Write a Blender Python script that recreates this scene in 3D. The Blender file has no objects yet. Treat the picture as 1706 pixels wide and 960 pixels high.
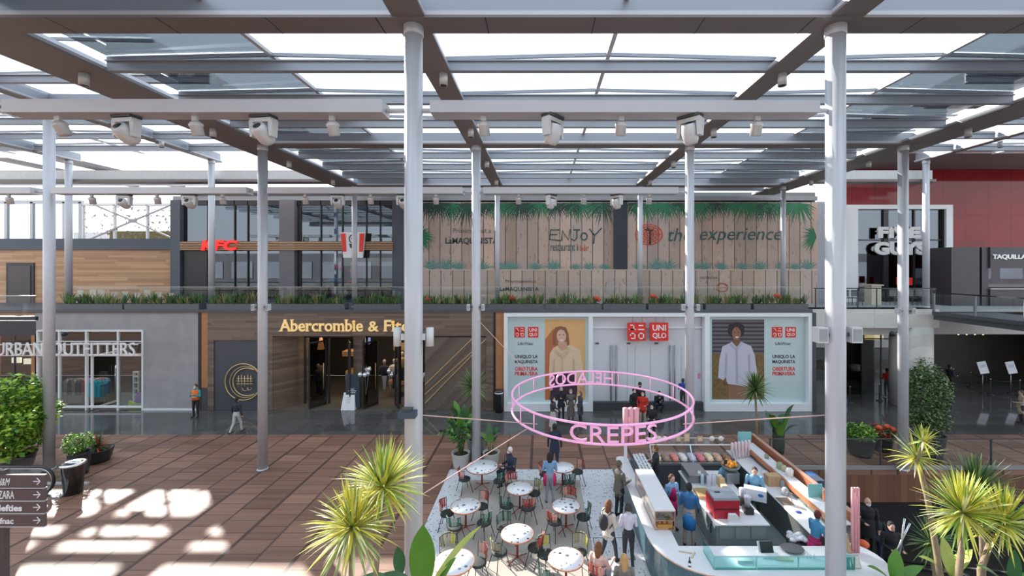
import bpy, math, random
import numpy as np
from math import sin, cos, pi, radians, atan2, sqrt
from mathutils import Vector, Matrix
random.seed(7)
SC = bpy.context.scene
COL = SC.collection
# ------------------------------------------------------------------ camera, sky, sun, exposure
F, CX, CY, H = 707.0, 900.0, 447.0, 7.83
cam = bpy.data.cameras.new('camera'); camo = bpy.data.objects.new('camera', cam); COL.objects.link(camo)
camo.location = (0, 0, H); camo.rotation_euler = (radians(90), 0, 0)
cam.sensor_width = 36; cam.lens = F/1706*36
cam.shift_x = -(CX-853)/1706; cam.shift_y = -(480-CY)/1706
cam.clip_end = 400; cam.clip_start = .05
SC.camera = camo
SC.view_settings.view_transform = 'Standard'; SC.view_settings.look = 'None'
SC.view_settings.gamma = 1; SC.view_settings.use_curve_mapping = False
SC.view_settings.exposure = 0.5
SC.cycles.transparent_max_bounces = 28
SC.cycles.max_bounces = 8; SC.cycles.diffuse_bounces = 4; SC.cycles.glossy_bounces = 4; SC.cycles.caustics_reflective = False; SC.cycles.caustics_refractive = False
SUN_DIR = Vector((-1, 1.03, 0)).normalized()*cos(radians(28.5)) + Vector((0, 0, sin(radians(28.5))))
sun = bpy.data.lights.new('sun', 'SUN'); sun.energy = 9.0; sun.angle = radians(.6); sun.color = (1, .93, .84)
suno = bpy.data.objects.new('sun', sun); COL.objects.link(suno); suno.location = (-30, 30, 40)
suno.rotation_euler = (-SUN_DIR).to_track_quat('-Z', 'Y').to_euler()
world = bpy.data.worlds.new('sky'); SC.world = world; world.use_nodes = True
wn = world.node_tree.nodes; wl = world.node_tree.links
bg = wn['Background']; bg.inputs[1].default_value = 1.75
tc = wn.new('ShaderNodeTexCoord'); sp = wn.new('ShaderNodeSeparateXYZ'); rp = wn.new('ShaderNodeValToRGB')
wl.new(tc.outputs['Generated'], sp.inputs[0]); wl.new(sp.outputs[2], rp.inputs[0]); wl.new(rp.outputs[0], bg.inputs[0])
e = rp.color_ramp.elements
e[0].position = 0.0; e[0].color = (.82, .83, .84, 1); e[1].position = .55; e[1].color = (.66, .76, .90, 1)
q = e.new(.12); q.color = (.82, .86, .90, 1); q = e.new(.3); q.color = (.76, .83, .92, 1)

# ------------------------------------------------------------------ helpers
def G(px, py, z=0.0):
    Y = (H-z)*F/(py-CY); return ((px-CX)*Y/F, Y)
def PX(px, Y): return (px-CX)*Y/F
def PZ(py, Y): return H-(py-CY)*Y/F

class MB:
    def __init__(s): s.v = []; s.f = []; s.m = []; s.sm = []
    def add(s, vs, fs, m=0, smooth=False):
        n = len(s.v); s.v += [tuple(v) for v in vs]
        for f in fs: s.f.append(tuple(i+n for i in f)); s.m.append(m); s.sm.append(smooth)
        return s
    def box(s, x0, y0, z0, x1, y1, z1, m=0):
        x0, x1 = min(x0, x1), max(x0, x1); y0, y1 = min(y0, y1), max(y0, y1); z0, z1 = min(z0, z1), max(z0, z1)
        v = [(x0,y0,z0),(x1,y0,z0),(x1,y1,z0),(x0,y1,z0),(x0,y0,z1),(x1,y0,z1),(x1,y1,z1),(x0,y1,z1)]
        return s.add(v, [(0,3,2,1),(4,5,6,7),(0,1,5,4),(1,2,6,5),(2,3,7,6),(3,0,4,7)], m)
    def obox(s, c, size, rot=(0,0,0), m=0):
        from mathutils import Euler
        R = Euler(rot).to_matrix(); hx, hy, hz = size[0]/2, size[1]/2, size[2]/2
        vs = [Vector(c)+R@Vector(p) for p in [(-hx,-hy,-hz),(hx,-hy,-hz),(hx,hy,-hz),(-hx,hy,-hz),(-hx,-hy,hz),(hx,-hy,hz),(hx,hy,hz),(-hx,hy,hz)]]
        return s.add(vs, [(0,3,2,1),(4,5,6,7),(0,1,5,4),(1,2,6,5),(2,3,7,6),(3,0,4,7)], m)
    def bar(s, a, b, w, h, m=0):
        a, b = Vector(a), Vector(b); d = (b-a); L = d.length; d.normalize()
        up = Vector((0,0,1)) if abs(d.z) < .95 else Vector((0,1,0))
        x = d.cross(up).normalized(); y = x.cross(d)
        vs = []
        for p in (a, b):
            for sx, sy in ((-1,-1),(1,-1),(1,1),(-1,1)): vs.append(p+x*sx*w/2+y*sy*h/2)
        return s.add(vs, [(0,3,2,1),(4,5,6,7),(0,1,5,4),(1,2,6,5),(2,3,7,6),(3,0,4,7)], m)
    def tube(s, pts, r, n=10, m=0, close=False, caps=True):
        pts = [Vector(p) for p in pts]; rs = r if isinstance(r, (list, tuple)) else [r]*len(pts)
        N = len(pts); vs = []; ref = None
        for i, p in enumerate(pts):
            if close: d = pts[(i+1)%N]-pts[i-1]
            else: d = pts[min(i+1,N-1)]-pts[max(i-1,0)]
            d.normalize()
            if ref is None:
                up = Vector((0,0,1)) if abs(d.z) < .9 else Vector((1,0,0))
                x = d.cross(up).normalized()
            else:
                x = (ref-d*ref.dot(d)); x.normalize()
            ref = x; y = d.cross(x)
            for k in range(n):
                a = 2*pi*k/n; vs.append(p+(x*cos(a)+y*sin(a))*rs[i])
        fs = []
        for i in range(N if close else N-1):
            j = (i+1)%N
            for k in range(n): fs.append((i*n+k, i*n+(k+1)%n, j*n+(k+1)%n, j*n+k))
        s.add(vs, fs, m, True)
        if caps and not close:
            b = len(s.v)-N*n
            s.f.append(tuple(b+k for k in range(n))[::-1]); s.m.append(m); s.sm.append(False)
            s.f.append(tuple(b+(N-1)*n+k for k in range(n))); s.m.append(m); s.sm.append(False)
        return s
    def lathe(s, prof, c=(0,0,0), n=24, m=0, sx=1, sy=1, caps=True):
        vs = []; fs = []; N = len(prof)
        for r, z in prof:
            for k in range(n):
                a = 2*pi*k/n; vs.append((c[0]+r*cos(a)*sx, c[1]+r*sin(a)*sy, c[2]+z))
        for i in range(N-1):
            for k in range(n): fs.append((i*n+k, i*n+(k+1)%n, (i+1)*n+(k+1)%n, (i+1)*n+k))
        s.add(vs, fs, m, True); b = len(s.v)-N*n
        if caps and prof[0][0] > 1e-4: s.f.append(tuple(b+k for k in range(n))[::-1]); s.m.append(m); s.sm.append(False)
        if caps and prof[-1][0] > 1e-4: s.f.append(tuple(b+(N-1)*n+k for k in range(n))); s.m.append(m); s.sm.append(False)
        return s
    def cyl(s, c, r, h, n=16, m=0): return s.lathe([(r,0),(r,h)], c, n, m)
    def ball(s, c, r, n=12, m=0, sc=(1,1,1)):
        vs = []; fs = []; R = n//2
        for i in range(R+1):
            t = pi*i/R
            for k in range(n):
                a = 2*pi*k/n; vs.append((c[0]+r*sin(t)*cos(a)*sc[0], c[1]+r*sin(t)*sin(a)*sc[1], c[2]-r*cos(t)*sc[2]))
        for i in range(R):
            for k in range(n): fs.append((i*n+k, i*n+(k+1)%n, (i+1)*n+(k+1)%n, (i+1)*n+k))
        return s.add(vs, fs, m, True)
    def prism(s, poly, z0, z1, m=0):
        n = len(poly); vs = [(x,y,z0) for x,y in poly]+[(x,y,z1) for x,y in poly]
        fs = [tuple(range(n))[::-1], tuple(range(n,2*n))]+[(i,(i+1)%n,n+(i+1)%n,n+i) for i in range(n)]
        return s.add(vs, fs, m)
    def vprism(s, poly, y0, y1, m=0):            # polygon in XZ, thickness along Y
        n = len(poly); vs = [(x,y0,z) for x,z in poly]+[(x,y1,z) for x,z in poly]
        fs = [tuple(range(n)), tuple(range(n,2*n))[::-1]]+[((i+1)%n,i,n+i,n+(i+1)%n) for i in range(n)]
        return s.add(vs, fs, m)
    def xform(s, M):
        s.v = [tuple(M@Vector(v)) for v in s.v]; return s
    def build(s, name, mat, parent=None, label=None, kind=None):
        me = bpy.data.meshes.new(name); vs = s.v
        if parent is not None:
            L = parent.get('_b', (0,0,0)) ; L = (L[0],L[1],L[2])
            if any(L): vs = [(v[0]-L[0], v[1]-L[1], v[2]-L[2]) for v in vs]
            if '_b' not in parent: pass
        o = bpy.data.objects.new(name, me)
        if parent is None:                       # origin at the base of the mesh
            a = np.array(vs); c = ((a[:,0].min()+a[:,0].max())/2, (a[:,1].min()+a[:,1].max())/2, a[:,2].min())
            vs = [(v[0]-c[0], v[1]-c[1], v[2]-c[2]) for v in vs]; o.location = c; o['_b'] = c
        else:
            o['_b'] = tuple(parent.get('_b', (0,0,0)))
        me.from_pydata(vs, [], s.f)
        for mm in (mat if isinstance(mat, (list, tuple)) else [mat]): me.materials.append(mm)
        me.polygons.foreach_set('material_index', s.m); me.polygons.foreach_set('use_smooth', s.sm)
        me.update(); COL.objects.link(o)
        if parent is not None: o.parent = parent
        if label: o['label'] = label
        if kind: o['kind'] = kind
        return o

def tag(o, label=None, cat=None, group=None, kind=None):
    if label: o['label'] = label
    if cat: o['category'] = cat
    if group: o['group'] = group
    if kind: o['kind'] = kind
    return o
def thing(name, label, cat, loc=(0,0,0), group=None, kind=None, rz=0, local=False):
    o = bpy.data.objects.new(name, None); COL.objects.link(o); o.location = loc; o.rotation_euler = (0,0,rz)
    o.empty_display_size = .1
    o['_b'] = (0.0,0.0,0.0) if local else tuple(float(x) for x in loc)
    return tag(o, label, cat, group, kind)
def copy_tree(o, loc=None, rz=None, parent=None, label=None, group=None):
    c = o.copy(); COL.objects.link(c)
    if parent is not None: c.parent = parent
    if loc is not None: c.location = loc
    if rz is not None: c.rotation_euler = (0,0,rz)
    if label: c['label'] = label
    if group: c['group'] = group
    for ch in list(o.children): copy_tree(ch, parent=c)
    return c

# ------------------------------------------------------------------ materials
class NT:
    def __init__(s, name):
        s.mat = bpy.data.materials.new(name); s.mat.use_nodes = True; s.t = s.mat.node_tree
        s.b = s.t.nodes['Principled BSDF']; s.out = s.t.nodes['Material Output']
        s.g = s.t.nodes.new('ShaderNodeTexCoord'); s.gp = s.t.nodes.new('ShaderNodeNewGeometry')
    def n(s, ty, **kw):
        nd = s.t.nodes.new(ty)
        for k, v in kw.items():
            if k == 'i':
                for kk, vv in v.items():
                    if isinstance(vv, bpy.types.NodeSocket): s.t.links.new(vv, nd.inputs[kk])
                    else: nd.inputs[kk].default_value = vv
            else: setattr(nd, k, v)
        return nd
    def math(s, op, a, b=0.0, c=0.0): return s.n('ShaderNodeMath', operation=op, i={0:a, 1:b, 2:c}).outputs[0]
    def mix(s, f, a, b):
        nd = s.n('ShaderNodeMix', data_type='RGBA')
        for idx, v in ((0, f), (6, a), (7, b)):
            if isinstance(v, bpy.types.NodeSocket): s.t.links.new(v, nd.inputs[idx])
            else: nd.inputs[idx].default_value = v if idx == 0 else (*v[:3], 1)
        return nd.outputs[2]
    def xyz(s):
        sp = s.n('ShaderNodeSeparateXYZ', i={0: s.gp.outputs['Position']}); return sp.outputs
    def comb(s, x, y, z=0.0): return s.n('ShaderNodeCombineXYZ', i={0:x, 1:y, 2:z}).outputs[0]
    def noise(s, vec, scale=5, detail=3): return s.n('ShaderNodeTexNoise', i={'Vector':vec, 'Scale':scale, 'Detail':detail}).outputs['Fac']
    def white(s, vec): return s.n('ShaderNodeTexWhiteNoise', noise_dimensions='3D', i={'Vector':vec}).outputs['Value']
    def link(s, a, b): s.t.links.new(a, b)
    def col(s, c): s.link(c, s.b.inputs['Base Color'])
    def set(s, rough=.5, metal=0.0, spec=.5):
        s.b.inputs['Roughness'].default_value = rough; s.b.inputs['Metallic'].default_value = metal
        s.b.inputs['Specular IOR Level'].default_value = spec; return s
MATS = {}
def M(name, c=(.5,.5,.5), rough=.5, metal=0.0, var=.12, scale=6.0, spec=.5, emit=None, es=1.0):
    if name in MATS: return MATS[name]
    t = NT(name); t.set(rough, metal, spec)
    nz = t.noise(t.g.outputs['Object'], scale)
    t.col(t.mix(nz, tuple(x*(1-var) for x in c), tuple(min(1, x*(1+var)) for x in c)))
    if emit:
        t.b.inputs['Emission Color'].default_value = (*emit, 1); t.b.inputs['Emission Strength'].default_value = es
    MATS[name] = t.mat; return t.mat
def glass(name, tint=(.92,.95,.95), ior=1.45, rough=.0, refl=1.0, gcol=(1,1,1)):
    t = NT(name); t.t.nodes.remove(t.b)
    tr = t.n('ShaderNodeBsdfTransparent', i={0:(*tint,1)}); gl = t.n('ShaderNodeBsdfGlossy', i={0:(*gcol,1), 'Roughness':rough})
    dp = t.n('ShaderNodeVectorMath', operation='DOT_PRODUCT', i={0: t.gp.outputs['Normal'], 1: t.gp.outputs['Incoming']})
    k = t.math('POWER', t.math('SUBTRACT', 1.0, t.math('ABSOLUTE', dp.outputs['Value'])), 5.0); r0 = ((ior-1)/(ior+1))**2
    f = t.math('MINIMUM', t.math('MULTIPLY', t.math('ADD', r0, t.math('MULTIPLY', k, 1-r0)), refl), 1.0)
    mx = t.n('ShaderNodeMixShader', i={0:f, 1:tr.outputs[0], 2:gl.outputs[0]})
    t.link(mx.outputs[0], t.out.inputs[0]); MATS[name] = t.mat; return t.mat

STEEL = M('column_grey_paint', (.54,.54,.57), .36, .12, .05, 1.5)
BEAM = M('beam_grey_paint', (.40,.39,.41), .45, .2, .06, .8)
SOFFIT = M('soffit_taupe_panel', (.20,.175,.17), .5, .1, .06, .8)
PURLIN = M('purlin_blue_grey', (.33,.35,.39), .4, .3, .05, .8)
BARM = M('light_bar_silver', (.52,.51,.53), .4, .2, .04, 1)
WHITE = M('white_paint', (.78,.79,.80), .45, 0, .03)
BLACK = M('black_satin', (.018,.018,.02), .4, 0, .2)
DARK = M('dark_grey_metal', (.07,.075,.085), .45, .2, .1)
CHAR = M('charcoal_panel', (.075,.08,.095), .5, .1, .1, 2)
GOLD = M('gold_metal', (.72,.52,.25), .35, .6, .1)
RED = M('sign_red', (.78,.03,.02), .4, 0, .03)
LAMPW = M('lamp_casing', (.62,.62,.62), .4, .1, .05)
ROOFG = glass('roof_glass', (.93,.955,.96), 1.38, 0, 1.0)
ROOFT = glass('reflection_tint_roof_glass', (.40,.43,.45), 1.5, 0, 1.0)  # grey reflections on the outer half bays, put in as a darker glass tint
SHOPG = glass('shop_glass', (.80,.84,.84), 1.55, 0, 1.1)
REFLG = glass('reflective_glass', (.42,.46,.48), 1.9, 0, 1.4, (.78,.87,1))
RAILG = glass('rail_glass', (.95,.98,.975), 1.45, 0, 1.0)
TEALG = glass('teal_glass', (.66,.87,.86), 1.45, .05, .8)

def wood_planks(name, base, light, along='x', w=.12, L=1.4, rough=.5, plane='xy', var=1.0):
    t = NT(name); t.set(rough); o = t.xyz()
    u, v = {'xy': (o[0], o[1]), 'xz': (o[0], o[2]), 'yz': (o[1], o[2])}[plane]
    if along == 'y': u, v = v, u
    row = t.math('FLOOR', t.math('DIVIDE', v, w))
    sh = t.math('MULTIPLY', t.white(t.comb(row, 3.0)), L)
    cell = t.math('FLOOR', t.math('DIVIDE', t.math('ADD', u, sh), L))
    r = t.white(t.comb(row, cell, 1.0))
    gr = t.noise(t.comb(t.math('MULTIPLY', u, 1.2), t.math('MULTIPLY', v, 25), o[2] if plane == 'xy' else o[1]), 2.0, 4)
    f = t.math('ADD', t.math('MULTIPLY', r, .65*var), t.math('MULTIPLY', gr, .4))
    c = t.mix(f, base, light)
    fr = t.math('FRACT', t.math('DIVIDE', v, w)); gap = t.math('LESS_THAN', fr, .05)
    c = t.mix(t.math('MULTIPLY', gap, .7), c, tuple(x*.3 for x in base)); t.col(c); MATS[name] = t.mat; return t.mat
WOODWALL = wood_planks('warm_cladding_boards', (.30,.15,.07), (.58,.34,.18), 'x', .14, 3.2, .5, 'xz')
SHOPWOOD = wood_planks('weathered_brown_boards', (.09,.062,.048), (.24,.17,.13), 'x', .13, 1.8, .6, 'xz')
PITWOOD = wood_planks('vertical_brown_cladding', (.13,.055,.03), (.22,.10,.055), 'y', .28, 9, .4, 'xz')
ORANGEW = M('orange_wood', (.42,.19,.08), .5, 0, .2, 3)
# ------------------------------------------------------------------ ground materials
def deck_mat():
    t = NT('deck_parquet'); t.set(.52); o = t.xyz(); x, y = o[0], o[1]
    P = 2.075; xs = t.math('ADD', x, 2.49+8.3*20)
    m = t.math('FRACT', t.math('DIVIDE', xs, P)); ci = t.math('FLOOR', t.math('DIVIDE', xs, P/2)); 
    m2 = t.math('FRACT', t.math('DIVIDE', xs, P/2))
    bl = .62
    off = t.math('MULTIPLY', t.math('MODULO', ci, 2.0), bl/2)
    yy = t.math('ADD', t.math('ADD', y, 100), off)
    ri = t.math('FLOOR', t.math('DIVIDE', yy, bl)); ry = t.math('FRACT', t.math('DIVIDE', yy, bl))
    block = t.white(t.comb(ci, ri, 2.0))
    pl = t.math('FLOOR', t.math('DIVIDE', yy, bl/5)); pr = t.white(t.comb(ci, pl, 5.0))
    gr = t.noise(t.comb(t.math('MULTIPLY', x, 1.5), t.math('MULTIPLY', y, 22)), 2.0, 3)
    big = t.noise(t.comb(x, y), .5, 2)
    f = t.math('ADD', t.math('ADD', t.math('MULTIPLY', block, .55), t.math('MULTIPLY', pr, .25)), t.math('MULTIPLY', gr, .3))
    c = t.mix(f, (.085,.036,.023), (.35,.18,.12))
    c = t.mix(t.math('MULTIPLY', big, .22), c, (.30,.17,.12))
    j1 = t.math('LESS_THAN', m, .055); j2 = t.math('LESS_THAN', m2, .07)
    j3 = t.math('LESS_THAN', ry, .06); j4 = t.math('LESS_THAN', t.math('FRACT', t.math('DIVIDE', yy, bl/5)), .07)
    j = t.math('MAXIMUM', t.math('MULTIPLY', j1, .85), t.math('MAXIMUM', t.math('MULTIPLY', j2, .75), t.math('MAXIMUM', t.math('MULTIPLY', j3, .65), t.math('MULTIPLY', j4, .3))))
    c = t.mix(j, c, (.045,.02,.014)); t.col(c); return t.mat
DECK = deck_mat()
def stone_mat(name, base, light, w, h, rough, joint=(.03,.03,.03)):
    t = NT(name); t.set(rough, 0, .6); o = t.xyz()
    fx = t.math('DIVIDE', t.math('ADD', o[0], 99.3), w); fy = t.math('DIVIDE', t.math('ADD', t.math('ADD', o[1], o[2]), 50), h)
    r = t.white(t.comb(t.math('FLOOR', fx), t.math('FLOOR', fy)))
    nz = t.noise(t.gp.outputs['Position'], 2.5, 4)
    c = t.mix(t.math('ADD', t.math('MULTIPLY', r, .6), t.math('MULTIPLY', nz, .45)), base, light)
    j = t.math('MAXIMUM', t.math('LESS_THAN', t.math('FRACT', fx), .015), t.math('LESS_THAN', t.math('FRACT', fy), .02))
    t.col(t.mix(t.math('MULTIPLY', j, .6), c, joint)); return t.mat
STONE = stone_mat('polished_dark_stone', (.06,.06,.06), (.125,.122,.118), 1.2, .8, .07)
LIMEST = stone_mat('pale_limestone_cladding', (.52,.50,.46), (.66,.64,.60), 1.9, .62, .5, (.3,.3,.28))
def speck_mat(name, base, chip, scale, thr, rough=.4, chip2=None):
    t = NT(name); t.set(rough); vo = t.n('ShaderNodeTexVoronoi', i={'Vector': t.gp.outputs['Position'], 'Scale': scale})
    d = vo.outputs['Distance']; cc = t.n('ShaderNodeSeparateColor', i={0: vo.outputs['Color']})
    f = t.math('MULTIPLY', t.math('LESS_THAN', d, t.math('MULTIPLY', cc.outputs[0], thr)), 1.0)
    t.col(t.mix(f, base, t.mix(cc.outputs[1], chip, chip2 or chip))); return t.mat
TERRAZZO = speck_mat('white_terrazzo', (.66,.67,.68), (.06,.08,.13), 13, .42, .35, (.42,.42,.44))
TABLEM = speck_mat('table_chip_terrazzo', (.80,.80,.80), (.03,.04,.07), 7.5, .42, .25, (.30,.32,.42))
CONC = M('grey_concrete_render', (.33,.325,.33), .7, 0, .25, 1.3)
BEIGEF = M('beige_terrace_flooring', (.42,.38,.33), .55, 0, .10, 1.2)

# ------------------------------------------------------------------ floors
DK = .0
mb = MB(); mb.prism([(-90,-18),(9.1,-18),(9.1,16.8),(34,16.8),(34,19.95),(-90,19.95)], -.35, 0)
mb.build('floor_deck', DECK, kind='structure')
MB().box(-34,19.95,-.35,34,23.45,-.01).build('floor_stone', STONE, kind='structure')
MB().box(14.9,23.45,-.35,34,33,-.012).build('floor_passage', STONE, kind='structure')
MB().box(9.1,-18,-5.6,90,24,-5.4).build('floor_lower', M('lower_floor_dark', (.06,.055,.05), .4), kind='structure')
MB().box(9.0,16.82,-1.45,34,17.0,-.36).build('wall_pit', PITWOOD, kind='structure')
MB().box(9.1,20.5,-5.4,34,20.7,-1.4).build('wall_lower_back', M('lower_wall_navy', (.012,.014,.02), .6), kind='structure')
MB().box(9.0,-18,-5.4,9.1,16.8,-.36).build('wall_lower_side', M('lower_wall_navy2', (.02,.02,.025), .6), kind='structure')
MB().box(9.1,16.72,-.12,34,16.80,.03).build('trim_pit', M('pit_edge_metal', (.30,.30,.30), .4, .3), kind='structure')
# ------------------------------------------------------------------ columns
XC = [-27.39,-19.09,-10.79,-2.49,5.81,14.11,22.41]
def column(x, y, z0, z1, r, label, name='steel_column', grp=None):
    t = thing(name, label, 'column', (x,y,z0), grp)
    MB().lathe([(r,0),(r,z1-z0)], (x,y,z0), 28).build('shaft', STEEL, t)
    MB().lathe([(r*1.18,0),(r*1.18,.05),(r*1.02,.06)], (x,y,z0), 28).build('base_ring', STEEL, t)
    MB().lathe([(r*1.02,0),(r*1.1,.02),(r*1.1,.2),(r*1.02,.21)], (x,y,z1-.21), 28).build('head_collar', STEEL, t)
    return t
cl = {}
cl['f1'] = column(XC[3], 8.35, 0, 12.6, .175, 'tall near silver column left of the centre, carrying a dark box')
cl['f2'] = column(XC[4], 8.35, 0, 12.6, .175, 'thick near silver column at the right, in front of the kiosk')
names2 = {0: 'silver column standing beside the black litter bin at far left',
          1: 'silver column on the wooden deck in front of the gold lettered shop',
          2: 'silver column behind the large potted plants by the terrace tables',
          3: 'silver column behind the pink ring, in front of the white shutter doors',
          4: 'silver column beside the tall leafy tree in a dark pot'}
for i in range(5):
    x = XC[1+i]; column(x, 16.5, 0, 14.1 if i == 0 else 12.6, .168, names2[i])
names3 = ['upper terrace column nearest the left wood clad wall', 'upper terrace column crossing the red letters over the glass front',
          'upper terrace column in front of the striped bucket sign', 'upper terrace column left of the hand drawn word on the boarding',
          'upper terrace column crossing the round red emblem on the boarding', 'upper terrace column at the right end of the wooden boarding',
          'upper terrace column in front of the white framed shop window']
for i in range(7):
    thin = i not in (0, 1, 6)
    column(XC[i], 24.65, 5.56, 12.6 if thin else 14.1, .14 if thin else .165, names3[i])
# fittings hanging on the columns
def wall_lamp(x, y, z, label, grp=None, side=1):
    t = thing('column_speaker', label, 'speaker', (x,y,z), grp)
    MB().lathe([(.0,0),(.075,0),(.075,.36),(.0,.36)], (x,y,z), 14).build('casing', LAMPW, t)
    MB().box(x-side*.08, y-.04, z+.12, x-side*.2, y+.04, z+.24).build('bracket', LAMPW, t)
    return t
wall_lamp(XC[3]-.32, 8.35, 6.30, 'white cylinder speaker on the left side of the near left column', side=-1)
wall_lamp(XC[3]+.32, 8.35, 6.30, 'white cylinder speaker on the right side of the near left column', side=1)
def col_box(x, y, z, w, h, label, mat=LAMPW, name='floodlight'):
    t = thing(name, label, 'lamp', (x,y,z))
    MB().box(x-w/2, y-.09, z, x+w/2, y+.09, z+h).build('casing', mat, t)
    cx_ = min(XC, key=lambda q: abs(q-x)); MB().box(min(x,cx_), y-.02, z+h*.4, max(x,cx_), y+.06, z+h*.6).build('bracket', DARK, t)
    MB().box(x-w/2+.02, y-.10, z+.03, x+w/2-.02, y-.09, z+h-.03).build('lens', M('lens_grey', (.35,.36,.37), .2), t)
    return t
col_box(XC[4]-.33, 8.3, 6.38, .2, .3, 'silver box floodlight left of the near right column')
col_box(XC[4]+.33, 8.3, 6.38, .2, .3, 'silver box floodlight right of the near right column')
for i, nm in ((2,'second row column on the open deck'), (3,'second row column by the potted plants'), (4,'second row column behind the pink ring'), (5,'second row column beside the leafy tree')):
    for s, sd in ((-1,'left'), (1,'right')):
        col_box(XC[i]+s*.28, 16.4, 6.2 if i < 5 else 6.05, .11, .24, f'small grey floodlight clamped {sd} of the {nm}')
t = thing('junction_box', 'dark blue box fixed low on the near left column', 'box', (XC[3],8.12,4.98))
MB().box(XC[3]-.20,8.02,4.98,XC[3]+.12,8.2,5.10).build('casing', M('box_navy',(.05,.07,.11),.5), t)
MB().box(XC[3]-.14,8.05,5.10,XC[3]+.04,8.18,5.16).build('lid', DARK, t)

# ------------------------------------------------------------------ canopy
ZR = 12.6
def rafter(x0, x1, z, y0, y1, label, hw=.06):
    t = thing('roof_rafter', label, 'rafter', ((x0+x1)/2, y0, z))
    xc = (x0+x1)/2
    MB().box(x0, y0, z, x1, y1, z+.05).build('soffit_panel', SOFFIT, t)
    m = MB()
    for x in (x0, x1-.05): m.box(x, y0, z+.05, x+.05, y1, z+.12)
    m.build('edge_flange', BARM, t)
    MB().box(xc-.12, y0, z+.05, xc+.12, y1, z+.5).build('web', PURLIN, t)
    return t
rafter(XC[3]-.32, XC[3]+.30, ZR, -8, 27.7, 'broad taupe roof beam running back over the near left column')
rafter(XC[4]-.30, XC[4]+.32, ZR, -8, 27.7, 'broad taupe roof beam running back over the near right column')
rafter(-12.05, -10.55, ZR, -8, 27.7, 'widest taupe roof beam running back over the open deck at left')
rafter(13.8, 15.25, ZR, -8, 27.7, 'widest dark roof beam running back at the upper right')
for x, l in ((-19.09,'narrow roof beam of the raised left canopy, ending at a terrace column'), (-27.39,'narrow roof beam at far upper left over the litter bin column'), (22.41,'narrow sunlit roof beam of the raised right canopy')):
    rafter(x-.2, x+.2, 14.1, -4, 25.2, l)
def crossbeam(x0, x1, y, z, label, d=.28):
    t = thing('roof_cross_beam', label, 'beam', ((x0+x1)/2, y, z))
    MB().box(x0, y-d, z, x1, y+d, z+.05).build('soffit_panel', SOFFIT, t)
    m = MB(); m.box(x0, y-d, z+.05, x1, y-d+.05, z+.13); m.box(x0, y+d-.05, z+.05, x1, y+d, z+.13); m.build('edge_flange', BARM, t)
    MB().box(x0, y-.12, z+.05, x1, y+.12, z+.48).build('web', PURLIN, t)
    j = MB()
    n = int((x1-x0)/2.07)
    for i in range(1, n): 
        x = x0+(x1-x0)*i/n; j.box(x-.01, y-d-.004, z-.003, x+.01, y+d+.004, z+.0)
    j.build('panel_joint', BLACK, t)
crossbeam(-26, 26, 8.30, 12.575, 'nearest cross beam spanning the top of the picture')
crossbeam(-10.8, 15, 16.5, 12.57, 'middle cross beam over the second row of columns')
crossbeam(-10.8, 15, 24.65, 12.57, 'far cross beam over the upper terrace columns')
crossbeam(-34, -12, 16.5, 14.08, 'raised cross beam over the left canopy', .15)
crossbeam(15, 34, 16.5, 14.08, 'raised cross beam over the right canopy', .15)
def roof_bay(x0, x1, ys, z, label, tint=(False, False), ridge=.1):
    xm = (x0+x1)/2; t = thing('glazed_roof_bay', label, 'roof glazing', (xm, ys[0], z))
    for y in ys[1:-1]:
        m = MB(); m.box(x0,y-.08,z,x1,y+.08,z+.025); m.box(x0,y-.025,z+.025,x1,y+.025,z+.24); m.box(x0,y-.08,z+.24,x1,y+.08,z+.265)
        m.build('purlin', PURLIN, t)
    for y in ys[:-1]:
        m = MB()
        m.bar((x0,y,z+.32),(xm,y,z+.32+ridge),.06,.08); m.bar((xm,y,z+.32+ridge),(x1,y,z+.32),.06,.08)
        m.build('glazing_bar', PURLIN, t)
    m = MB(); m.box(xm-.05, ys[0], z+.28+ridge, xm+.05, ys[-1], z+.36+ridge); m.build('ridge_bar', BARM, t)
    for s, (a, b, za, zb) in enumerate(((x0, xm, z+.38, z+.38+ridge), (xm, x1, z+.38+ridge, z+.38))):
        m = MB()
        for i in range(len(ys)-1):
            ya, yb = ys[i]+.03, ys[i+1]-.03
            m.add([(a,ya,za),(b,ya,zb),(b,yb,zb),(a,yb,za),(a,ya,za+.015),(b,ya,zb+.015),(b,yb,zb+.015),(a,yb,za+.015)],
                  [(0,3,2,1),(4,5,6,7),(0,1,5,4),(1,2,6,5),(2,3,7,6),(3,0,4,7)])
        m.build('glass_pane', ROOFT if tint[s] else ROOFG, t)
def yy(a, b, n): return [a+(b-a)*i/n for i in range(n+1)]
rows = [(-8, .2, 4, 'behind the viewpoint'), (.2, 8.3, 4, 'overhead in front of the nearest cross beam'), (8.3, 16.5, 4, 'between the nearest and middle cross beams'), (16.5, 24.65, 4, 'between the middle and far cross beams'), (24.65, 27.75, 2, 'beyond the far cross beam')]
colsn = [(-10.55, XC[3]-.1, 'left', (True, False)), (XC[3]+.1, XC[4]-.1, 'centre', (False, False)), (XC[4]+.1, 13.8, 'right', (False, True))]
for a, b, n, ln in rows:
    for x0, x1, cn, ti in colsn:
        roof_bay(x0, x1, yy(a, b, n), ZR+.02, f'{cn} glazed canopy bay {ln}', ti)
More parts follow.
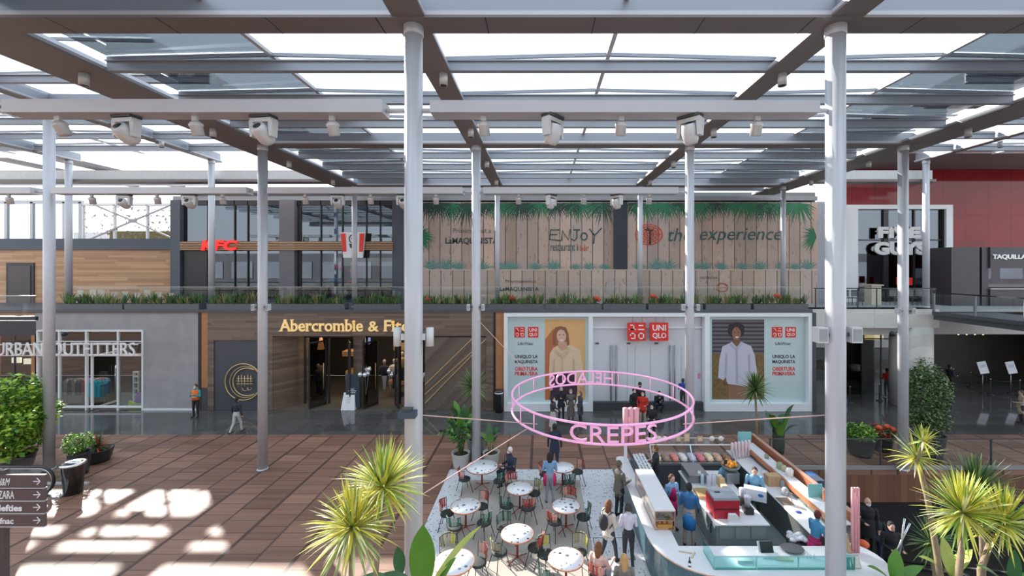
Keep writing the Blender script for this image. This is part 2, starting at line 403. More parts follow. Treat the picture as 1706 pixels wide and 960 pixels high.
for a, b, n, ln in [(-4, 4.2, 4, 'nearest'), (4.2, 12.4, 4, 'second'), (12.4, 24.9, 6, 'farthest')]:
    for x0, x1, cn in ((-27.2,-19.3,'raised left canopy beside the widest beam'), (-34,-27.6,'raised far left canopy'), (-18.9,-11.3,'raised left canopy above the deck'), (14.5,22.2,'raised right canopy'), (22.6,30.5,'raised far right canopy')):
        roof_bay(x0, x1, yy(a, b, n), 14.15, f'{ln} glazed bay of the {cn}', (False, False), .08)
# downlights under the rafters
def downlight(x, y, z, label, g):
    t = thing('downlight', label, 'lamp', (x,y,z-.3), g)
    MB().lathe([(.0,.02),(.085,.02),(.1,0),(.1,.3),(.0,.3)], (x,y,z-.3), 16).build('casing', LAMPW, t)
    MB().lathe([(.0,.0),(.08,.0),(.08,.02)], (x,y,z-.305), 16).build('lens', BLACK, t)
for x, bn in ((XC[3], 'near left column beam'), (XC[4], 'near right column beam'), (-11.3, 'widest left beam'), (14.5, 'widest right beam')):
    for y, on in ((10.4,'nearest'), (14.5,'second'), (18.9,'third'), (22.9,'farthest')):
        downlight(x+.12, y, 12.6, f'{on} grey cylinder downlight under the {bn}', None)
for x, bn in ((-19.09,'raised narrow left beam'), (-27.39,'far left narrow beam'), (22.41,'raised right beam')):
    downlight(x+.35, 21.0, 14.1, f'small grey downlight beside the {bn}', None)
# ------------------------------------------------------------------ light bars with spots and moving heads
def spot(x, y, z, label, tilt=.0):
    t = thing('spotlight', label, 'lamp', (x,y,z))
    MB().box(x-.05,y-.03,z-.10,x+.05,y+.03,z).build('bracket', LAMPW, t)
    m = MB(); m.lathe([(.0,0),(.105,0),(.105,.17),(.12,.18),(.12,.22),(.08,.27),(0,.28)], (0,0,-.28), 18)
    m.xform(Matrix.Translation((x,y,z-.10))@Matrix.Rotation(tilt,4,'Y')@Matrix.Rotation(radians(12),4,'X')); m.build('can', LAMPW, t)
def moving_head(x, y, z, label, a=0.0, tilt=50):
    t = thing('moving_head_light', label, 'stage light', (x,y,z))
    R = Matrix.Translation((x,y,z))@Matrix.Rotation(a,4,'Z')
    MB().box(-.22,-.12,-.05,.22,.12,0).xform(R).build('base_plate', DARK, t)
    m = MB(); m.box(-.23,-.09,-.14,.23,.09,-.06)
    for s in (-1,1): m.vprism([(s*.26,-.10),(s*.16,-.10),(s*.18,-.42),(s*.235,-.42)] if s > 0 else [(s*.16,-.10),(s*.26,-.10),(s*.235,-.42),(s*.18,-.42)], -.08, .08)
    m.xform(R).build('yoke', LAMPW, t)
    m = MB(); m.lathe([(0,-.2),(.11,-.2),(.15,-.12),(.16,.05),(.14,.15),(.125,.2),(0,.2)], (0,0,0), 18)
    R2 = R@Matrix.Translation((0,0,-.36))@Matrix.Rotation(radians(tilt),4,'X'); m.xform(R2); h = m.build('lamp_head', LAMPW, t)
    MB().lathe([(0,.0),(.075,.0),(.075,.01),(0,.01)], (0,0,.2), 16).xform(R2).build('lens', BLACK, h)
def light_bar(x0, x1, y, z0, z1, label, fx):
    t = thing('lighting_bar', label, 'light bar', ((x0+x1)/2, y, z0))
    m = MB(); m.box(x0, y-.21, z0, x1, y-.19, z1); m.box(x0, y+.19, z0, x1, y+.21, z1); m.box(x0, y-.19, z0, x1, y+.19, z0+.02); m.box(x0,y-.19,z0+.02,x0+.02,y+.19,z1); m.box(x1-.02,y-.19,z0+.02,x1,y+.19,z1)
    m.build('channel', BARM, t)
    MB().tube([(x0-.45,y,z0+.1),(x0+.1,y,z0+.1)], .045, 10).build('arm', STEEL, t)
    MB().tube([(x1-.1,y,z0+.1),(x1+.45,y,z0+.1)], .045, 10).build('arm', STEEL, t)
    return t
B1 = 8.36
light_bar(-10.35, -3.04, B1, 10.83, 11.08, 'nearest silver lighting bar at upper left', None)
light_bar(-2.12, 5.38, B1, 10.83, 11.06, 'nearest silver lighting bar between the two near columns', None)
ord5 = ['first','second','third','fourth','fifth']
for (xs, nm) in (((-9.5,-8.15,-6.8,-5.45,-4.1),'nearest left lighting bar'), ((-1.12,.25,1.6,2.95,4.28),'nearest right lighting bar')):
    for i, x in enumerate(xs):
        if i % 2 == 0: spot(x, B1, 10.83, f'{ord5[i]} fixture from the left, a spotlight under the {nm}', tilt=(-.3 if i == 0 and x < -9 else -.08 if x < 0 else .05))
        else: moving_head(x, B1, 10.83, f'{ord5[i]} fixture from the left, a moving head under the {nm}', a=-.15 if x < 0 else (.9 if i == 1 else -.8), tilt=55 if x < 0 else 20)
B2 = 16.5
for k, (nm) in enumerate(('far left','open deck','centre','pink ring')):
    xa = XC[k]+.28 if k else XC[0]+.3; xb = XC[k+1]-.62
    light_bar(XC[k]+.3, XC[k+1]-.5, B2, 10.70, 10.95, f'second row lighting bar over the {nm} bay', None)
    for i in range(5):
        x = XC[k]+1.65+1.27*i
        if i % 2 == 0: spot(x, B2, 10.70, f'{ord5[i]} fixture from the left, spotlight on the {nm} second row bar')
        else: moving_head(x, B2, 10.70, f'{ord5[i]} fixture from the left, moving head on the {nm} second row bar', a=.1 if k < 3 else (.9 if i == 1 else -.8), tilt=60 if k < 3 else 25)
# large pale box beams between raised canopy columns
for x0, x1, l in ((-34,-12.2,'pale box beam behind the raised left canopy'), (15.4,23.2,'pale box beam behind the raised right canopy')):
    t = thing('box_beam', l, 'beam', ((x0+x1)/2, 25.3, 13.05)); MB().box(x0,25.1,13.05,x1,25.5,13.62).build('casing', M('pale_beam',(.62,.61,.60),.5), t)
    MB().box(x0,24.85,12.9,x1,25.6,13.05).build('gutter', SOFFIT, t)

# roof bars and rafters added behind the clerestory to stripe the deck sun patches
for y, l in ((28.6,'nearest'),(30.2,'middle'),(31.87,'farthest')):
    t = thing('shadow_bar', f'{l} roof bar added above the clerestory to stripe the sun patches', 'beam', (-30,y,14.05)); MB().box(-44,y-.19,14.05,-24.6,y+.19,14.3).build('bar', PURLIN, t)
for x, w, l in ((-28.9,.95,'wider'),(-32.4,.55,'narrower')):
    t = thing('shadow_rafter', f'{l} roof rafter added above the clerestory to stripe the sun patches', 'beam', (x,29,14.3)); MB().box(x-w/2,25.6,14.3,x+w/2,34,14.5).build('rafter', SOFFIT, t)
# opposite wing of the mall, behind the viewpoint
m = MB(); m.box(-95,-16,-.3,95,-15.4,10.3); m.build('wall_opposite', M('opposite_grey',(.16,.16,.17),.6,0,.4,.35), kind='structure')
t = thing('opposite_windows', 'dark framed shop windows of the wing behind the viewpoint', 'window', (0,-15.3,0)); m = MB(); m2 = MB()
for i in range(36): m.box(-92+5*i,-15.4,.3,-87.8+5*i,-15.3,3.6); m2.box(-92+5*i,-15.4,6.1,-88.5+5*i,-15.3,8.9)
m.build('lower_window_band', M('opposite_dark',(.03,.035,.04),.2), t); m2.build('upper_window_band', M('opposite_pale',(.35,.38,.42),.3,0,.4,.3), t); MB().box(-95,-15.36,4.6,95,-15.2,5.3).build('string_course', M('opp_course',(.3,.29,.28),.6), t)
# ------------------------------------------------------------------ lettering
_tc = {}
def text_raw(s, bold=0.0, ext=.5, serif=0.0, space=1.0, shear=0.0, line=1.0):
    """mesh data of a word: x along, y up, z thickness -ext..ext; font size 1"""
    key = (s, bold, ext, serif, space, shear)
    if key in _tc: return _tc[key]
    cu = bpy.data.curves.new('t', 'FONT'); cu.body = s; cu.size = 1; cu.extrude = ext; cu.offset = bold; cu.resolution_u = 3
    cu.space_character = space; cu.shear = shear; cu.space_line = line
    ob = bpy.data.objects.new('t', cu); COL.objects.link(ob)
    me = bpy.data.meshes.new_from_object(ob.evaluated_get(bpy.context.evaluated_depsgraph_get()))
    vs = [tuple(v.co) for v in me.vertices]; fs = [tuple(p.vertices) for p in me.polygons]
    if serif:
        add = MB(); hx = max(v[1] for v in vs); seen = set()
        lv = [round(v[1], 3) for v in vs if abs(v[2]-ext) < 1e-4]
        from collections import Counter
        for e in me.edges:
            a, b = vs[e.vertices[0]], vs[e.vertices[1]]
            if abs(a[2]-ext) > 1e-4 or abs(b[2]-ext) > 1e-4 or abs(a[1]-b[1]) > 2e-3: continue
            L = abs(a[0]-b[0]); x0, x1 = sorted((a[0], b[0]))
            if not (.06 < L < .2): continue
            y = a[1]; k = (round(x0,2), round(y,2))
            if k in seen: continue
            seen.add(k)
            if abs(y) < .04: add.box(x0-serif, y, -ext, x1+serif, y+.045, ext)
            elif y > .45: add.box(x0-serif, y-.045, -ext, x1+(serif if y > .66 else 0), y, ext)
        n = len(vs); vs += add.v; fs += [tuple(i+n for i in f) for f in add.f]
    bpy.data.objects.remove(ob); bpy.data.curves.remove(cu); bpy.data.meshes.remove(me)
    _tc[key] = (vs, fs); return vs, fs
def put_text(mb, s, x0, x1, z0, z1, y, th=.03, m=0, **kw):
    """word fitted to the box x0..x1, z0..z1 on a wall facing -Y, front face at y"""
    vs, fs = text_raw(s, **kw); a = np.array(vs); mn, mx = a.min(0), a.max(0)
    sx = (x1-x0)/(mx[0]-mn[0]); sz = (z1-z0)/(mx[1]-mn[1]); st = th/max(1e-6, mx[2]-mn[2])
    out = [(x0+(v[0]-mn[0])*sx, y+(mx[2]-v[2])*st, z0+(v[1]-mn[1])*sz) for v in vs]
    mb.add(out, fs, m)
def sign(name, s, px0, px1, py0, py1, Y, mat, parent, th=.04, label=None, **kw):
    m = MB(); put_text(m, s, PX(px0,Y), PX(px1,Y), PZ(py1,Y), PZ(py0,Y), Y, th, **kw)
    return m.build(name, mat, parent, label)
FY = 23.4
def fx(p): return PX(p, FY)
def fz(p): return PZ(p, FY)
def B(m, a, b, c, d, y0, y1, Y=FY, mi=0):   # pixel rectangle on plane Y
    m.box(PX(a,Y), y0, PZ(d,Y), PX(b,Y), y1, PZ(c,Y), mi); return m

# ------------------------------------------------------------------ building mass
FASC = M('dark_slab_fascia', (.085,.085,.095), .5, .1, .1, 2)
MB().box(-60, 23.30, 5.40, fx(1352), 35, 5.56).build('floor_terrace', FASC, kind='structure')
MB().box(fx(1352), 23.6, 5.40, 34, 35, 5.56).build('floor_terrace_right', M('terrace_grey', (.3,.3,.3), .6), kind='structure')
# ceilings and back walls of the shops
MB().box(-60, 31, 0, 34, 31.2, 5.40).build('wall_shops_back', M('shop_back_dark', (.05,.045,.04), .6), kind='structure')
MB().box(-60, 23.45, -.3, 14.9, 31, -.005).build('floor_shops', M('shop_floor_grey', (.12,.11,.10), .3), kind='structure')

# ---- grey rendered shop front at left
uo = thing('shop_front', 'grey rendered shop front with white framed glazing and white letters at left', 'shop front', (-23, FY, 0))
m = MB(); x0, x1 = fx(63), fx(238); zt = fz(551)
m.box(x1, FY, 0, fx(330), FY+.3, 5.40); m.box(fx(58), FY, zt, x1, FY+.3, 5.40); m.box(fx(58), FY, 0, x0, FY+.3, zt)
m.build('rendered_wall', CONC, uo)
MB().box(fx(238), FY-.03, -.01, fx(330), FY, .10).build('plinth', WHITE, uo)
m = MB(); fw = .09
for px in (63, 99, 144, 197, 238): m.box(fx(px)-fw/2, FY-.04, 0, fx(px)+fw/2, FY+.08, zt)
for py in (551, 592, 678): m.box(x0, FY-.038, fz(py)-.05, x1, FY+.078, fz(py)+.05)
m.box(x0, FY-.02, fz(569)-.02, x1, FY+.05, fz(569)+.02)
m.build('window_frame', WHITE, uo)
m = MB()
for a, b in ((63,99),(99,144),(144,197),(197,238)): m.box(fx(a)+.05, FY+.02, fz(590), fx(b)-.05, FY+.035, zt-.05)
for a, b in ((63,99),(99,144),(197,238)): m.box(fx(a)+.05, FY+.02, .05, fx(b)-.05, FY+.035, fz(593))
m.build('glazing', SHOPG, uo)
d = MB(); d.obox((fx(152), FY+.75, 1.5), (.05, 1.4, 2.9)); dd = d.build('door', SHOPG, uo)
m = MB()
for yy_ in (FY+.05, FY+1.45): m.box(fx(152)-.05, yy_-.04, .03, fx(152)+.05, yy_+.04, 3.0)
m.box(fx(152)-.05, FY+.05, 2.93, fx(152)+.05, FY+1.45, 3.0); m.box(fx(152)-.05, FY+.05, .03, fx(152)+.05, FY+1.45, .12); m.build('door_frame', WHITE, dd)
MB().tube([(fx(156), FY+1.2, .7),(fx(156), FY+1.2, 2.2)], .03, 8).build('pull_handle', M('steel_bright',(.6,.6,.6),.2,.8), dd)
us = thing('sign_lettering', 'white rail mounted shop name letters across the far left shop front', 'sign', (-25, FY-.45, fz(594)))
MB().box(fx(-20), FY-.44, fz(572.5), fx(242), FY-.40, fz(571.5)).box(fx(-20), FY-.44, fz(590.5), fx(242), FY-.40, fz(589.5)).build('rail', WHITE, us)
m = MB()
for px in (66, 144, 236): m.box(fx(px)-.02, FY-.42, fz(590), fx(px)+.02, FY-.04, fz(589)); m.box(fx(px)-.02, FY-.42, fz(572), fx(px)+.02, FY-.04, fz(571))
m.build('standoff', WHITE, us)
sign('letters', 'URBAN', -8, 70, 571, 593, FY-.5, M('sign_white', (.86,.86,.86), .4), us, .06, bold=.0)
sign('letters', 'OUTFITTERS', 84, 224, 571, 593, FY-.5, MATS['sign_white'], us, .06, bold=.0)
# things in that shop
def clothes(x, y, z, n, cols, label, w=1.2):
    t = thing('clothes_rail', label, 'clothes rail', (x,y,z))
    m = MB(); m.tube([(x-w/2,y,z),(x-w/2,y,z+1.45),(x+w/2,y,z+1.45),(x+w/2,y,z)], .02, 8); m.build('rail_frame', M('rail_steel',(.4,.4,.4),.3,.7), t)
    for i in range(n):
        xx = x-w/2+.1+(w-.2)*i/(n-1); c = cols[i%len(cols)]
        g = MB(); g.vprism([(xx-.09,z+.5),(xx+.09,z+.5),(xx+.10,z+1.15),(xx+.15,z+1.2),(xx+.04,z+1.4),(xx-.04,z+1.4),(xx-.15,z+1.2),(xx-.10,z+1.15)], y-.2+.03*(i%2), y+.2)
        g.build('garment', M('cloth_%02d%02d%02d' % tuple(int(v*99) for v in c), c, .9), t)
clothes(fx(118), FY+1.3, 0, 5, [(.45,.1,.12),(.12,.2,.45),(.6,.55,.5)], 'rail of red and blue clothes behind the left shop window', 1.3)
clothes(fx(137), FY+.8, 0, 3, [(.02,.42,.55),(.05,.5,.6)], 'rail of turquoise clothes beside the left shop door', .7)
clothes(fx(85), FY+1.2, 0, 4, [(.3,.25,.2),(.1,.1,.12)], 'rail of dark clothes behind the leftmost window bay', .9)
t = thing('surfboard', 'tall green board leaning inside the left shop window', 'board', (fx(222), FY+.7, .5))
m = MB(); m.vprism([(fx(217),1.6),(fx(219),2.3),(fx(231),2.25),(fx(235),1.4),(fx(232),.5),(fx(221),.55)], FY+.65, FY+.7); m.build('board', M('board_green',(.10,.55,.12),.4), t)
m = MB(); m.vprism([(fx(207),.1),(fx(212),.8),(fx(222),.9),(fx(236),.5),(fx(236),.1)], FY+.55, FY+.6); tag(m.build('display_cloth', M('display_purple',(.30,.12,.45),.6)), 'purple and blue display cloth under the green board', 'cloth')
m = MB(); m.vprism([(fx(202),.02),(fx(204),.4),(fx(215),.25),(fx(235),.3),(fx(236),.02)], FY+.35, FY+.45); tag(m.build('floor_leaf', M('leaf_lime',(.45,.6,.08),.6)), 'lime green cut out on the window floor of the left shop', 'decoration')
t = thing('security_gate', 'white slotted security gate inside the left shop door', 'gate', (fx(181), FY+1.6, 0))
m = MB(); a, b = fx(176), fx(187)
m.box(a,FY+1.55,0,a+.08,FY+1.65,1.75); m.box(b-.08,FY+1.55,0,b,FY+1.65,1.75)
for z in (0,.35,.7,1.05,1.4,1.67): m.box(a+.08,FY+1.55,z,b-.08,FY+1.65,z+.08)
m.build('frame', WHITE, t)
t = thing('mannequin', 'purple hooded mannequin hanging inside the left shop door', 'mannequin', (fx(174), FY+2.6, 1.9))
MB().lathe([(.0,0),(.3,.0),(.36,.5),(.3,.9),(.1,1.1),(0,1.15)], (fx(174),FY+2.6,1.9), 14, 0, 1,.6).build('hoodie', M('hoodie_purple',(.18,.06,.30),.8), t)
m = MB(); m.box(fx(100), FY+3.2, 2.35, fx(142), FY+3.5, 2.43); tag(m.build('wall_shelf', ORANGEW), 'thin wooden shelf at the back of the left shop window', 'shelf')
# ---- far left shop beyond, with bridge in front
t = thing('shop_front', 'wood framed shop front at the far left edge under the glass bridge', 'shop front', (fx(0), FY, 0))
m = MB(); m.box(-60, FY, fz(553), fx(58), FY+.2, 5.40); m.box(fx(52), FY, 0, fx(62), FY+.25, fz(553)); m.box(-60,FY,0,fx(-6),FY+.2,fz(553)); m.build('wood_surround', ORANGEW, t)
MB().box(fx(-6), FY+.05, 0, fx(52), FY+.08, fz(553)).build('glazing', SHOPG, t)
m = MB(); m.box(fx(-6),FY+.02,0,fx(-5),FY+.12,fz(553)); m.box(fx(22),FY+.02,0,fx(23),FY+.12,fz(553)); m.box(fx(-6),FY+.02,fz(592),fx(52),FY+.12,fz(594)); m.build('window_frame', DARK, t)
for i, (px, py, w, lb) in enumerate(((8,598,14,'left'),(28,600,22,'right'))):
    m = MB(); B(m, px, px+w, py, py+9, FY+.3, FY+.4); tag(m.build('display_light', M('warm_panel',(.8,.75,.65),.5,0,.02,emit=(1,.85,.65),es=.7)), f'{lb} glowing pale panel inside the far left shop window', 'light')
# glass walkway at upper left
t = thing('walkway', 'upper level walkway with a glass parapet at the far left edge', 'walkway', (-25, 18, 4.95)); XL = PX(60,18)
MB().prism([(-34,18),(XL,18),(PX(58,20),20),(-34,20)],4.98,5.6).box(-34,17.95,5.62,XL+.04,18.05,5.78).build('deck_edge', M('walkway_navy',(.03,.035,.045),.4,.2), t)
MB().box(-34,17.99,5.8,XL-.05,18.01,6.64).build('glass_parapet', RAILG, t)
MB().box(-34,17.97,6.64,XL,18.03,6.68).build('handrail', M('rail_steel',(.4,.4,.4),.3,.7), t)

# ---- wood clad shop with gold letters
af = thing('shop_front', 'weathered brown wood shop front with gold serif letters', 'shop front', (fx(585), FY, 0))
m = MB(); m.box(fx(347), FY-.05, fz(560), fx(822), FY+.3, 5.40); m.box(fx(347), FY-.05, 0, fx(357), FY+.3, fz(560)); m.box(fx(433), FY-.05, 0, fx(455), FY+.3, fz(560))
m.box(fx(582), FY+.5, 0, fx(597), FY+.9, fz(560)); m.box(fx(357),FY-.05,fz(567),fx(433),FY+.3,fz(560)); m.build('board_cladding', SHOPWOOD, af)
m = MB(); m.add([(fx(455),FY,0),(fx(489),FY+1.6,0),(fx(489),FY+1.6,fz(562)),(fx(455),FY,fz(562)),(fx(453),FY+.2,0),(fx(486),FY+1.8,0),(fx(486),FY+1.8,fz(562)),(fx(453),FY+.2,fz(562))],
     [(0,1,2,3),(5,4,7,6),(0,3,7,4),(1,5,6,2)]); m.build('angled_reveal', SHOPWOOD, af)
MB().box(fx(331),FY-.03,0,fx(336),FY+.3,5.4).build('corner_post', BLACK, af)
MB().box(fx(336),FY-.02,fz(646),fx(347),FY+.3,5.4).build('orange_wood_strip', ORANGEW, af)
MB().box(fx(336),FY-.02,0,fx(347),FY+.3,fz(646)).build('corner_plinth', DARK, af)
MB().box(fx(357),FY+.0,0,fx(433),FY+.2,fz(567)).build('recessed_panel', CHAR, af)
# diagonal boarding
def diag_mat():
    t = NT('diagonal_boards'); t.set(.6); o = t.xyz()
    u = t.math('ADD', t.math('MULTIPLY', o[0], .72), t.math('MULTIPLY', o[2], -.69)); v = t.math('ADD', t.math('MULTIPLY', o[0], .69), t.math('MULTIPLY', o[2], .72))
    r = t.white(t.comb(t.math('FLOOR', t.math('DIVIDE', u, .16)), 1.0)); g = t.noise(t.comb(t.math('MULTIPLY', u, 20), v), 2, 3)
    t.col(t.mix(t.math('ADD', t.math('MULTIPLY', r, .6), t.math('MULTIPLY', g, .4)), (.075,.055,.043), (.19,.145,.115))); return t.mat
m = MB(); m.box(fx(708), FY, 0, fx(810), FY+.2, fz(562)); m.build('diagonal_panel', diag_mat(), af)
m = MB()
for a, b, c, d in ((708,641,789,562),(708,657,812,563),(708,672,790,588)):
    m.bar((fx(a),FY-.02,fz(b)),(fx(c),FY-.02,fz(d)),.02,.045)
m.build('gold_trim_line', GOLD, af)
MB().box(fx(810),FY-.05,0,fx(822),FY+.2,fz(560)).build('board_cladding', SHOPWOOD, af)
MB().box(fx(822),FY-.03,0,fx(826),FY+.3,5.4).build('corner_post', BLACK, af)
MB().box(fx(826),FY-.02,0,fx(840),FY+.3,5.4).build('orange_wood_strip', ORANGEW, af)
m = MB()
for px in (489, 531, 582, 597, 655, 670): m.box(fx(px)-.05, FY+1.1, 0, fx(px)+.05, FY+1.2, fz(562))
m.box(fx(489), FY+1.1, fz(568), fx(708), FY+1.2, fz(562)); m.build('door_frame', BLACK, af)
for px, ang, lb in ((520, 62, ''), (574, -62, ''), (610, 62, ''), (655, -62, '')):
    t = thing('glass_door', {520:'leftmost open black framed glass door of the wood clad shop',574:'open glass door left of the wooden pier',610:'open glass door beside the silver balloons',655:'rightmost open glass door of the wood clad shop'}[px], 'door', (fx(px), FY+.6, 0))
    x = fx(px); y = FY+.6; c, s = cos(radians(ang)), sin(radians(ang)); m = MB()
    def pt(u, z): return (x+(u-.5)*1.0*c, y+(u-.5)*1.0*s, z)
    m.bar(pt(0,.03),pt(0,3.7),.07,.07); m.bar(pt(1,.03),pt(1,3.7),.07,.07); m.bar(pt(0,3.66),pt(1,3.66),.06,.08); m.bar(pt(0,.08),pt(1,.08),.06,.12); m.build('door_frame', BLACK, t)
    m = MB(); m.bar(pt(.03,1.9),pt(.97,1.9),.015,3.5); m.build('glass_leaf', glass('dark_door_glass',(.5,.5,.5),1.5) if 'dark_door_glass' not in MATS else MATS['dark_door_glass'], t)
    MB().tube([pt(.85,.9),pt(.85,2.4)], .025, 8).build('pull_handle', GOLD, t)
sg = thing('sign_lettering', 'gold serif letters on the weathered wood fascia', 'sign', (fx(585), FY-.1, fz(553)))
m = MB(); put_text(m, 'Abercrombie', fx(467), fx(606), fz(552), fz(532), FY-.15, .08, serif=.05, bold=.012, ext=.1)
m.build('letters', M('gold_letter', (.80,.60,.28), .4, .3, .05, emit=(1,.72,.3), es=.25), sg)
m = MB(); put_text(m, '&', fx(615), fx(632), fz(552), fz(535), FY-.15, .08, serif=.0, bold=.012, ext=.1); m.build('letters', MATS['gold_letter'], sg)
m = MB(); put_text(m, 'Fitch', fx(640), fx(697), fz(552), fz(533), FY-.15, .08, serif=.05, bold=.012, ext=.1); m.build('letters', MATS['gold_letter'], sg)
# round gold emblem
t = thing('gold_emblem', 'round gold line emblem on the dark panel left of the brown shop', 'emblem', (fx(405), FY-.1, fz(668)))
m = MB(); c = (fx(407), fz(636))
def ring(m, cx, cz, r, y, tr=.018, a0=0, a1=360, n=40): m.tube([(cx+r*cos(radians(a0+(a1-a0)*i/n)), y, cz+r*sin(radians(a0+(a1-a0)*i/n))) for i in range(n+1)], tr, 6)
ring(m, c[0], c[1], 1.0, FY-.08, .03); ring(m, c[0]+.12, c[1], .86, FY-.08, .016); ring(m, c[0]+.2, c[1], .76, FY-.08, .03, 60, 300); m.build('ring', GOLD, t)
m = MB()
for i in range(5):
    x = c[0]-.25+i*.17; m.tube([(x,FY-.1,c[1]-.3),(x,FY-.1,c[1]+.35+.05*(i%2))], .016, 6)
for z in (-.1,.05,.2): m.tube([(c[0]-.35,FY-.1,c[1]+z),(c[0]+.55,FY-.1,c[1]+z)], .016, 6)
ring(m, c[0]+.12, c[1]-.32, .16, FY-.1, .016, 180, 360, 12); ring(m, c[0]+.35, c[1]-.32, .12, FY-.1, .016, 180, 360, 12); m.build('monogram', GOLD, t)
# interior of brown shop
def mannequin(x, y, z, top, bot, label, s=1.0):
    t = thing('mannequin', label, 'mannequin', (x,y,z))
    MB().lathe([(0,.0),(.10,.02),(.10,.45),(.17,.8),(.18,.92),(0,.93)], (x,y,z), 12, 0, 1, .7).build('trousers', M('cl_%02d%02d%02d' % tuple(int(v*99) for v in bot), bot, .9), t)
    m = MB(); m.lathe([(0,.86),(.2,.86),(.19,1.1),(.24,1.35),(.2,1.45),(.07,1.5),(0,1.5)], (x,y,z), 14, 0, 1, .65)
    for s_ in (-1,1): m.tube([(x+s_*.22,y,z+1.4),(x+s_*.29,y-.02,z+1.12),(x+s_*.27,y-.08,z+.9)], [.06,.05,.04], 8)
    m.build('jacket', M('cl_%02d%02d%02d' % tuple(int(v*99) for v in top), top, .9), t)
    MB().lathe([(.05,1.48),(.05,1.56),(.09,1.62),(.1,1.72),(.07,1.8),(0,1.83)], (x,y,z), 12).build('head_form', M('mann_skin',(.5,.42,.35),.6), t)
mannequin(fx(504), FY+2.0, .2, (.06,.06,.07), (.03,.03,.04), 'dark suited mannequin inside the leftmost shop doorway')
mannequin(fx(492), FY+2.4, .2, (.09,.09,.10), (.02,.02,.02), 'second dark mannequin left of the glass doors')
mannequin(fx(616), FY+2.2, .5, (.03,.035,.05), (.55,.55,.57), 'mannequin in navy top and white trousers behind the silver balloons')
mannequin(fx(632), FY+2.4, .5, (.6,.55,.5), (.04,.04,.05), 'mannequin in a cream top inside the brown shop')
mannequin(fx(645), FY+2.6, .9, (.35,.22,.08), (.03,.03,.03), 'mannequin in a tan top at the back of the brown shop')
mannequin(fx(702), FY+1.4, .3, (.55,.54,.52), (.12,.14,.2), 'mannequin in a white shirt behind the near left column')
for px, py, w, h, c, l in ((536,600,32,9,(.35,.18,.07),'upper sloping wooden display table in the brown shop'),(542,636,26,16,(.5,.28,.06),'golden wooden display plinth in the brown shop'),(620,655,38,6,(.4,.2,.08),'low wooden bench behind the silver balloons')):
    m = MB(); B(m, px, px+w, py, py+h, FY+2.4, FY+3.3); t = tag(m.build('display_table', M('disp%d'%px, c, .5)), l, 'table')
m = MB(); B(m, 620, 652, 590, 604, FY+3.4, FY+3.6); tag(m.build('folded_garments', M('garment_tan',(.30,.20,.08),.9)), 'tan jackets on the back wall of the brown shop', 'clothes')
m = MB(); B(m, 556, 580, 562, 590, FY+3.0, FY+3.1); tag(m.build('picture_panel', M('panel_blue',(.10,.16,.32),.4,0,.3,8,emit=(.15,.25,.5),es=.5)), 'tall blue picture panel in the middle doorway', 'picture')
m = MB(); m.lathe([(0,0),(.2,0),(.10,.55),(.04,.95),(0,.95)], (fx(505), FY+1.9, 3.0), 14); tag(m.build('pendant_lamp', M('copper_lamp',(.6,.25,.12),.35,.4,.05,emit=(1,.4,.15),es=.35)), 'copper pendant lamp in the leftmost doorway', 'lamp')
for i, (a, b) in enumerate(((604,607),(609,613),(612,605),(606,614),(599,613))):
    x, z = fx(a), fz(b+12); 
    t = thing('balloon', f'silver balloon in the bunch at the left of the doorway, {["upper left","lower middle","upper right","bottom","lowest left"][i]} one', 'balloon', (x, FY+.4-.08*i, z))
    MB().ball((x, FY+.4-.08*i, z), .13, 14, 0, (1,1,1.12)).build('skin', M('silver_balloon',(.75,.77,.8),.15,.8,.02), t)
    MB().tube([(x,FY+.4-.08*i,z-.14),(fx(606),FY+.3,.75)], .004, 4).build('string', LAMPW, t)
for i, (a, b) in enumerate(((644,617),(648,624),(642,619))):
    x, z = fx(a), fz(b+4); t = thing('balloon', f'silver balloon beside the rightmost shop door, {["top","bottom","left"][i]} of its bunch', 'balloon', (x, FY+.4+.08*i, z))
    MB().ball((x, FY+.4+.08*i, z), .13, 14, 0, (1,1,1.12)).build('skin', MATS['silver_balloon'], t)
    MB().tube([(x,FY+.4+.08*i,z-.14),(fx(646),FY+.4,1.0)], .004, 4).build('string', LAMPW, t)
t = thing('sign_board', 'white a frame notice board standing on the stone floor', 'sign board', (*G(580,684),0))
gx, gy = G(579,684); m = MB(); m.add([(gx-.38,gy,0),(gx+.38,gy,0),(gx+.30,gy+.22,.92),(gx-.30,gy+.22,.92),(gx-.38,gy+.5,0),(gx+.38,gy+.5,0),(gx+.30,gy+.26,.92),(gx-.30,gy+.26,.92)],[(0,1,2,3),(5,4,7,6),(3,2,6,7),(0,3,7,4),(1,5,6,2),(0,4,5,1)]); m.build('board', WHITE, t)
m = MB()
for i in range(4): m.obox((gx, gy+.22*(.72-.1*i)-.012, .92*(.72-.1*i)), (.26-.04*(i%2),.004,.022), (radians(-13),0,0))
m.build('print', M('print_grey',(.4,.4,.42),.6), t)
t = thing('sign_board', 'dark blue notice board behind the white one', 'sign board', (fx(585), FY+.2, 0))
MB().box(fx(574), FY+.15, .1, fx(597), FY+.2, 1.95).build('board', M('board_navy',(.03,.05,.075),.5), t)
m = MB(); 
for i, w in enumerate((.22,.42,.34)): m.box(fx(585)-w/2, FY+.14, 1.1-.1*i, fx(585)+w/2, FY+.15, 1.14-.1*i)
m.build('print', WHITE, t)
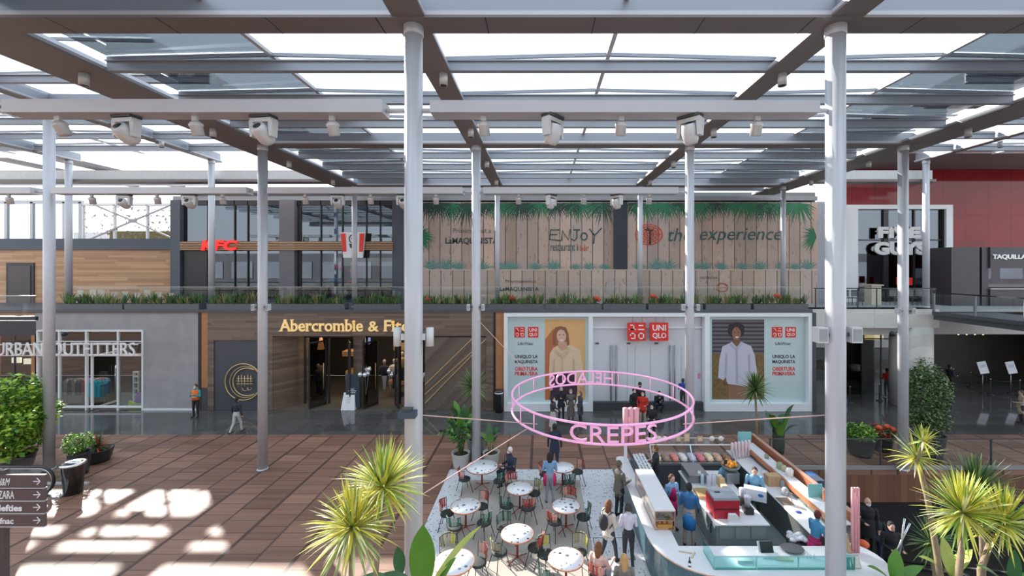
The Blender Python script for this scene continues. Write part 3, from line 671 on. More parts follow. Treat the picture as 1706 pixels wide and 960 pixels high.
# lights in shops
def shop_light(name, loc, e, size, c=(1,.85,.7)):
    l = bpy.data.lights.new(name, 'AREA'); l.energy = e; l.size = size; l.size_y = size*.4; l.shape = 'RECTANGLE'; l.color = c
    o = bpy.data.objects.new(name, l); COL.objects.link(o); o.location = loc; return o
shop_light('shop_ceiling_light', (fx(540), FY+2.2, 4.6), 60, 3, (1,.75,.5)); shop_light('shop_ceiling_light', (fx(640), FY+2.2, 4.6), 60, 3, (1,.75,.5))
shop_light('shop_ceiling_light', (fx(150), FY+2.5, 5.1), 150, 5, (1,.93,.85)); shop_light('shop_ceiling_light', (fx(20), FY+2.5, 5.1), 40, 2, (1,.85,.7))
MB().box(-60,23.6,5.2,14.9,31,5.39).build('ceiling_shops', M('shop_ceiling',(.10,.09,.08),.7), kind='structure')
MB().box(fx(336),FY+.35,0,fx(346),30.9,5.2).build('wall_between_shops', DARK, kind='structure')
MB().box(fx(828),FY+.35,0,fx(838),30.9,5.2).build('wall_between_shops_right', DARK, kind='structure')

# ---- white shop front with posters
uq = thing('shop_front', 'white framed shop front with closed white doors between two posters', 'shop front', (fx(1095), FY, 0))
WF = M('white_lacquer', (.84,.86,.88), .3, 0, .02)
m = MB(); Y0, Y1 = FY-.22, FY+.25
m.box(fx(840),Y0,0,fx(846),Y1,fz(521)); m.box(fx(1343),Y0,0,fx(1349),Y1,fz(521)); m.box(fx(846),Y0,fz(527),fx(1343),Y1,fz(521))
m.box(fx(980),Y0,0,fx(987),Y1,fz(527)); m.box(fx(1172),Y0,0,fx(1180),Y1,fz(527)); m.box(fx(846),Y0,0,fx(980),Y1,fz(671)); m.box(fx(1180),Y0,0,fx(1343),Y1,fz(671))
m.build('white_frame', WF, uq)
MB().box(fx(1349),Y0-.03,0,fx(1355),Y1+.3,5.4).build('corner_post', DARK, uq)
WINB = M('window_backing_pale_blue', (.56,.68,.68), .5, 0, .04)
MB().box(fx(846),FY+.06,fz(671),fx(980),FY+.1,fz(527)).build('window_vinyl', WINB, uq); MB().box(fx(1180),FY+.06,fz(671),fx(1343),FY+.1,fz(527)).build('window_vinyl', WINB, uq)
MB().box(fx(987),FY+.30,fz(671),fx(1172),FY+.36,fz(527)).build('white_hoarding', M('shutter_white',(.70,.71,.75),.45,0,.03), uq)
MB().box(fx(987),FY+.18,fz(548),fx(1172),FY+.30,fz(545)).build('ledge', WF, uq)
MB().box(fx(987),FY+.02,-.01,fx(1172),FY+.6,fz(671)).build('threshold', DARK, uq)
MB().box(fx(987),FY-.0,.001,fx(1172),FY+.02,.04).build('floor_strip', DARK, uq)
m = MB()
for px in (1018,1022,1030,1047,1060,1086,1117,1124,1138): m.box(fx(px)-.008,FY+.29,fz(668),fx(px)+.008,FY+.302,fz(578))
m.build('door_joint', M('joint_grey',(.35,.36,.4),.5), uq)
for px in (1019,1027,1118,1126): MB().tube([(fx(px),FY+.2,fz(670)),(fx(px),FY+.2,fz(576))], .035, 8).build('pull_bar', M('rail_steel2',(.35,.36,.38),.3,.6), uq)
for px in (996,1049,1096): MB().box(fx(px)-.1,FY+.25,fz(575),fx(px)+.1,FY+.3,fz(572.5)).build('door_closer', DARK, uq)
# red logo boxes
KANA = [  # strokes in a unit square for the four katakana-like marks on the left box
 (.12,.60,.36,.66),(.30,.60,.36,.90),(.12,.84,.36,.90),(.08,.60,.44,.66),
 (.60,.82,.86,.88),(.56,.60,.90,.66),
 (.12,.38,.42,.44),(.12,.28,.18,.44),(.36,.12,.42,.44),(.18,.10,.42,.16),
 (.58,.10,.64,.44),(.84,.10,.90,.44),(.58,.38,.90,.44),(.58,.10,.90,.16)]
def logo(px0, py0, s, gap, Y, dep, parent, kname, unit='red_box'):
    for k in range(2):
        x0 = PX(px0+k*(s+gap), Y); x1 = PX(px0+k*(s+gap)+s, Y); z0 = PZ(py0+s, Y); z1 = PZ(py0, Y); w = x1-x0
        MB().box(x0, Y, z0, x1, Y+dep, z1).build(unit, RED, parent)
        m = MB()
        if k == 0:
            for a, b, c, d in KANA: m.box(x0+a*w, Y-.012, z0+b*w, x0+c*w, Y-.002, z0+d*w)
        else:
            put_text(m, 'UNI', x0+.12*w, x0+.86*w, z0+.56*w, z0+.88*w, Y-.012, .01, bold=.02); put_text(m, 'QLO', x0+.12*w, x0+.88*w, z0+.10*w, z0+.44*w, Y-.012, .01, bold=.02)
        m.build('white_characters', MATS['sign_white'], parent)
sb = thing('hanging_sign', 'pair of red square signs hanging over the white doors', 'sign', (fx(1080), FY-.15, fz(568)))
logo(1046, 538, 30, 7.5, FY-.2, .15, sb, 'x')
for px in (1053,1069,1091,1105): MB().tube([(fx(px),FY-.12,fz(539)),(fx(px),FY-.12,fz(524))], .008, 6).build('hanger_wire', DARK, sb)
def window_text(px0, label):
    t = thing('window_graphic', label, 'window graphic', (fx(px0+20), FY+.05, fz(630)))
    logo(px0, 545, 17.5, 5, FY+.045, .01, t, 'y', 'red_square')
    BK = M('print_black',(.02,.025,.03),.5)
    sign('brand_line', 'LifeWear', px0+6, px0+32, 570, 575, FY+.05, BK, t, .006)
    sign('black_text', 'UNIQLO LA', px0+1, px0+39, 591.5, 598, FY+.05, BK, t, .006, bold=.02)
    sign('black_text', 'MAQUINISTA', px0+1, px0+39, 600, 606.5, FY+.05, BK, t, .006, bold=.02)
    sign('red_text', 'OBERTURA', px0+1, px0+39, 611.5, 618, FY+.05, RED, t, .006, bold=.02)
    sign('red_text', 'PRIMAVERA', px0+1, px0+39, 619.5, 626, FY+.05, RED, t, .006, bold=.02)
window_text(857, 'red logo squares and opening text on the left window of the white shop')
window_text(1286, 'red logo squares and opening text on the right window of the white shop')
def flat(parent, name, layers):
    for i, (poly, mat, nm) in enumerate(layers):
        m = MB(); m.vprism([(fx(a), fz(b)) for a, b in poly], FY+.05-.003*i, FY+.053-.003*i); m.build(nm, mat, parent)
def blob(cx, cy, rx, ry, n=18, a0=0, a1=360): return [(cx+rx*cos(radians(a0+(a1-a0)*i/n)), cy-ry*sin(radians(a0+(a1-a0)*i/n))) for i in range(n)]
def rev(p): return p[::-1]
P = lambda n, c: M('poster_'+n, c, .6, 0, .06, 5)
t = thing('poster', 'tall poster of a person in a cream shirt on an orange ground', 'poster', (fx(941), FY+.05, fz(667)))
flat(t, 'p', [(rev([(908,532),(975,532),(975,667),(908,667)]), P('orange',(.78,.46,.20)), 'printed_ground'),
 (rev([(908,566),(922,548),(930,560),(925,600),(918,667),(908,667)]), P('rust',(.52,.17,.07)), 'printed_shade'),
 (rev([(914,640),(916,590),(922,580),(938,572),(954,576),(966,584),(971,610),(973,645),(967,648),(960,622),(958,626),(922,626),(920,645)]), P('cream',(.76,.58,.38)), 'printed_shirt'),
 (rev([(920,622),(959,622),(962,650),(960,667),(916,667),(918,645)]), P('plum',(.05,.028,.05)), 'printed_trousers'),
 (blob(934,561,13,17), P('auburn',(.36,.16,.08)), 'printed_hair'), (rev([(930,570),(944,570),(945,580),(937,585),(930,580)]), P('skin',(.62,.36,.24)), 'printed_neck'),
 (blob(935.5,560,8,11.5), P('skin2',(.74,.47,.34)), 'printed_face'), (rev([(921,556),(925,546),(934,543.5),(943,546),(947,556),(949,574),(945,577),(944,560),(940,551),(934,549),(928,553),(926,562),(926,576),(921,573)]), P('auburn2',(.30,.12,.06)), 'printed_hair'),
 (blob(932.3,558,1.3,.8,10), P('ink',(.06,.03,.02)), 'printed_eye'), (blob(938.8,558,1.3,.8,10), P('ink',(.06,.03,.02)), 'printed_eye'), (rev([(935,560),(936.6,564),(934.8,564)]), P('noseshade',(.60,.33,.22)), 'printed_nose'),
 (blob(936,567,3.2,1.2,10), P('smile',(.9,.8,.75)), 'printed_mouth'),
 (rev([(936,590),(937,590),(937.4,622),(936.2,622)]), P('seam',(.60,.44,.27)), 'printed_placket'), (rev([(922,600),(924,598),(923,622),(921.5,622)]), P('seam',(.60,.44,.27)), 'printed_fold'), (rev([(955,596),(957,600),(957,622),(955.5,622)]), P('seam',(.60,.44,.27)), 'printed_fold'),
 (rev([(914,640),(920,640),(921,650),(916,652)]), P('skin',(.62,.36,.24)), 'printed_hand'), (rev([(966,644),(973,643),(972,652),(967,653)]), P('skin',(.62,.36,.24)), 'printed_hand'),
 (rev([(926,582),(936,591),(946,579),(950,582),(938,597),(924,586)]), P('collar',(.66,.48,.30)), 'printed_collar')])
t = thing('poster', 'tall poster of a person in a white shirt before slatted boards', 'poster', (fx(1230), FY+.05, fz(666)))
def slat_mat():
    t = NT('poster_slats'); t.set(.6); o = t.xyz(); f = t.math('LESS_THAN', t.math('FRACT', t.math('DIVIDE', o[2], .22)), .5)
    nz = t.noise(t.gp.outputs['Position'], 12, 3); hi = t.math('GREATER_THAN', o[2], 3.1)
    a = t.mix(f, (.05,.045,.055), (.16,.14,.15)); b = t.mix(nz, (.04,.03,.015), (.35,.22,.07)); t.col(t.mix(hi, b, a)); return t.mat
flat(t, 'p', [(rev([(1187,533),(1274,533),(1274,666),(1187,666)]), slat_mat(), 'printed_ground'),
 (rev([(1214,640),(1246,640),(1247,666),(1214,666)]), P('brown',(.28,.14,.08)), 'printed_trousers'),
 (rev([(1197,630),(1199,600),(1204,578),(1220,570),(1236,570),(1252,577),(1258,592),(1262,622),(1260,632),(1250,634),(1246,645),(1228,642),(1212,640),(1210,628),(1206,634)]), P('lilac',(.58,.56,.66)), 'printed_shirt'),
 (blob(1227,551,14,13.5), P('curls',(.03,.02,.02)), 'printed_hair'), (rev([(1222,560),(1233,560),(1234,571),(1228,578),(1221,571)]), P('dskin',(.20,.09,.05)), 'printed_neck'),
 (blob(1227.5,556,7.5,11), P('dskin2',(.30,.14,.09)), 'printed_face'), (blob(1224.8,554,1.2,.8,10), P('ink2',(.02,.01,.01)), 'printed_eye'), (blob(1230.6,554,1.2,.8,10), P('ink2',(.02,.01,.01)), 'printed_eye'),
 (blob(1219,544,5,4,10), P('curls',(.03,.02,.02)), 'printed_curl'), (blob(1228,541,6,4.5,10), P('curls',(.03,.02,.02)), 'printed_curl'), (blob(1236,546,5,5,10), P('curls',(.03,.02,.02)), 'printed_curl'),
 (blob(1228,562,3,1.3,10), P('smile2',(.85,.8,.78)), 'printed_mouth'), (rev([(1221,571),(1228,579),(1235,571),(1238,574),(1228,584),(1218,575)]), P('collar2',(.50,.48,.58)), 'printed_collar'),
 (rev([(1210,590),(1212,590),(1211,626),(1209,626)]), P('placket',(.45,.43,.53)), 'printed_fold'), (rev([(1248,590),(1250,592),(1251,628),(1249,628)]), P('placket',(.45,.43,.53)), 'printed_fold'),
 (rev([(1206,634),(1212,638),(1213,644),(1207,641)]), P('dskin',(.20,.09,.05)), 'printed_hand'),
 (rev([(1227.2,578),(1229,578),(1230,640),(1228,640)]), P('placket',(.45,.43,.53)), 'printed_placket')])
t = thing('sticker', 'small pink notice on the white wall behind the ring', 'sticker', (fx(1168), Y0-.004, fz(632))); MB().box(fx(1166),FY+.285,fz(633),fx(1170),FY+.296,fz(624)).build('sheet', M('pink_note',(.75,.3,.45),.5), t)
# ------------------------------------------------------------------ upper terrace
UY = 28.0
def ux(p): return PX(p, UY)
def uz(p): return PZ(p, UY)
# left: wood clad wall, navy cap, clerestory
m = MB(); m.box(-40, UY, 5.56, ux(288), UY+.4, uz(415)); m.build('wall_upper_left', WOODWALL, kind='structure')
NAVY = M('navy_fascia', (.055,.07,.095), .5, 0, .08)
MB().box(-40, UY-.15, uz(416), ux(288), UY+.6, uz(398)).build('trim_1', NAVY, kind='structure')
t = thing('door', 'dark flush door in the wood clad wall on the upper level at far left', 'door', (ux(36), UY, 5.56))
MB().box(ux(12), UY-.06, 5.56, ux(58), UY, uz(438)).build('door_frame', BLACK, t); MB().box(ux(17), UY-.09, 5.56, ux(53), UY-.06, uz(443)).build('leaf', M('door_brown',(.06,.045,.045),.4), t)
# clerestory with cross bracing
t = thing('clerestory_window', 'bright glazed opening with crossed steel bracing above the wood wall', 'window', (ux(210), UY+.2, uz(400)))
m = MB(); a = PZ(400,UY); b = PZ(341,UY)
for px in (134, 187, 242, 287): m.box(ux(px)-.05, UY+.1, a, ux(px)+.05, UY+.25, b)
m.box(ux(133),UY+.1,b-.05,ux(288),UY+.3,b+.1); m.build('window_frame', WHITE, t)
m = MB(); c = (ux(220), uz(368))
for p in ((155,341),(285,341),(150,398),(288,398)): m.bar((c[0],UY+.05,c[1]),(ux(p[0]),UY+.05,uz(p[1])),.07,.09)
m.box(c[0]-.25,UY,c[1]-.12,c[0]+.25,UY+.1,c[1]+.12); m.build('cross_brace', M('brace_grey',(.42,.40,.40),.5), t)
def leafprint():
    n = NT('leaf_printed_glass'); n.t.nodes.remove(n.b)
    nz = n.noise(n.gp.outputs['Position'], 5.0, 2); f = n.math('MULTIPLY', n.math('GREATER_THAN', nz, .625), .8)
    tr = n.n('ShaderNodeBsdfTransparent', i={0:(.97,.97,.97,1)}); df = n.n('ShaderNodeBsdfDiffuse', i={0:(.30,.29,.27,1)})
    mx = n.n('ShaderNodeMixShader', i={0:f,1:tr.outputs[0],2:df.outputs[0]}); n.link(mx.outputs[0], n.out.inputs[0]); return n.mat
MB().box(ux(135),UY+.15,a,ux(286),UY+.17,b).build('printed_glass', leafprint(), t)
t = thing('clerestory_window', 'bright glazed opening at the far left edge above the wood wall', 'window', (ux(40), UY+.2, uz(400)))
m = MB(); b2 = PZ(336,UY)
for px in (-60, 6, 49, 80, 103, 130): m.box(ux(px)-.09, UY+.1, a, ux(px)+.09, UY+.25, b2)
m.box(-36,UY+.1,b2-.1,ux(132),UY+.3,b2+.1); m.build('window_frame', M('frame_pale_grey',(.5,.52,.55),.4), t)
MB().box(-36,UY+.15,a,ux(130),UY+.17,b2).build('pane', SHOPG, t)
# pale roof band seen beyond the clerestory
MB().box(-44, 40, 0, -12, 60, 11.2).build('wall_far_block', M('far_block_pale',(.62,.62,.62),.7,0,.1,.4), kind='structure')
hg = MB(); hg.box(-33.9,33.4,5.56,-25,34.4,10.75); tag(hg.build('hedge', M('hedge_olive',(.16,.15,.07),.9,0,.6,9)), 'olive hedge seen through the braced clerestory', 'hedge')

# glass restaurant front
kf = thing('shop_front', 'tall glass restaurant front with red letters and a slatted wood band', 'shop front', (ux(490), UY, 5.56))
zt = uz(334)
m = MB(); m.box(ux(288),UY-.2,5.56,ux(304),UY+.4,zt); m.box(ux(655),UY-.2,5.56,ux(672),UY+.4,zt)
m.build('dark_pillar', M('pillar_navy_grey',(.07,.08,.10),.45), kf)
MB().box(ux(469),UY-.25,5.56,ux(494),UY+.35,zt).build('grey_pillar', M('pillar_grey',(.15,.14,.15),.5), kf)
MB().box(ux(288),UY+.0,zt,ux(1362),UY+.6,uz(327)).build('trim_2', M('gutter_grey',(.25,.25,.26),.5), kind='structure')
MB().box(ux(304),UY+.1,5.56,ux(655),UY+.13,zt).build('glazing', REFLG, kf)
m = MB()
for px in (345,390,412,440,500,534,570,610,633): m.box(ux(px)-.03,UY+.02,5.56,ux(px)+.03,UY+.1,zt)
m.box(ux(304),UY+.02,uz(342),ux(655),UY+.1,zt); m.build('mullion', BLACK, kf)
m = MB()
for i in range(5): m.box(ux(306),UY-.30,uz(417-2.9*i),ux(657),UY-.22,uz(415.2-2.9*i))
m.build('wood_slat', M('slat_pine',(.46,.28,.15),.5,0,.1), kf)
MB().box(ux(306),UY-.22,uz(417.5),ux(657),UY-.18,uz(402.5)).build('slat_backing', M('slat_backing_brown',(.10,.06,.04),.6), kf)  # dark brown board behind the slats
MB().box(ux(306),UY-.02,5.56,ux(345),UY+.08,uz(417)).build('dark_door_panel', BLACK, kf)
t = thing('sign_lettering', 'red three letter sign on the slatted band', 'sign', (ux(365), UY-.35, uz(418)))
sign('letters', 'KFC', 334, 395, 400, 417.5, UY-.42, M('neon_red',(.75,.02,.02),.4,0,.02,emit=(1,.02,.01),es=.45), t, .1, shear=.15, bold=.04)
t = thing('bucket_sign', 'tapered bucket shaped sign with red stripes hanging on the slatted band', 'sign', (ux(593), UY-.4, uz(430)))
def trap(a0,a1,b0,b1,py0,py1,y0,y1): return [(ux(b0),uz(py1)),(ux(b1),uz(py1)),(ux(a1),uz(py0)),(ux(a0),uz(py0))]
m = MB(); m.vprism(trap(572,613,577,609,388,430,0,0), UY-.45, UY-.33); m.build('bucket_body', WHITE, t)
MB().vprism(trap(573,581,576,582.5,390,420,0,0), UY-.47, UY-.45).build('red_stripe', RED, t); MB().vprism(trap(604,612,603,609.5,390,420,0,0), UY-.47, UY-.45).build('red_stripe', RED, t)
m = MB()
for i,(cx,cy,r) in enumerate(((592.5,399,5.5),)):
    m.tube([(ux(cx+r*cos(a_)*1.0),UY-.46,uz(cy+r*1.2*sin(a_))) for a_ in [2*pi*k/20 for k in range(20)]], .03, 5, close=True)
m.box(ux(590),UY-.47,uz(399),ux(591.5),UY-.455,uz(397.5)); m.box(ux(594),UY-.47,uz(399),ux(595.5),UY-.455,uz(397.5)); m.vprism([(ux(589),uz(414)),(ux(596),uz(414)),(ux(598),uz(407)),(ux(587),uz(407))], UY-.47, UY-.455)
m.build('portrait_mark', BLACK, t)
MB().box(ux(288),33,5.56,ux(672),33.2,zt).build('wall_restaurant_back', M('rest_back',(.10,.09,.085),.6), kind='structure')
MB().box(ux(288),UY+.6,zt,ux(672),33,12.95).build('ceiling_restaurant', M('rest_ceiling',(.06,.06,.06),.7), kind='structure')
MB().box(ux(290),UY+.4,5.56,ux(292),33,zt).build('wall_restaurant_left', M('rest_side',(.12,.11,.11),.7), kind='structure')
t = thing('service_counter', 'pale service counter inside the glass restaurant', 'counter', (ux(560), 31, 5.56)); MB().box(ux(505),30.8,5.56,ux(650),31.4,6.7).box(ux(503),30.7,6.7,ux(652),31.5,6.76).build('body', M('counter_grey',(.35,.33,.3),.5), t)
m = MB(); m.box(ux(510),31.6,8.0,ux(640),31.8,8.6); tag(m.build('menu_board', M('menu_glow',(.3,.3,.3),.5,0,.5,4,emit=(.8,.75,.65),es=.35)), 'long glowing menu board inside the restaurant', 'menu board')
for i, (px, py, c, l) in enumerate(((545,447,(.7,.03,.03),'large red round lamp shade in the restaurant'),(571,453,(.6,.03,.03),'smaller red round lamp shade in the restaurant'),(537,468,(.05,.3,.6),'blue round lamp shade in the restaurant'),(569,473,(.7,.05,.04),'lowest red lamp shade in the restaurant'))):
    x, z = ux(px), uz(py); t = thing('pendant_lamp', l, 'lamp', (x, UY+1.5, z)); MB().lathe([(.0,.22),(.12,.2),(.38,.03),(.38,-.03),(.0,-.03)], (x,UY+1.5,z), 16).build('shade', M('shade%d'%i, c, .4, 0, .02, emit=c, es=.4), t)
    MB().tube([(x,UY+1.5,z+.2),(x,UY+1.5,zt)], .012, 5).build('cord', BLACK, t)
shop_light('restaurant_light', (ux(560), UY+2.5, zt-.2), 60, 5, (1,.9,.8)); shop_light('restaurant_light', (ux(390), UY+2.5, zt-.2), 35, 4, (1,.9,.8))
for i, px in enumerate((320,372,425,452,518,548,603,640)):
    t = thing('dining_set', f'white topped cafe table seen through the restaurant glass, {["1st","2nd","3rd","4th","5th","6th","7th","8th"][i]} from the left', 'table', (ux(px), UY+.9+.4*(i%2), 5.56))
    x, y = ux(px), UY+.9+.4*(i%2)
    MB().cyl((x,y,6.28), .38, .03, 18).build('tabletop', WHITE, t); MB().cyl((x,y,5.56), .03, .72, 8).build('pedestal', BLACK, t)

# boarding with printed planks
def plank_print(name, base, light, w):
    t = NT(name); t.set(.6); o = t.xyz(); row = t.math('FLOOR', t.math('DIVIDE', t.math('ADD', o[0], 70), w)); r = t.white(t.comb(row, 2.0)); r2 = t.white(t.comb(row, 7.0))
    g = t.noise(t.comb(t.math('MULTIPLY', o[0], 9), 1.0, t.math('MULTIPLY', o[2], .9)), 1.5, 5)
    c = t.mix(t.math('ADD', t.math('MULTIPLY', r, .6), t.math('MULTIPLY', g, .5)), base, light); c = t.mix(t.math('MULTIPLY', r2, .35), c, (.42,.38,.40))
    kn = t.noise(t.comb(t.math('MULTIPLY', o[0], 3), 1.0, o[2]), 2.2, 2); c = t.mix(t.math('MULTIPLY', t.math('GREATER_THAN', kn, .66), .5), c, (.16,.10,.09))
    fr = t.math('FRACT', t.math('DIVIDE', t.math('ADD', o[0], 70), w)); j = t.math('LESS_THAN', fr, .06); t.col(t.mix(j, c, (.05,.035,.03))); return t.mat
PL1 = plank_print('printed_planks', (.28,.19,.15), (.66,.47,.37), .72); PL2 = plank_print('printed_planks_lower', (.40,.28,.20), (.66,.50,.40), .74)
def palm(m, cx, cz, r, a0, a1, n, y, rnd):
    for i in range(n):
        a = radians(a0+(a1-a0)*(i+rnd.random()*.6)/n); L = r*(.75+.35*rnd.random()); w = r*.035
        d = (cos(a), sin(a)); p = (-d[1], d[0]); dr = -.12*L
        pts = [(cx+p[0]*w*.4, cz+p[1]*w*.4), (cx+d[0]*L*.5+p[0]*w, cz+d[1]*L*.5+p[1]*w), (cx+d[0]*L, cz+d[1]*L+dr), (cx+d[0]*L*.5-p[0]*w, cz+d[1]*L*.5-p[1]*w), (cx-p[0]*w*.4, cz-p[1]*w*.4)]
        yo = y-.012*rnd.random(); m.vprism(pts[::-1], yo, yo+.003)
PALM3 = M('print_dark_green',(.012,.05,.035),.6,0,.4,3); PALM1 = M('print_green',(.02,.16,.07),.6,0,.3,3); PALM2 = M('print_teal',(.12,.26,.22),.6,0,.2,3)
rnd = random.Random(3)
for nm, pa, pb, lab, texts in (('a',697,1022,'left half of the large upper boarding printed with planks and palms',0),('b',1045,1362,'right half of the large upper boarding printed with planks and palms',1)):
    t = thing('printed_boarding', lab, 'boarding', (ux((pa+pb)/2), UY, 7.7))
    MB().box(ux(pa),UY,7.6,ux(pb),UY+.2,uz(337)).build('panel', PL1, t)
    m = MB(); m3 = MB(); px = pa+14
    while px < pb-10:
        palm((m, m3)[rnd.random() < .45], ux(px), uz(338-rnd.random()*2), 1.1+.45*rnd.random(), 184, 356, 19, UY-.004, rnd); px += 14+rnd.random()*12
    k = [min(v[2] for v in m.v)]; m.v = [(min(max(v[0],ux(pa)),ux(pb)), v[1], min(v[2], uz(338))) for v in m.v]; m3.v = [(min(max(v[0],ux(pa)),ux(pb)), v[1], min(v[2], uz(338))) for v in m3.v]; m.build('printed_top_leaves', PALM1, t); m3.build('printed_dark_leaves', PALM3, t)  # second leaf set is printed in a darker green
    m = MB()
    for f_ in (.06,.13,.2,.33,.4,.47,.6,.68,.8,.87,.94): palm(m, ux(pa+(pb-pa)*f_+rnd.random()*8), uz(449), 1.0*(.6+.4*rnd.random()), 15, 165, 15, UY-.006, rnd)
    m.v = [(min(max(v[0],ux(pa)),ux(pb)), v[1], max(v[2], uz(449.5))) for v in m.v]; m.build('printed_bottom_leaves', PALM2, t)
    m = MB(); palm(m, ux(pa+1 if nm=='a' else pb-2), uz(395), 1.1, -70 if nm=='a' else 110, 70 if nm=='a' else 250, 20, UY-.008, rnd); 
    m.v = [(min(max(v[0],ux(pa)),ux(pb)), v[1], v[2]) for v in m.v]; m.build('printed_side_leaves', PALM1, t)
    TXT = M('print_dark_text',(.03,.05,.05),.6); T2 = M('print_teal_text',(.03,.10,.09),.6); RB = M('print_red',(.55,.08,.04),.6)
    if nm == 'a':
        sign('printed_text', 'Próximament a', 755, 818, 380, 388, UY-.024, M('print_faint',(.14,.13,.12),.6), t, .006)
        sign('printed_text', 'LaMAQUINISTA', 742, 830, 396, 408, UY-.024, TXT, t, .006, bold=.02)
        m = MB(); Q = lambda a,b: (ux(a), UY-.01, uz(b))
        def st(*pts): m.tube([Q(*p) for p in pts], .045, 5)
        st((932,383),(917,383),(916,399),(934,401)); st((916,391),(928,391)); st((936,401),(937,384),(947,400),(950,382)); st((955,383),(966,383)); st((961,383),(961,396),(957,401),(951,398))
        m.tube([Q(973+5*cos(a_), 394+6*sin(a_)) for a_ in [2*pi*k/14 for k in range(14)]], .045, 5, close=True); st((982,381),(990,392)); st((1002,380),(990,393),(989,406)); m.build('hand_drawn_word', T2, t)
        sign('printed_text', 'restaurant', 917, 958, 407, 418, UY-.024, T2, t, .006); sign('printed_text', 'i', 961, 963, 407, 418, UY-.024, T2, t, .006); sign('red_text', 'bar', 966, 981, 408, 418, UY-.024, RB, t, .006)
    else:
        m = MB()
        def disc(r0, r1, n=36): 
            for k in range(n):
                a0, a1 = 2*pi*k/n, 2*pi*(k+1)/n
                m.vprism([(ux(1081)+r1*cos(a0)*.83,uz(391)+r1*sin(a0)*.64),(ux(1081)+r1*cos(a1)*.83,uz(391)+r1*sin(a1)*.64),(ux(1081)+r0*cos(a1)*.83,uz(391)+r0*sin(a1)*.64),(ux(1081)+r0*cos(a0)*.83,uz(391)+r0*sin(a0)*.64)][::-1], UY-.02, UY-.01)
        for r in (.12,.34,.56,.78,1.0): disc(r, r+.10)
        for k in range(12): a_ = pi*k/6; m.bar((ux(1081)+.1*cos(a_),UY-.015,uz(391)+.08*sin(a_)),(ux(1081)+.85*cos(a_),UY-.015,uz(391)+.66*sin(a_)),.01,.05)
        m.build('round_emblem', RB, t)
        m = MB(); m.tube([(ux(1083),UY-.03,uz(407)),(ux(1083),UY-.03,uz(384)),(ux(1078),UY-.03,uz(380))], .05, 5); m.bar((ux(1075),UY-.03,uz(383)),(ux(1088),UY-.03,uz(384)),.02,.08); m.build('emblem_mark', TXT, t)
        sign('printed_text', 'the', 1113, 1152, 380, 402, UY-.024, T2, t, .006, shear=.25); sign('printed_text', 'experience', 1166, 1303, 380, 407, UY-.024, T2, t, .006, shear=.25)
MB().box(ux(1022),UY-.1,5.56,ux(1045),UY+.2,uz(337)).build('wall_dark_strip', M('navy_black',(.025,.03,.04),.5), kind='structure')
t = thing('printed_boarding', 'low plank printed boarding behind the terrace planters', 'boarding', (ux(1030), UY-.9, 5.56))
MB().box(PX(700,UY-.9),UY-.9,5.56,PX(1362,UY-.9),UY-.1,PZ(450,UY-.9)).build('panel', PL2, t)
MB().box(PX(700,UY-.9),UY-.92,PZ(450.6,UY-.9),PX(1362,UY-.9),UY-.9,PZ(449,UY-.9)).build('top_edge', M('edge_pale',(.6,.5,.42),.6), t)
LY = UY-.91
sign('printed_text', 'Próximament a', 842, 893, 466, 471, LY-.01, MATS['print_faint'], t, .006); sign('printed_text', 'LaMAQUINISTA', 833, 898, 478, 486, LY-.01, TXT, t, .006, bold=.02)
sign('printed_text', 'ESTRENA', 1169, 1196, 461, 465, LY-.01, MATS['print_faint'], t, .006)
m = MB(); m.tube([(PX(1203+9*cos(a_),LY),LY-.01,PZ(479+7*sin(a_),LY)) for a_ in [2*pi*k/20 for k in range(20)]], .03, 5, close=True); m.bar((PX(1196,LY),LY-.01,PZ(479,LY)),(PX(1210,LY),LY-.01,PZ(479,LY)),.02,.08); m.build('round_emblem', RB, t)
MB().box(ux(672),UY-.1,5.56,ux(697),UY+.1,uz(337)).build('wall_link_panel', M('link_panel_grey',(.30,.29,.31),.6), kind='structure')
MB().box(ux(672),UY+.6,5.56,ux(1368),33,12.95).build('wall_boarding_block', M('block_grey',(.2,.2,.2),.8), kind='structure')

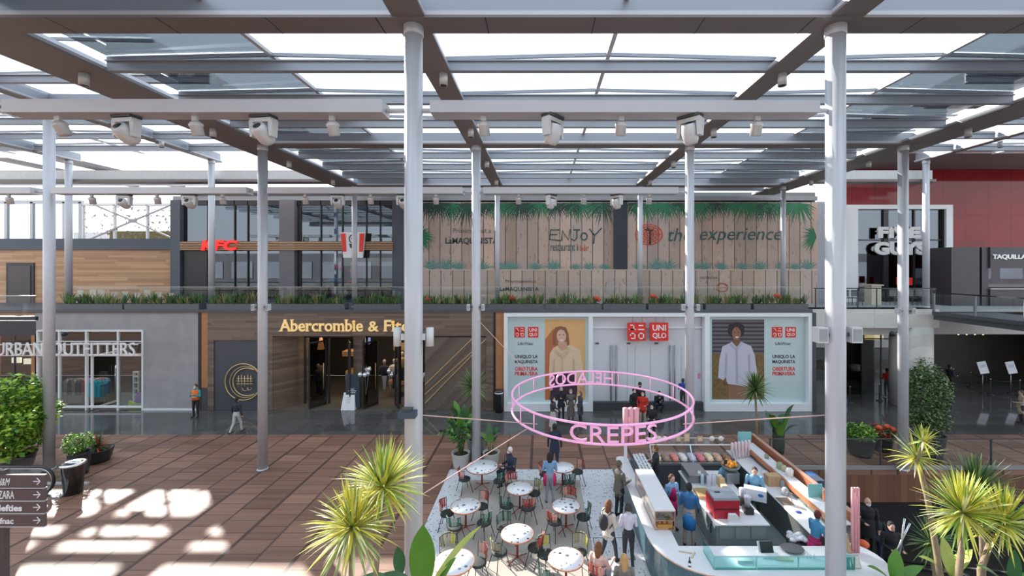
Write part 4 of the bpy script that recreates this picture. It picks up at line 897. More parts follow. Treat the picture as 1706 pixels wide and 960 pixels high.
# terrace planters + glass rail
GRASS = [M('grass_deep',(.07,.14,.045),.7,0,.3,20), M('grass_olive',(.24,.25,.09),.7,0,.3,20), M('grass_mid',(.11,.22,.06),.7,0,.3,20)]
spans = [(100,206),(209,333),(347,420),(452,575),(590,668),(700,795),(815,905),(910,1000),(1005,1075),(1080,1170),(1175,1250),(1255,1345)]
pn = ['far left above the grey shop','left, second above the grey shop','left of the open deck column','above the gold letters','beside the bucket sign column','left end of the boarding','over the left white poster window','left of centre below the boarding','centre below the boarding','right of centre below the boarding','above the right poster window','right end above the white shop']
for i, (a, b) in enumerate(spans):
    t = thing('planter_box', f'dark trough planter with spiky grass on the terrace edge, {pn[i]}', 'planter', (fx((a+b)/2), 23.35, 5.56), 'terrace edge planters')
    m = MB(); m.box(fx(a), 23.32, 5.56, fx(b), 23.85, 5.86); m.build('trough', M('trough_dark',(.10,.11,.125),.5), t)
    MB().box(fx(a)+.03,23.35,5.861,fx(b)-.03,23.82,5.865).build('soil', M('soil',(.05,.035,.025),.9), t)
    m = MB(); r = random.Random(i); x = fx(a)+.15
    while x < fx(b)-.1:
        k = 0 if r.random() < .5 else (1 if r.random() < .5 else 2); y = 23.45+r.random()*.3; n = r.randint(14, 24); hh = .35+.4*r.random()
        for j in range(n):
            an = r.random()*2*pi; lean = .15+.75*r.random(); L = hh*(.6+.6*r.random()); w = .017
            bx, by = x+.05*cos(an), y+.05*sin(an); dx, dy = cos(an)*L*lean, sin(an)*L*lean*.7; px_, py_ = -sin(an)*w, cos(an)*w
            m.add([(bx-px_,by-py_,5.86),(bx+px_,by+py_,5.86),(bx+dx*.5+px_,by+dy*.5+py_,5.86+L*.65),(bx+dx*.5-px_,by+dy*.5-py_,5.86+L*.65),(bx+dx,by+dy,5.86+L*(1-.35*lean))],[(0,1,2,3),(3,2,4)], k)
        x += .10+.12*r.random()
    m.build('grass', GRASS, t, kind='stuff')
FLW = M('flower_red',(.55,.08,.04),.7)
for i, (px, py) in enumerate(((712,498),(852,497),(994,497),(1090,494),(1298,493))):
    m = MB(); m.ball((fx(px), 23.62, fz(py)), .16, 8, 0, (1.2,1,.8)); m.ball((fx(px)+.15, 23.6, fz(py)-.1), .12, 8); tag(m.build('flowering_plant', FLW), f'small red flowering plant among the terrace grass, {["beside the near left column","left end of the boarding","below the dark wall strip","right of centre","right end of the boarding"][i]}', 'flower')
t = thing('glass_balustrade', 'frameless glass balustrade behind the terrace planters', 'balustrade', (fx(720), 24.1, 5.56))
m = MB()
for i in range(20):
    a = fx(100)+i*(fx(1350)-fx(100))/20; m.box(a+.02, 24.08, 5.56, a+(fx(1350)-fx(100))/20-.02, 24.10, 6.75)
m.build('glass_panel', RAILG, t); MB().box(fx(100),24.07,6.75,fx(1350),24.11,6.78).build('handrail', M('rail_steel',(.4,.4,.4),.3,.7), t)
# cafe furniture on the upper terrace behind the glass
r = random.Random(5)
for i in range(9):
    px = 125+i*19+r.random()*6; Y = 25.6+1.2*r.random(); x = PX(px, Y)
    t = thing('terrace_chair', f'pale cafe chair on the upper terrace before the wood wall, {["1st","2nd","3rd","4th","5th","6th","7th","8th","9th"][i]} from the left', 'chair', (x,Y,5.56), 'pale chairs on the upper terrace')
    MB().box(x-.2,Y-.2,6.0,x+.2,Y+.2,6.04).build('seat', M('chair_beige',(.5,.42,.35),.6), t); MB().box(x-.2,Y+.18,6.04,x+.2,Y+.21,6.3+.2*r.random()).build('backrest', MATS['chair_beige'], t)
    for sx in (-.18,.18):
        for sy in (-.18,.18): MB().tube([(x+sx,Y+sy,5.56),(x+sx,Y+sy,6.0)], .012, 5).build('leg', LAMPW, t)

# ------------------------------------------------------------------ right side: stone bridge, passage, red cinema wall
MB().box(fx(1355), 23.5, fz(547), fx(1568), 24.6, 5.56).build('wall_stone_beam', LIMEST, kind='structure')
m = MB(); m.lathe([(.98,0),(.98,fz(547))], (fx(1541), 24.3, 0), 28); m.build('pillar_stone', LIMEST, kind='structure')
MB().box(fx(1355), 24.0, fz(561), fx(1512), 27, fz(547)).build('ceiling_passage_left', M('soffit_pale',(.45,.44,.43),.6), kind='structure')
MB().box(fx(1571), 24.0, fz(560), 34, 33, 5.0).build('ceiling_passage', M('soffit_beige',(.34,.31,.29),.6), kind='structure')
t = thing('shop_front', 'dark glazed shop front under the stone beam at right', 'shop front', (fx(1433), 26.4, 0)); SY = 26.4
MB().box(PX(1352,SY),SY,0,PX(1512,SY),SY+.03,PZ(560,SY)+.3).build('glazing', SHOPG, t)
m = MB()
for px in (1356,1403,1435,1468,1500): m.box(PX(px,SY)-.025,SY-.02,0,PX(px,SY)+.025,SY+.06,4.2)
m.box(PX(1352,SY),SY-.02,3.4,PX(1512,SY),SY+.06,3.46); m.build('window_frame', BLACK, t)
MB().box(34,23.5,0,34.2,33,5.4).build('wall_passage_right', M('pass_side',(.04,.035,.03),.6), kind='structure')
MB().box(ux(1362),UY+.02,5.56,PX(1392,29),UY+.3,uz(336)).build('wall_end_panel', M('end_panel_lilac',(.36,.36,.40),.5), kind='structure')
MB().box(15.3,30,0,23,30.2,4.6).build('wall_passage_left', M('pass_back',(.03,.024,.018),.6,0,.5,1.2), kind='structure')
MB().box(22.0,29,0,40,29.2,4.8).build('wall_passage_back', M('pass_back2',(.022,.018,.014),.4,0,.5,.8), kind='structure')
m = MB(); m.box(PX(1440,27.5),27.4,3.2,PX(1470,27.5),27.5,3.9); tag(m.build('lit_display', M('lit_warm',(.5,.4,.2),.5,0,.4,8,emit=(.9,.65,.3),es=.5)), 'warm lit display in the dark shop at right', 'display')
m = MB(); m.lathe([(.35,0),(.36,.35),(0,.36)], (PX(1425,28),28,1.1), 16); tag(m.build('display_stand', M('cream_stand',(.4,.36,.3),.5)), 'round cream display stand inside the dark shop at right', 'stand')
for i in range(4):
    x = PX(1600+14*i, 26.5); t = thing('pendant_tube', f'slanted glowing ceiling tube in the right passage, {ord5[i]} from the left', 'lamp', (x, 26.5, 4.0)); MB().bar((x,26.2,4.08),(x+.35,27.0,3.6),.05,.05).build('tube_lamp', M('tube_glow',(.8,.7,.4),.5,0,0,emit=(1,.85,.5),es=1.2), t)
def stanchion(px, py, label, h=1.0):
    x, y = G(px, py); t = thing('stanchion', label, 'barrier post', (x,y,0), 'barrier posts in the right passage')
    MB().lathe([(.17,0),(.17,.02),(.03,.05)], (x,y,0), 16).build('base', DARK, t); MB().lathe([(.028,.04),(.028,h-.05),(.045,h-.04),(.045,h),(0,h)], (x,y,0), 12).build('post', M('chrome',(.6,.6,.6),.2,.9), t)
    return x, y
pp = [stanchion(1617,645,'chrome barrier post left of the two notice stands'), stanchion(1650,658,'chrome barrier post between the two notice stands'), stanchion(1699,660,'chrome barrier post at the right edge of the passage'), stanchion(1416,672,'chrome barrier post left of the person in red'), stanchion(1465,668,'chrome barrier post beside the person in red')]
def stand(px, py, label):
    x, y = G(px, py); t = thing('notice_stand', label, 'notice stand', (x,y,0))
    MB().lathe([(.15,0),(.15,.02),(.02,.04)], (x,y,0), 16).build('base', DARK, t); MB().tube([(x,y,.03),(x,y,1.3)], .015, 8).build('pole', MATS['chrome'], t)
    m = MB(); m.obox((x,y-.02,1.6),(.56,.02,.74),(radians(-12),radians(-8),0)); m.build('panel', M('notice_white',(.70,.71,.74),.4), t)
    m = MB()
    for i in range(4): m.obox((x,y-.035,1.75-.1*i),(.36,.006,.03),(radians(-12),radians(-8),0))
    m.build('print', M('print_blue',(.25,.27,.5),.5), t)
stand(1637, 655, 'left notice panel on a pole in the right passage'); stand(1684, 655, 'right notice panel on a pole in the right passage')
def rope_barrier(a, b, label):
    m = MB(); m.tube([(a[0],a[1],.92),((a[0]+b[0])/2,(a[1]+b[1])/2,.84),(b[0],b[1],.92)], .02, 6); tag(m.build('barrier_belt', BLACK), label, 'belt')
rope_barrier(pp[0], pp[1], 'black belt hung between the left pair of posts in the right passage'); rope_barrier(pp[1], pp[2], 'black belt hung between the right pair of posts in the right passage')
# red glossy cinema wall
def redmat():
    t = NT('glossy_red_panels'); t.set(.06, 0, .35); o = t.xyz(); fx_ = t.math('FRACT', t.math('DIVIDE', t.math('ADD', o[0], 50), 1.55)); fz_ = t.math('FRACT', t.math('DIVIDE', o[2], 1.9))
    j = t.math('MAXIMUM', t.math('LESS_THAN', fx_, .012), t.math('LESS_THAN', fz_, .01)); t.col(t.mix(j, t.mix(t.noise(t.gp.outputs['Position'],.6,2), (.17,.006,.009),(.30,.014,.02)), (.05,.005,.005))); return t.mat
RY = 29.0
MB().box(PX(1388,RY),RY,5.56,42,RY+.4,15.6).build('wall_red_cinema', redmat(), kind='structure')
MB().box(PX(1388,RY),25.0,14.6,42,RY,14.8).build('ceiling_cinema_canopy', SOFFIT, kind='structure')
RG = RY-.3
t = thing('shop_window', 'large white framed window with two rows of white letters at upper right', 'window', (PX(1494,RG), RG, 5.56))
def rb(m, a, b, c, d, y0, y1): m.box(PX(a,RG), y0, PZ(d,RG), PX(b,RG), y1, PZ(c,RG)); return m
m = MB(); rb(m,1405,1426,342,510,RG-.2,RG+.25); rb(m,1572,1583,342,510,RG-.2,RG+.25); rb(m,1426,1572,342,349,RG-.2,RG+.25); m.build('white_frame', WHITE, t)
rb(MB(),1392,1405,345,510,RG-.1,RG+.25).build('grey_reveal', M('reveal_lilac',(.42,.42,.48),.5), t)
rb(MB(),1426,1572,349,510,RG+.1,RG+.13).build('glazing', REFLG, t)
m = MB()
for px in (1476,1524): rb(m,px-1.2,px+1.2,349,510,RG+.02,RG+.1)
rb(m,1426,1572,399,401,RG+.02,RG+.1); rb(m,1472,1480,349,510,RG-.02,RG+.1); rb(m,1570,1573,349,510,RG-.05,RG+.1); m.build('window_bar', BLACK, t)
sign('letters', 'FIVE', 1463, 1534, 378, 397, RG-.3, M('letter_grey_white',(.66,.65,.64),.5), t, .12, bold=.06)
sign('letters', 'GUYS', 1457, 1544, 403, 425, RG-.3, MATS['letter_grey_white'], t, .12, bold=.06)
for i, (px, py, w, h) in enumerate(((1463,461,9,12),(1480,462,8,12))):
    m = MB(); rb(m,px,px+w,py,py+h,RG-1.5,RG-1.45); tag(m.build('menu_card', RED), f'red sign card behind the terrace rail at right, {["left","right"][i]} one', 'sign')
t = thing('service_cart', 'cream waste unit on the upper terrace before the white framed window', 'bin', (PX(1454,26.5),26.5,5.56)); MB().box(PX(1446,26.5),26.2,5.56,PX(1462,26.5),26.8,PZ(476,26.5)).box(PX(1444,26.5),26.1,PZ(476,26.5),PX(1464,26.5),26.9,PZ(474,26.5)).build('body', M('cream_plastic',(.55,.48,.38),.5), t)
for i, px in enumerate((1412,1428,1492,1520,1536)):
    Y = 26.0; x = PX(px,Y); t = thing('cafe_chair', f'dark cafe chair behind the upper right railing, {ord5[i]} from the left', 'chair', (x,Y,5.56))
    MB().box(x-.22,Y-.2,6.0,x+.22,Y+.2,6.04).build('seat', BLACK, t); MB().box(x-.22,Y+.18,6.1,x+.22,Y+.21,6.5).build('backrest', M('chair_charcoal',(.08,.08,.09),.5), t)
    for sx in (-.2,.2):
        for sy in (-.18,.18): MB().tube([(x+sx,Y+sy,5.56),(x+sx*.9,Y+sy*.9,6.1 if sy>0 else 6.0)], .014, 5).build('leg', BLACK, t)
# ticket booth
TY = 25.5
def tb(m, a, b, c, d, y0, y1): m.box(PX(a,TY), y0, PZ(d,TY), PX(b,TY), y1, PZ(c,TY)); return m
t = thing('ticket_booth', 'dark grey ticket booth with white lettering at the right edge', 'booth', (PX(1646,TY), TY, 5.56)); BD = M('booth_charcoal',(.05,.045,.05),.4,.1,.1)
m = MB(); tb(m,1585,1632,412,520,TY,TY+1.5); tb(m,1636,1647,412,520,TY,TY+1.5); tb(m,1647,1760,412,447,TY-.1,TY+1.5); tb(m,1647,1760,482,520,TY-.1,TY+1.5); m.build('body', BD, t)
m = MB(); tb(m,1632,1636,415,520,TY+.2,TY+1.4); m.build('dark_gap', BLACK, t)
tb(MB(),1647,1760,447,482,TY+.5,TY+.55).build('window_glass', REFLG, t)
tb(MB(),1647,1760,480.5,482,TY-.15,TY-.05).build('sill', M('sill_pale',(.5,.5,.5),.5), t)
m = MB(); put_text(m, 'TAQUILLAS', PX(1654,TY-.15), PX(1715,TY-.15), PZ(433,TY-.15), PZ(424,TY-.15), TY-.16, .05, bold=.03); m.build('lettering', MATS['sign_white'], t)
# right walkway with glass parapet
t = thing('walkway', 'dark steel walkway with glass parapet at the upper right edge', 'walkway', (22, 18, 5.0)); XW = 21.5
MB().box(XW,10,5.02,25,23.2,5.40).box(XW-.08,10,5.28,XW,23.2,5.47).build('deck_edge', M('walkway_steel',(.09,.095,.105),.4,.3), t)
m = MB()
for i in range(6): m.box(XW+.02,10+2.2*i+.04,5.5,XW+.04,10+2.2*(i+1)-.04,6.42)
m.build('glass_parapet', RAILG, t)
for i in range(7): MB().box(XW-.03,10+2.2*i-.05,5.40,XW+.06,10+2.2*i+.05,6.48).build('parapet_post', M('post_grey',(.22,.22,.24),.4,.4), t)
MB().box(XW-.03,10,6.46,XW+.06,23.2,6.52).build('handrail', BLACK, t)
t = thing('glass_balustrade', 'glass balustrade on top of the stone beam at right', 'balustrade', (fx(1460), 23.7, 5.56))
MB().box(fx(1362),23.7,5.6,fx(1568),23.72,6.7).build('glass_panel', RAILG, t); MB().box(fx(1362),23.68,6.68,fx(1568),23.74,6.73).build('handrail', BLACK, t)
for px in (1365,1402,1436,1468,1520,1560): MB().box(fx(px)-.02,23.69,5.56,fx(px)+.02,23.73,6.7).build('post', BLACK, t)
def cyl_lamp(px, py, Y, label):
    x, z = PX(px,Y), PZ(py,Y); t = thing('column_camera', label, 'camera', (x,Y,z)); MB().ball((x,Y,z), .13, 12).build('dome', BLACK, t); MB().tube([(x+.1,Y,z+.05),(x+.35,Y,z+.1)], .03, 6).build('arm', DARK, t)
cyl_lamp(1487, 556, 20, 'black dome camera left of the stone pillar'); cyl_lamp(107, 557, 22.8, 'black camera beside the far left column under the terrace')
# ------------------------------------------------------------------ terrace floor
MB().prism([(-3.5,4),(8.75,4),(8.75,16.45),(-3.5,16.45)], 0, .035).build('floor_terrazzo', TERRAZZO, kind='structure')
MB().box(-2.75,4,.0352,1.45,15.6,.0385).build('floor_beige_inset', BEIGEF, kind='structure')
MB().box(3.5,10.6,.0352,7.9,16,.0385).build('floor_kiosk', stone_mat('kiosk_green_grey_tile',(.20,.23,.22),(.30,.33,.32),.4,.4,.4), kind='structure')
t = thing('floor_inlay', 'dark outlined rectangle set in the white terrazzo by the counter', 'floor marking', (1.95,11.7,.0352))
m = MB()
for x0,y0,x1,y1 in ((1.52,11.35,2.55,11.37),(1.52,12.25,2.55,12.27),(1.52,11.37,1.54,12.25),(2.53,11.37,2.55,12.25)): m.box(x0,y0,.0352,x1,y1,.038)
m.build('outline', BLACK, t)
# ------------------------------------------------------------------ tables and chairs
CH_BL = M('chair_black_metal',(.02,.025,.025),.4,.3); CUSH = M('seat_cushion_dark',(.022,.03,.028),.7)
PAL = {'red':[M('slat_red',(.42,.07,.05),.45),M('slat_pink',(.62,.30,.25),.45),M('slat_oxblood',(.22,.03,.03),.45)],
 'green':[M('slat_green',(.04,.16,.11),.45),M('slat_grey_green',(.20,.28,.25),.45),M('slat_bottle',(.02,.08,.06),.45)],
 'yellow':[M('slat_yellow',(.55,.50,.10),.45),M('slat_khaki',(.25,.23,.14),.45),M('slat_stone',(.42,.40,.30),.45)]}
def chair_proto(c):
    t = thing('terrace_chair', 'x', 'chair', (0,0,0), local=True)
    MB().lathe([(0,0),(.19,0),(.215,.02),(.21,.05),(.17,.065),(0,.065)], (0,0,.42), 20, 0, 1.02,.95).build('seat', CUSH, t)
    m = MB(); n = 6; r = random.Random(len(c))
    for i in range(n):
        a = radians(-52+104*i/(n-1)); cx, cy = .22*sin(a), -.22*cos(a)+.02
        h = .86-.05*abs(i-2.5)/2.5
        m.obox((cx, cy-.02, (.56+h)/2), (.058,.014,h-.56), (radians(8),0,a), r.choice((0,0,1,2)) if i % 2 else i % 3)
    m.build('backrest', PAL[c], t)
    m = MB()
    for z, rr in ((.60,.235),(.82,.245)):
        m.tube([(rr*sin(radians(a)), -rr*cos(radians(a))+.02, z) for a in range(-62,63,12)], .009, 5)
    for s in (-1,1): m.tube([(s*.215,-.08,.44),(s*.22,-.10,.84)], .009, 5)
    m.tube([(-.2,-.0,.43),(0,-.2,.43),(.2,0,.43),(0,.2,.43)], .010, 5, close=True); m.build('frame', CH_BL, t)
    for sx in (-1,1):
        for sy in (-1,1): MB().tube([(sx*.13,sy*.12,.43),(sx*.22,sy*.22,.0)], .011, 6).build('leg', CH_BL, t)
    return t
protos = {c: chair_proto(c) for c in PAL}; used = {c: False for c in PAL}
def put_chair(x, y, ang, c, label):
    if not used[c]:
        o = protos[c]; used[c] = True; o.location = (x,y,.039); o.rotation_euler = (0,0,ang); o['label'] = label
    else: o = copy_tree(protos[c], (x,y,.039), ang, label=label)
    o['group'] = 'slat backed chairs on the kiosk terrace'; return o
COPPER = M('copper_rim',(.55,.25,.17),.35,.4)
TREDS = M('pedestal_red',(.32,.06,.05),.4)
tabs = [(803,777,1.14,'by the plant pots',[(774,800,'red','left'),(832,803,'green','right front'),(842,783,'yellow','right')]),
 (776,842,.9,'at the terrace left edge',[(745,858,'red','left'),(802,846,'red','right back'),(758,881,'green','front'),(808,874,'green','right front')]),
 (866,813,.87,'in front of the seated person',[(850,808,'red','back left'),(890,824,'yellow','right'),(882,852,'red','right front'),(844,845,'green','left front')]),
 (943,842,.86,'beside the queue',[(950,826,'red','back'),(924,872,'red','left front'),(972,864,'green','right')]),
 (862,888,.88,'in the terrace middle',[(837,878,'green','left back'),(832,922,'yellow','left front'),(892,915,'red','right front')]),
 (757,935,.98,'at the terrace bottom left',[(797,940,'red','right'),(744,912,'yellow','back')]),
 (943,930,.88,'at the terrace bottom centre',[(908,925,'yellow','left back'),(968,917,'yellow','right back'),(912,968,'green','left front')]),
 (937,778,.86,'by the pink jacket person',[(908,792,'red','left'),(962,788,'red','right back'),(947,806,'green','front')])]
for i, (px, py, d, nm, chs) in enumerate(tabs):
    x, y = G(px, py, .76); t = thing('round_table', f'round chip terrazzo cafe table {nm}', 'table', (x,y,.039), 'round tables on the kiosk terrace'); r = d/2
    MB().lathe([(0,.73),(r-.01,.73),(r-.01,.755),(0,.755)], (x,y,0), 40).build('tabletop', TABLEM, t)
    MB().lathe([(r-.012,.722),(r,.724),(r,.752),(r-.012,.7565),(r-.022,.755)], (x,y,0), 40, caps=False).build('rim', COPPER, t)
    MB().lathe([(.03,.1),(.03,.72),(.12,.722)], (x,y,0), 14).build('pedestal', TREDS, t)
    for k in range(4):
        a = pi/4+k*pi/2; MB().tube([(x,y,.13),(x+.34*cos(a),y+.34*sin(a),.05)], .014, 6).build('leg', TREDS, t)
    for (cx, cy, c, pos) in chs:
        qx, qy = G(cx, cy, .45); dx, dy = qx-x, qy-y; L = sqrt(dx*dx+dy*dy); L2 = min(max(L, r+.05), r+.28); qx, qy = x+dx/L*L2, y+dy/L*L2
        put_chair(qx, qy, atan2(-dx, dy)+pi, c, f'{c} slatted chair {pos} of the table {nm}')
# ------------------------------------------------------------------ plants
YG = [M('blade_yellow',(.72,.66,.10),.5,0,.2,9), M('blade_green',(.24,.38,.05),.5,0,.3,9), M('blade_pale',(.75,.74,.38),.5,0,.2,9)]
DG = [M('blade_green2',(.10,.20,.05),.5,0,.3,9), M('blade_dark',(.04,.10,.03),.5,0,.3,9), M('blade_olive',(.30,.36,.12),.5,0,.2,9)]
BARK = M('trunk_bark',(.30,.22,.14),.8,0,.3,14)
def crown(m, c, r, n, rnd, w=.022, droop=.45, weights=(5,3,2)):
    for i in range(n):
        az = rnd.random()*2*pi; el = radians(-55+140*rnd.random()**.8); L = r*(.75+.35*rnd.random())
        d = Vector((cos(el)*cos(az), cos(el)*sin(az), sin(el))); s = Vector((-sin(az), cos(az), 0)); mi = rnd.choices((0,1,2), weights)[0]
        pts = []; p = Vector(c)
        K = 4
        for k in range(K+1):
            pts.append(p.copy()); dd = d+Vector((0,0,-droop*(k/K)**1.5*(1.2 if el < .6 else .5))); dd.normalize(); p = p+dd*L/K
        W = [w*.5, w, w*.9, w*.55, 0]
        vs = []; up = s.cross(d).normalized()
        for k in range(K): vs += [pts[k]-s*W[k]+up*W[k]*.3, pts[k], pts[k]+s*W[k]+up*W[k]*.3]
        vs.append(pts[K]); fs = []
        for k in range(K-1):
            b = k*3; fs += [(b,b+1,b+4,b+3),(b+1,b+2,b+5,b+4)]
        b = (K-1)*3; fs += [(b,b+1,K*3),(b+1,b+2,K*3)]
        m.add(vs, fs, mi, False)
def yucca(base, stems, label, mats, n=130, w=.022, z0=0, seed=1, trunk=.05):
    rnd = random.Random(seed); t = thing('yucca_tree', label, 'plant', base)
    for (pts, r) in stems:
        MB().tube(pts, [trunk*(1.15-.4*i/(len(pts)-1)) for i in range(len(pts))], 9).build('trunk', BARK, t)
        m = MB(); crown(m, pts[-1], r, n, rnd, w); m.build('crown', mats, t)
    return t
def C(px, py, Y): return (PX(px,Y), Y, PZ(py,Y))
y1 = 6.6
yucca((PX(610,y1),y1,0), [([(PX(610,y1),y1,0),(PX(618,y1),y1,2.2),C(638,812,y1)], .74)], 'yellow green yucca in the left foreground, the taller one', YG, 260, .02, seed=2)
yucca((PX(585,6.1),6.1,0), [([(PX(585,6.1),6.1,0),(PX(580,6.1),6.1,2.0),C(588,880,6.1)], .72)], 'green yellow yucca in the left foreground, the lower one', [YG[0],DG[2],YG[2]], 260, .02, seed=3)
Y=9.0
yucca((PX(1582,Y),Y,0), [([(PX(1582,Y),Y,0),C(1562,930,Y),C(1545,830,Y),C(1527,762,Y)], .56)], 'tall thin yucca leaning left beside the kiosk at right', YG, 80, .02, seed=4, trunk=.06)
m_ = yucca((PX(1522,Y)+.1,Y-.2,3.9), [([C(1527,770,8.9),C(1534,755,8.8),C(1538,735,8.8)], .36)], 'upright yellow shoot on top of the thin yucca', YG, 50, .02, seed=5, trunk=.03)
Y=8.0
yucca((PX(1590,Y),Y,0), [([(PX(1588,Y),Y,0),C(1598,950,Y),C(1604,900,Y),C(1604,855,Y)], .80)], 'large bright yucca in the right foreground with a forked trunk', YG, 260, .021, seed=6, trunk=.055)
yucca((PX(1650,7.9),7.9,0), [([(PX(1640,7.9),7.9,0),C(1634,950,7.9),C(1650,905,7.9),C(1672,872,7.9)], .74)], 'bright yucca at the bottom right corner', YG, 240, .021, seed=7, trunk=.055)
yucca((PX(1625,9.2),9.2,0), [([(PX(1640,9.2),9.2,0),C(1636,900,9.2),C(1626,818,9.2)], .85)], 'darker green yucca behind the bright ones at right', DG, 200, .024, seed=8)
yucca((PX(1556,9.6),9.6,0), [([(PX(1562,9.6),9.6,0),C(1556,940,9.6),C(1552,905,9.6)], .6)], 'small low dark green yucca under the leaning trunk', DG, 120, .02, seed=9, trunk=.04)
def big_leaf(m, base, d, L, w, droop, mi=0, seg=9, tip=1.0):
    d = Vector(d).normalized(); s = d.cross(Vector((0,0,1))); s = s.normalized() if s.length > .01 else Vector((1,0,0)); p = Vector(base); pts = []
    for k in range(seg+1):
        pts.append(p.copy()); dd = (d+Vector((0,0,-droop*(k/seg)))).normalized(); p = p+dd*L/seg
    vs = []
    for k in range(seg+1):
        u = k/seg; ww = w*max(0, sin(pi*min(1,.08+u*.95)))**.7 if k < seg else 0.003
        vs += [pts[k]-s*ww+Vector((0,0,ww*.25)), pts[k], pts[k]+s*ww+Vector((0,0,ww*.25))]
    m.add(vs, [f for k in range(seg) for f in ((k*3,k*3+1,k*3+4,k*3+3),(k*3+1,k*3+2,k*3+5,k*3+4))], mi, True)
LEAF = [M('leaf_banana',(.10,.26,.03),.35,0,.25,4), M('leaf_yellowing',(.42,.48,.10),.4,0,.2,4), M('leaf_deep',(.03,.11,.03),.35,0,.3,4)]
def broad_plant(base, n, h, L, w, label, mi=(0,), seed=1, pot=None, droop=.8, el=(55,85)):
    rnd = random.Random(seed); t = thing('broadleaf_plant', label, 'plant', base); m = MB(); sm = MB()
    for i in range(n):
        az = 2*pi*(i+rnd.random()*.5)/n; e_ = radians(el[0]+(el[1]-el[0])*rnd.random()); st = h*(.35+.5*rnd.random())
        q = (base[0]+.12*cos(az)+.1*st*cos(az), base[1]+.12*sin(az)+.1*st*sin(az), base[2]+st)
        sm.tube([(base[0]+.05*cos(az),base[1]+.05*sin(az),base[2]),q], [.022,.012], 6)
        big_leaf(m, q, (cos(az)*cos(e_),sin(az)*cos(e_),sin(e_)), L*(.7+.4*rnd.random()), w*(.8+.3*rnd.random()), droop, rnd.choice(mi))
    sm.build('stem', M('stem_green',(.12,.18,.05),.6), t); m.build('leaf', LEAF, t); return t
t = thing('broadleaf_plant', 'large banana leaves rising at the bottom centre by the near column', 'plant', (PX(700,6.4),6.4,0)); m = MB()
big_leaf(m, C(702,985,6.4), (.0,.1,1), .95, .20, .1, 0); big_leaf(m, C(722,970,6.3), (.75,.3,.95), 1.0, .09, .35, 1); big_leaf(m, C(722,990,6.2), (.5,.1,.9), .6, .13, .3, 0); big_leaf(m, C(668,960,6.6), (-.2,.2,1), .42, .1, .3, 2); big_leaf(m, C(655,975,6.6), (-.9,0,.5), .5, .1, .5, 2); big_leaf(m, C(690,985,6.4), (-.8,.1,.6), .55, .12, .5, 2)
m.build('leaf', LEAF, t); m = MB()
for px in (702,722,690): m.tube([(PX(705,6.4),6.4,0),C(px,985,6.4)], .02, 6)
m.build('stem', M('stem_green',(.12,.18,.05),.6), t)
for i, (px, py, Yv, ds, lab) in enumerate(((1492,975,9.2,((-.6,0,.6),(.7,0,.7),(.1,.1,1)),'low glossy leaves at the bottom edge right of the kiosk counter'),(1690,985,7.6,((-.8,.1,.8),(.0,.0,1),(-.3,.2,1),(.8,0,.6)),'broad green leaves in the bottom right corner'),(1585,960,9.0,((-.9,.1,.8),(.6,.1,.8),(0,.2,.9)),'pale variegated leaves under the bright yuccas'))):
    t = thing('broadleaf_plant', lab, 'plant', (PX(px,Yv),Yv,0)); m = MB(); b = C(px,py,Yv)
    for k, d in enumerate(ds): big_leaf(m, b, d, .75, .14, .5, 1 if i == 2 else k % 2*2 if i else 0)
    m.build('leaf', LEAF, t); MB().tube([(b[0],b[1],0),b], .03, 6).build('stem', M('stem_green',(.12,.18,.05),.6), t)
def pot(x, y, r, h, mat, label, name='plant_pot'):
    t = thing(name, label, 'plant pot', (x,y,0)); MB().lathe([(r*.72,0),(r*.86,h*.3),(r,h*.97),(r*1.03,h),(r*.9,h),(r*.88,h-.06),(0,h-.07)], (x,y,0), 26).build('vessel', mat, t)
    MB().lathe([(r*.87,h-.062),(0,h-.055)], (x,y,0), 20).build('soil', MATS['soil'], t); return t
def bush(x, y, z, rx, rz, n, label, mats, leaf=.05, seed=1, stems=3, name='potted_shrub', z0=0.5):
    rnd = random.Random(seed); t = thing(name, label, 'plant', (x,y,z0)); m = MB()
    for i in range(n):
        a = rnd.random()*2*pi; u = rnd.random()*2-1; rr = (.55+.45*rnd.random()**.5); lump = 1+.18*sin(a*3+seed)+.12*sin(u*7+seed*2)
        q = sqrt(1-u*u); p = Vector((x+rx*rr*q*cos(a)*lump, y+rx*rr*q*sin(a)*lump, z+rz*rr*u*lump))
        d = Vector((rnd.uniform(-1,1),rnd.uniform(-1,1),rnd.uniform(-.7,.5))).normalized(); s = d.cross(Vector((rnd.uniform(-1,1),rnd.uniform(-1,1),1))).normalized(); L = leaf*(.7+.7*rnd.random())
        m.add([p, p+d*L*.5+s*L*.28, p+d*L, p+d*L*.5-s*L*.28], [(0,1,2,3)], rnd.choices(range(len(mats)), [3,2,1][:len(mats)])[0])
    m.build('foliage', mats, t, kind='stuff'); sm = MB()
    for k in range(stems): a = 2*pi*k/stems; sm.tube([(x+.05*cos(a),y+.05*sin(a),z0),(x+rx*.3*cos(a),y+rx*.3*sin(a),z+rz*.3)], [.03,.012], 6)
    sm.build('stem', BARK, t); return t
BR = [M('leaf_lime2',(.40,.58,.06),.45,0,.25,9), M('leaf_mid2',(.12,.30,.03),.5,0,.25,9), M('leaf_dark2',(.05,.13,.02),.5,0,.25,9)]  # three leaf greens, mixed at random per leaf
FI = [M('leaf_ficus',(.09,.15,.05),.45,0,.3,9), M('leaf_ficus2',(.20,.27,.10),.45,0,.3,9), M('leaf_ficus3',(.04,.07,.03),.45,0,.3,9)]
POTB = M('pot_black_gloss',(.03,.033,.038),.28,0,.1); POTG = M('pot_pale_grey',(.48,.47,.43),.6,0,.1)
bx, by = PX(12,16.0), 16.0
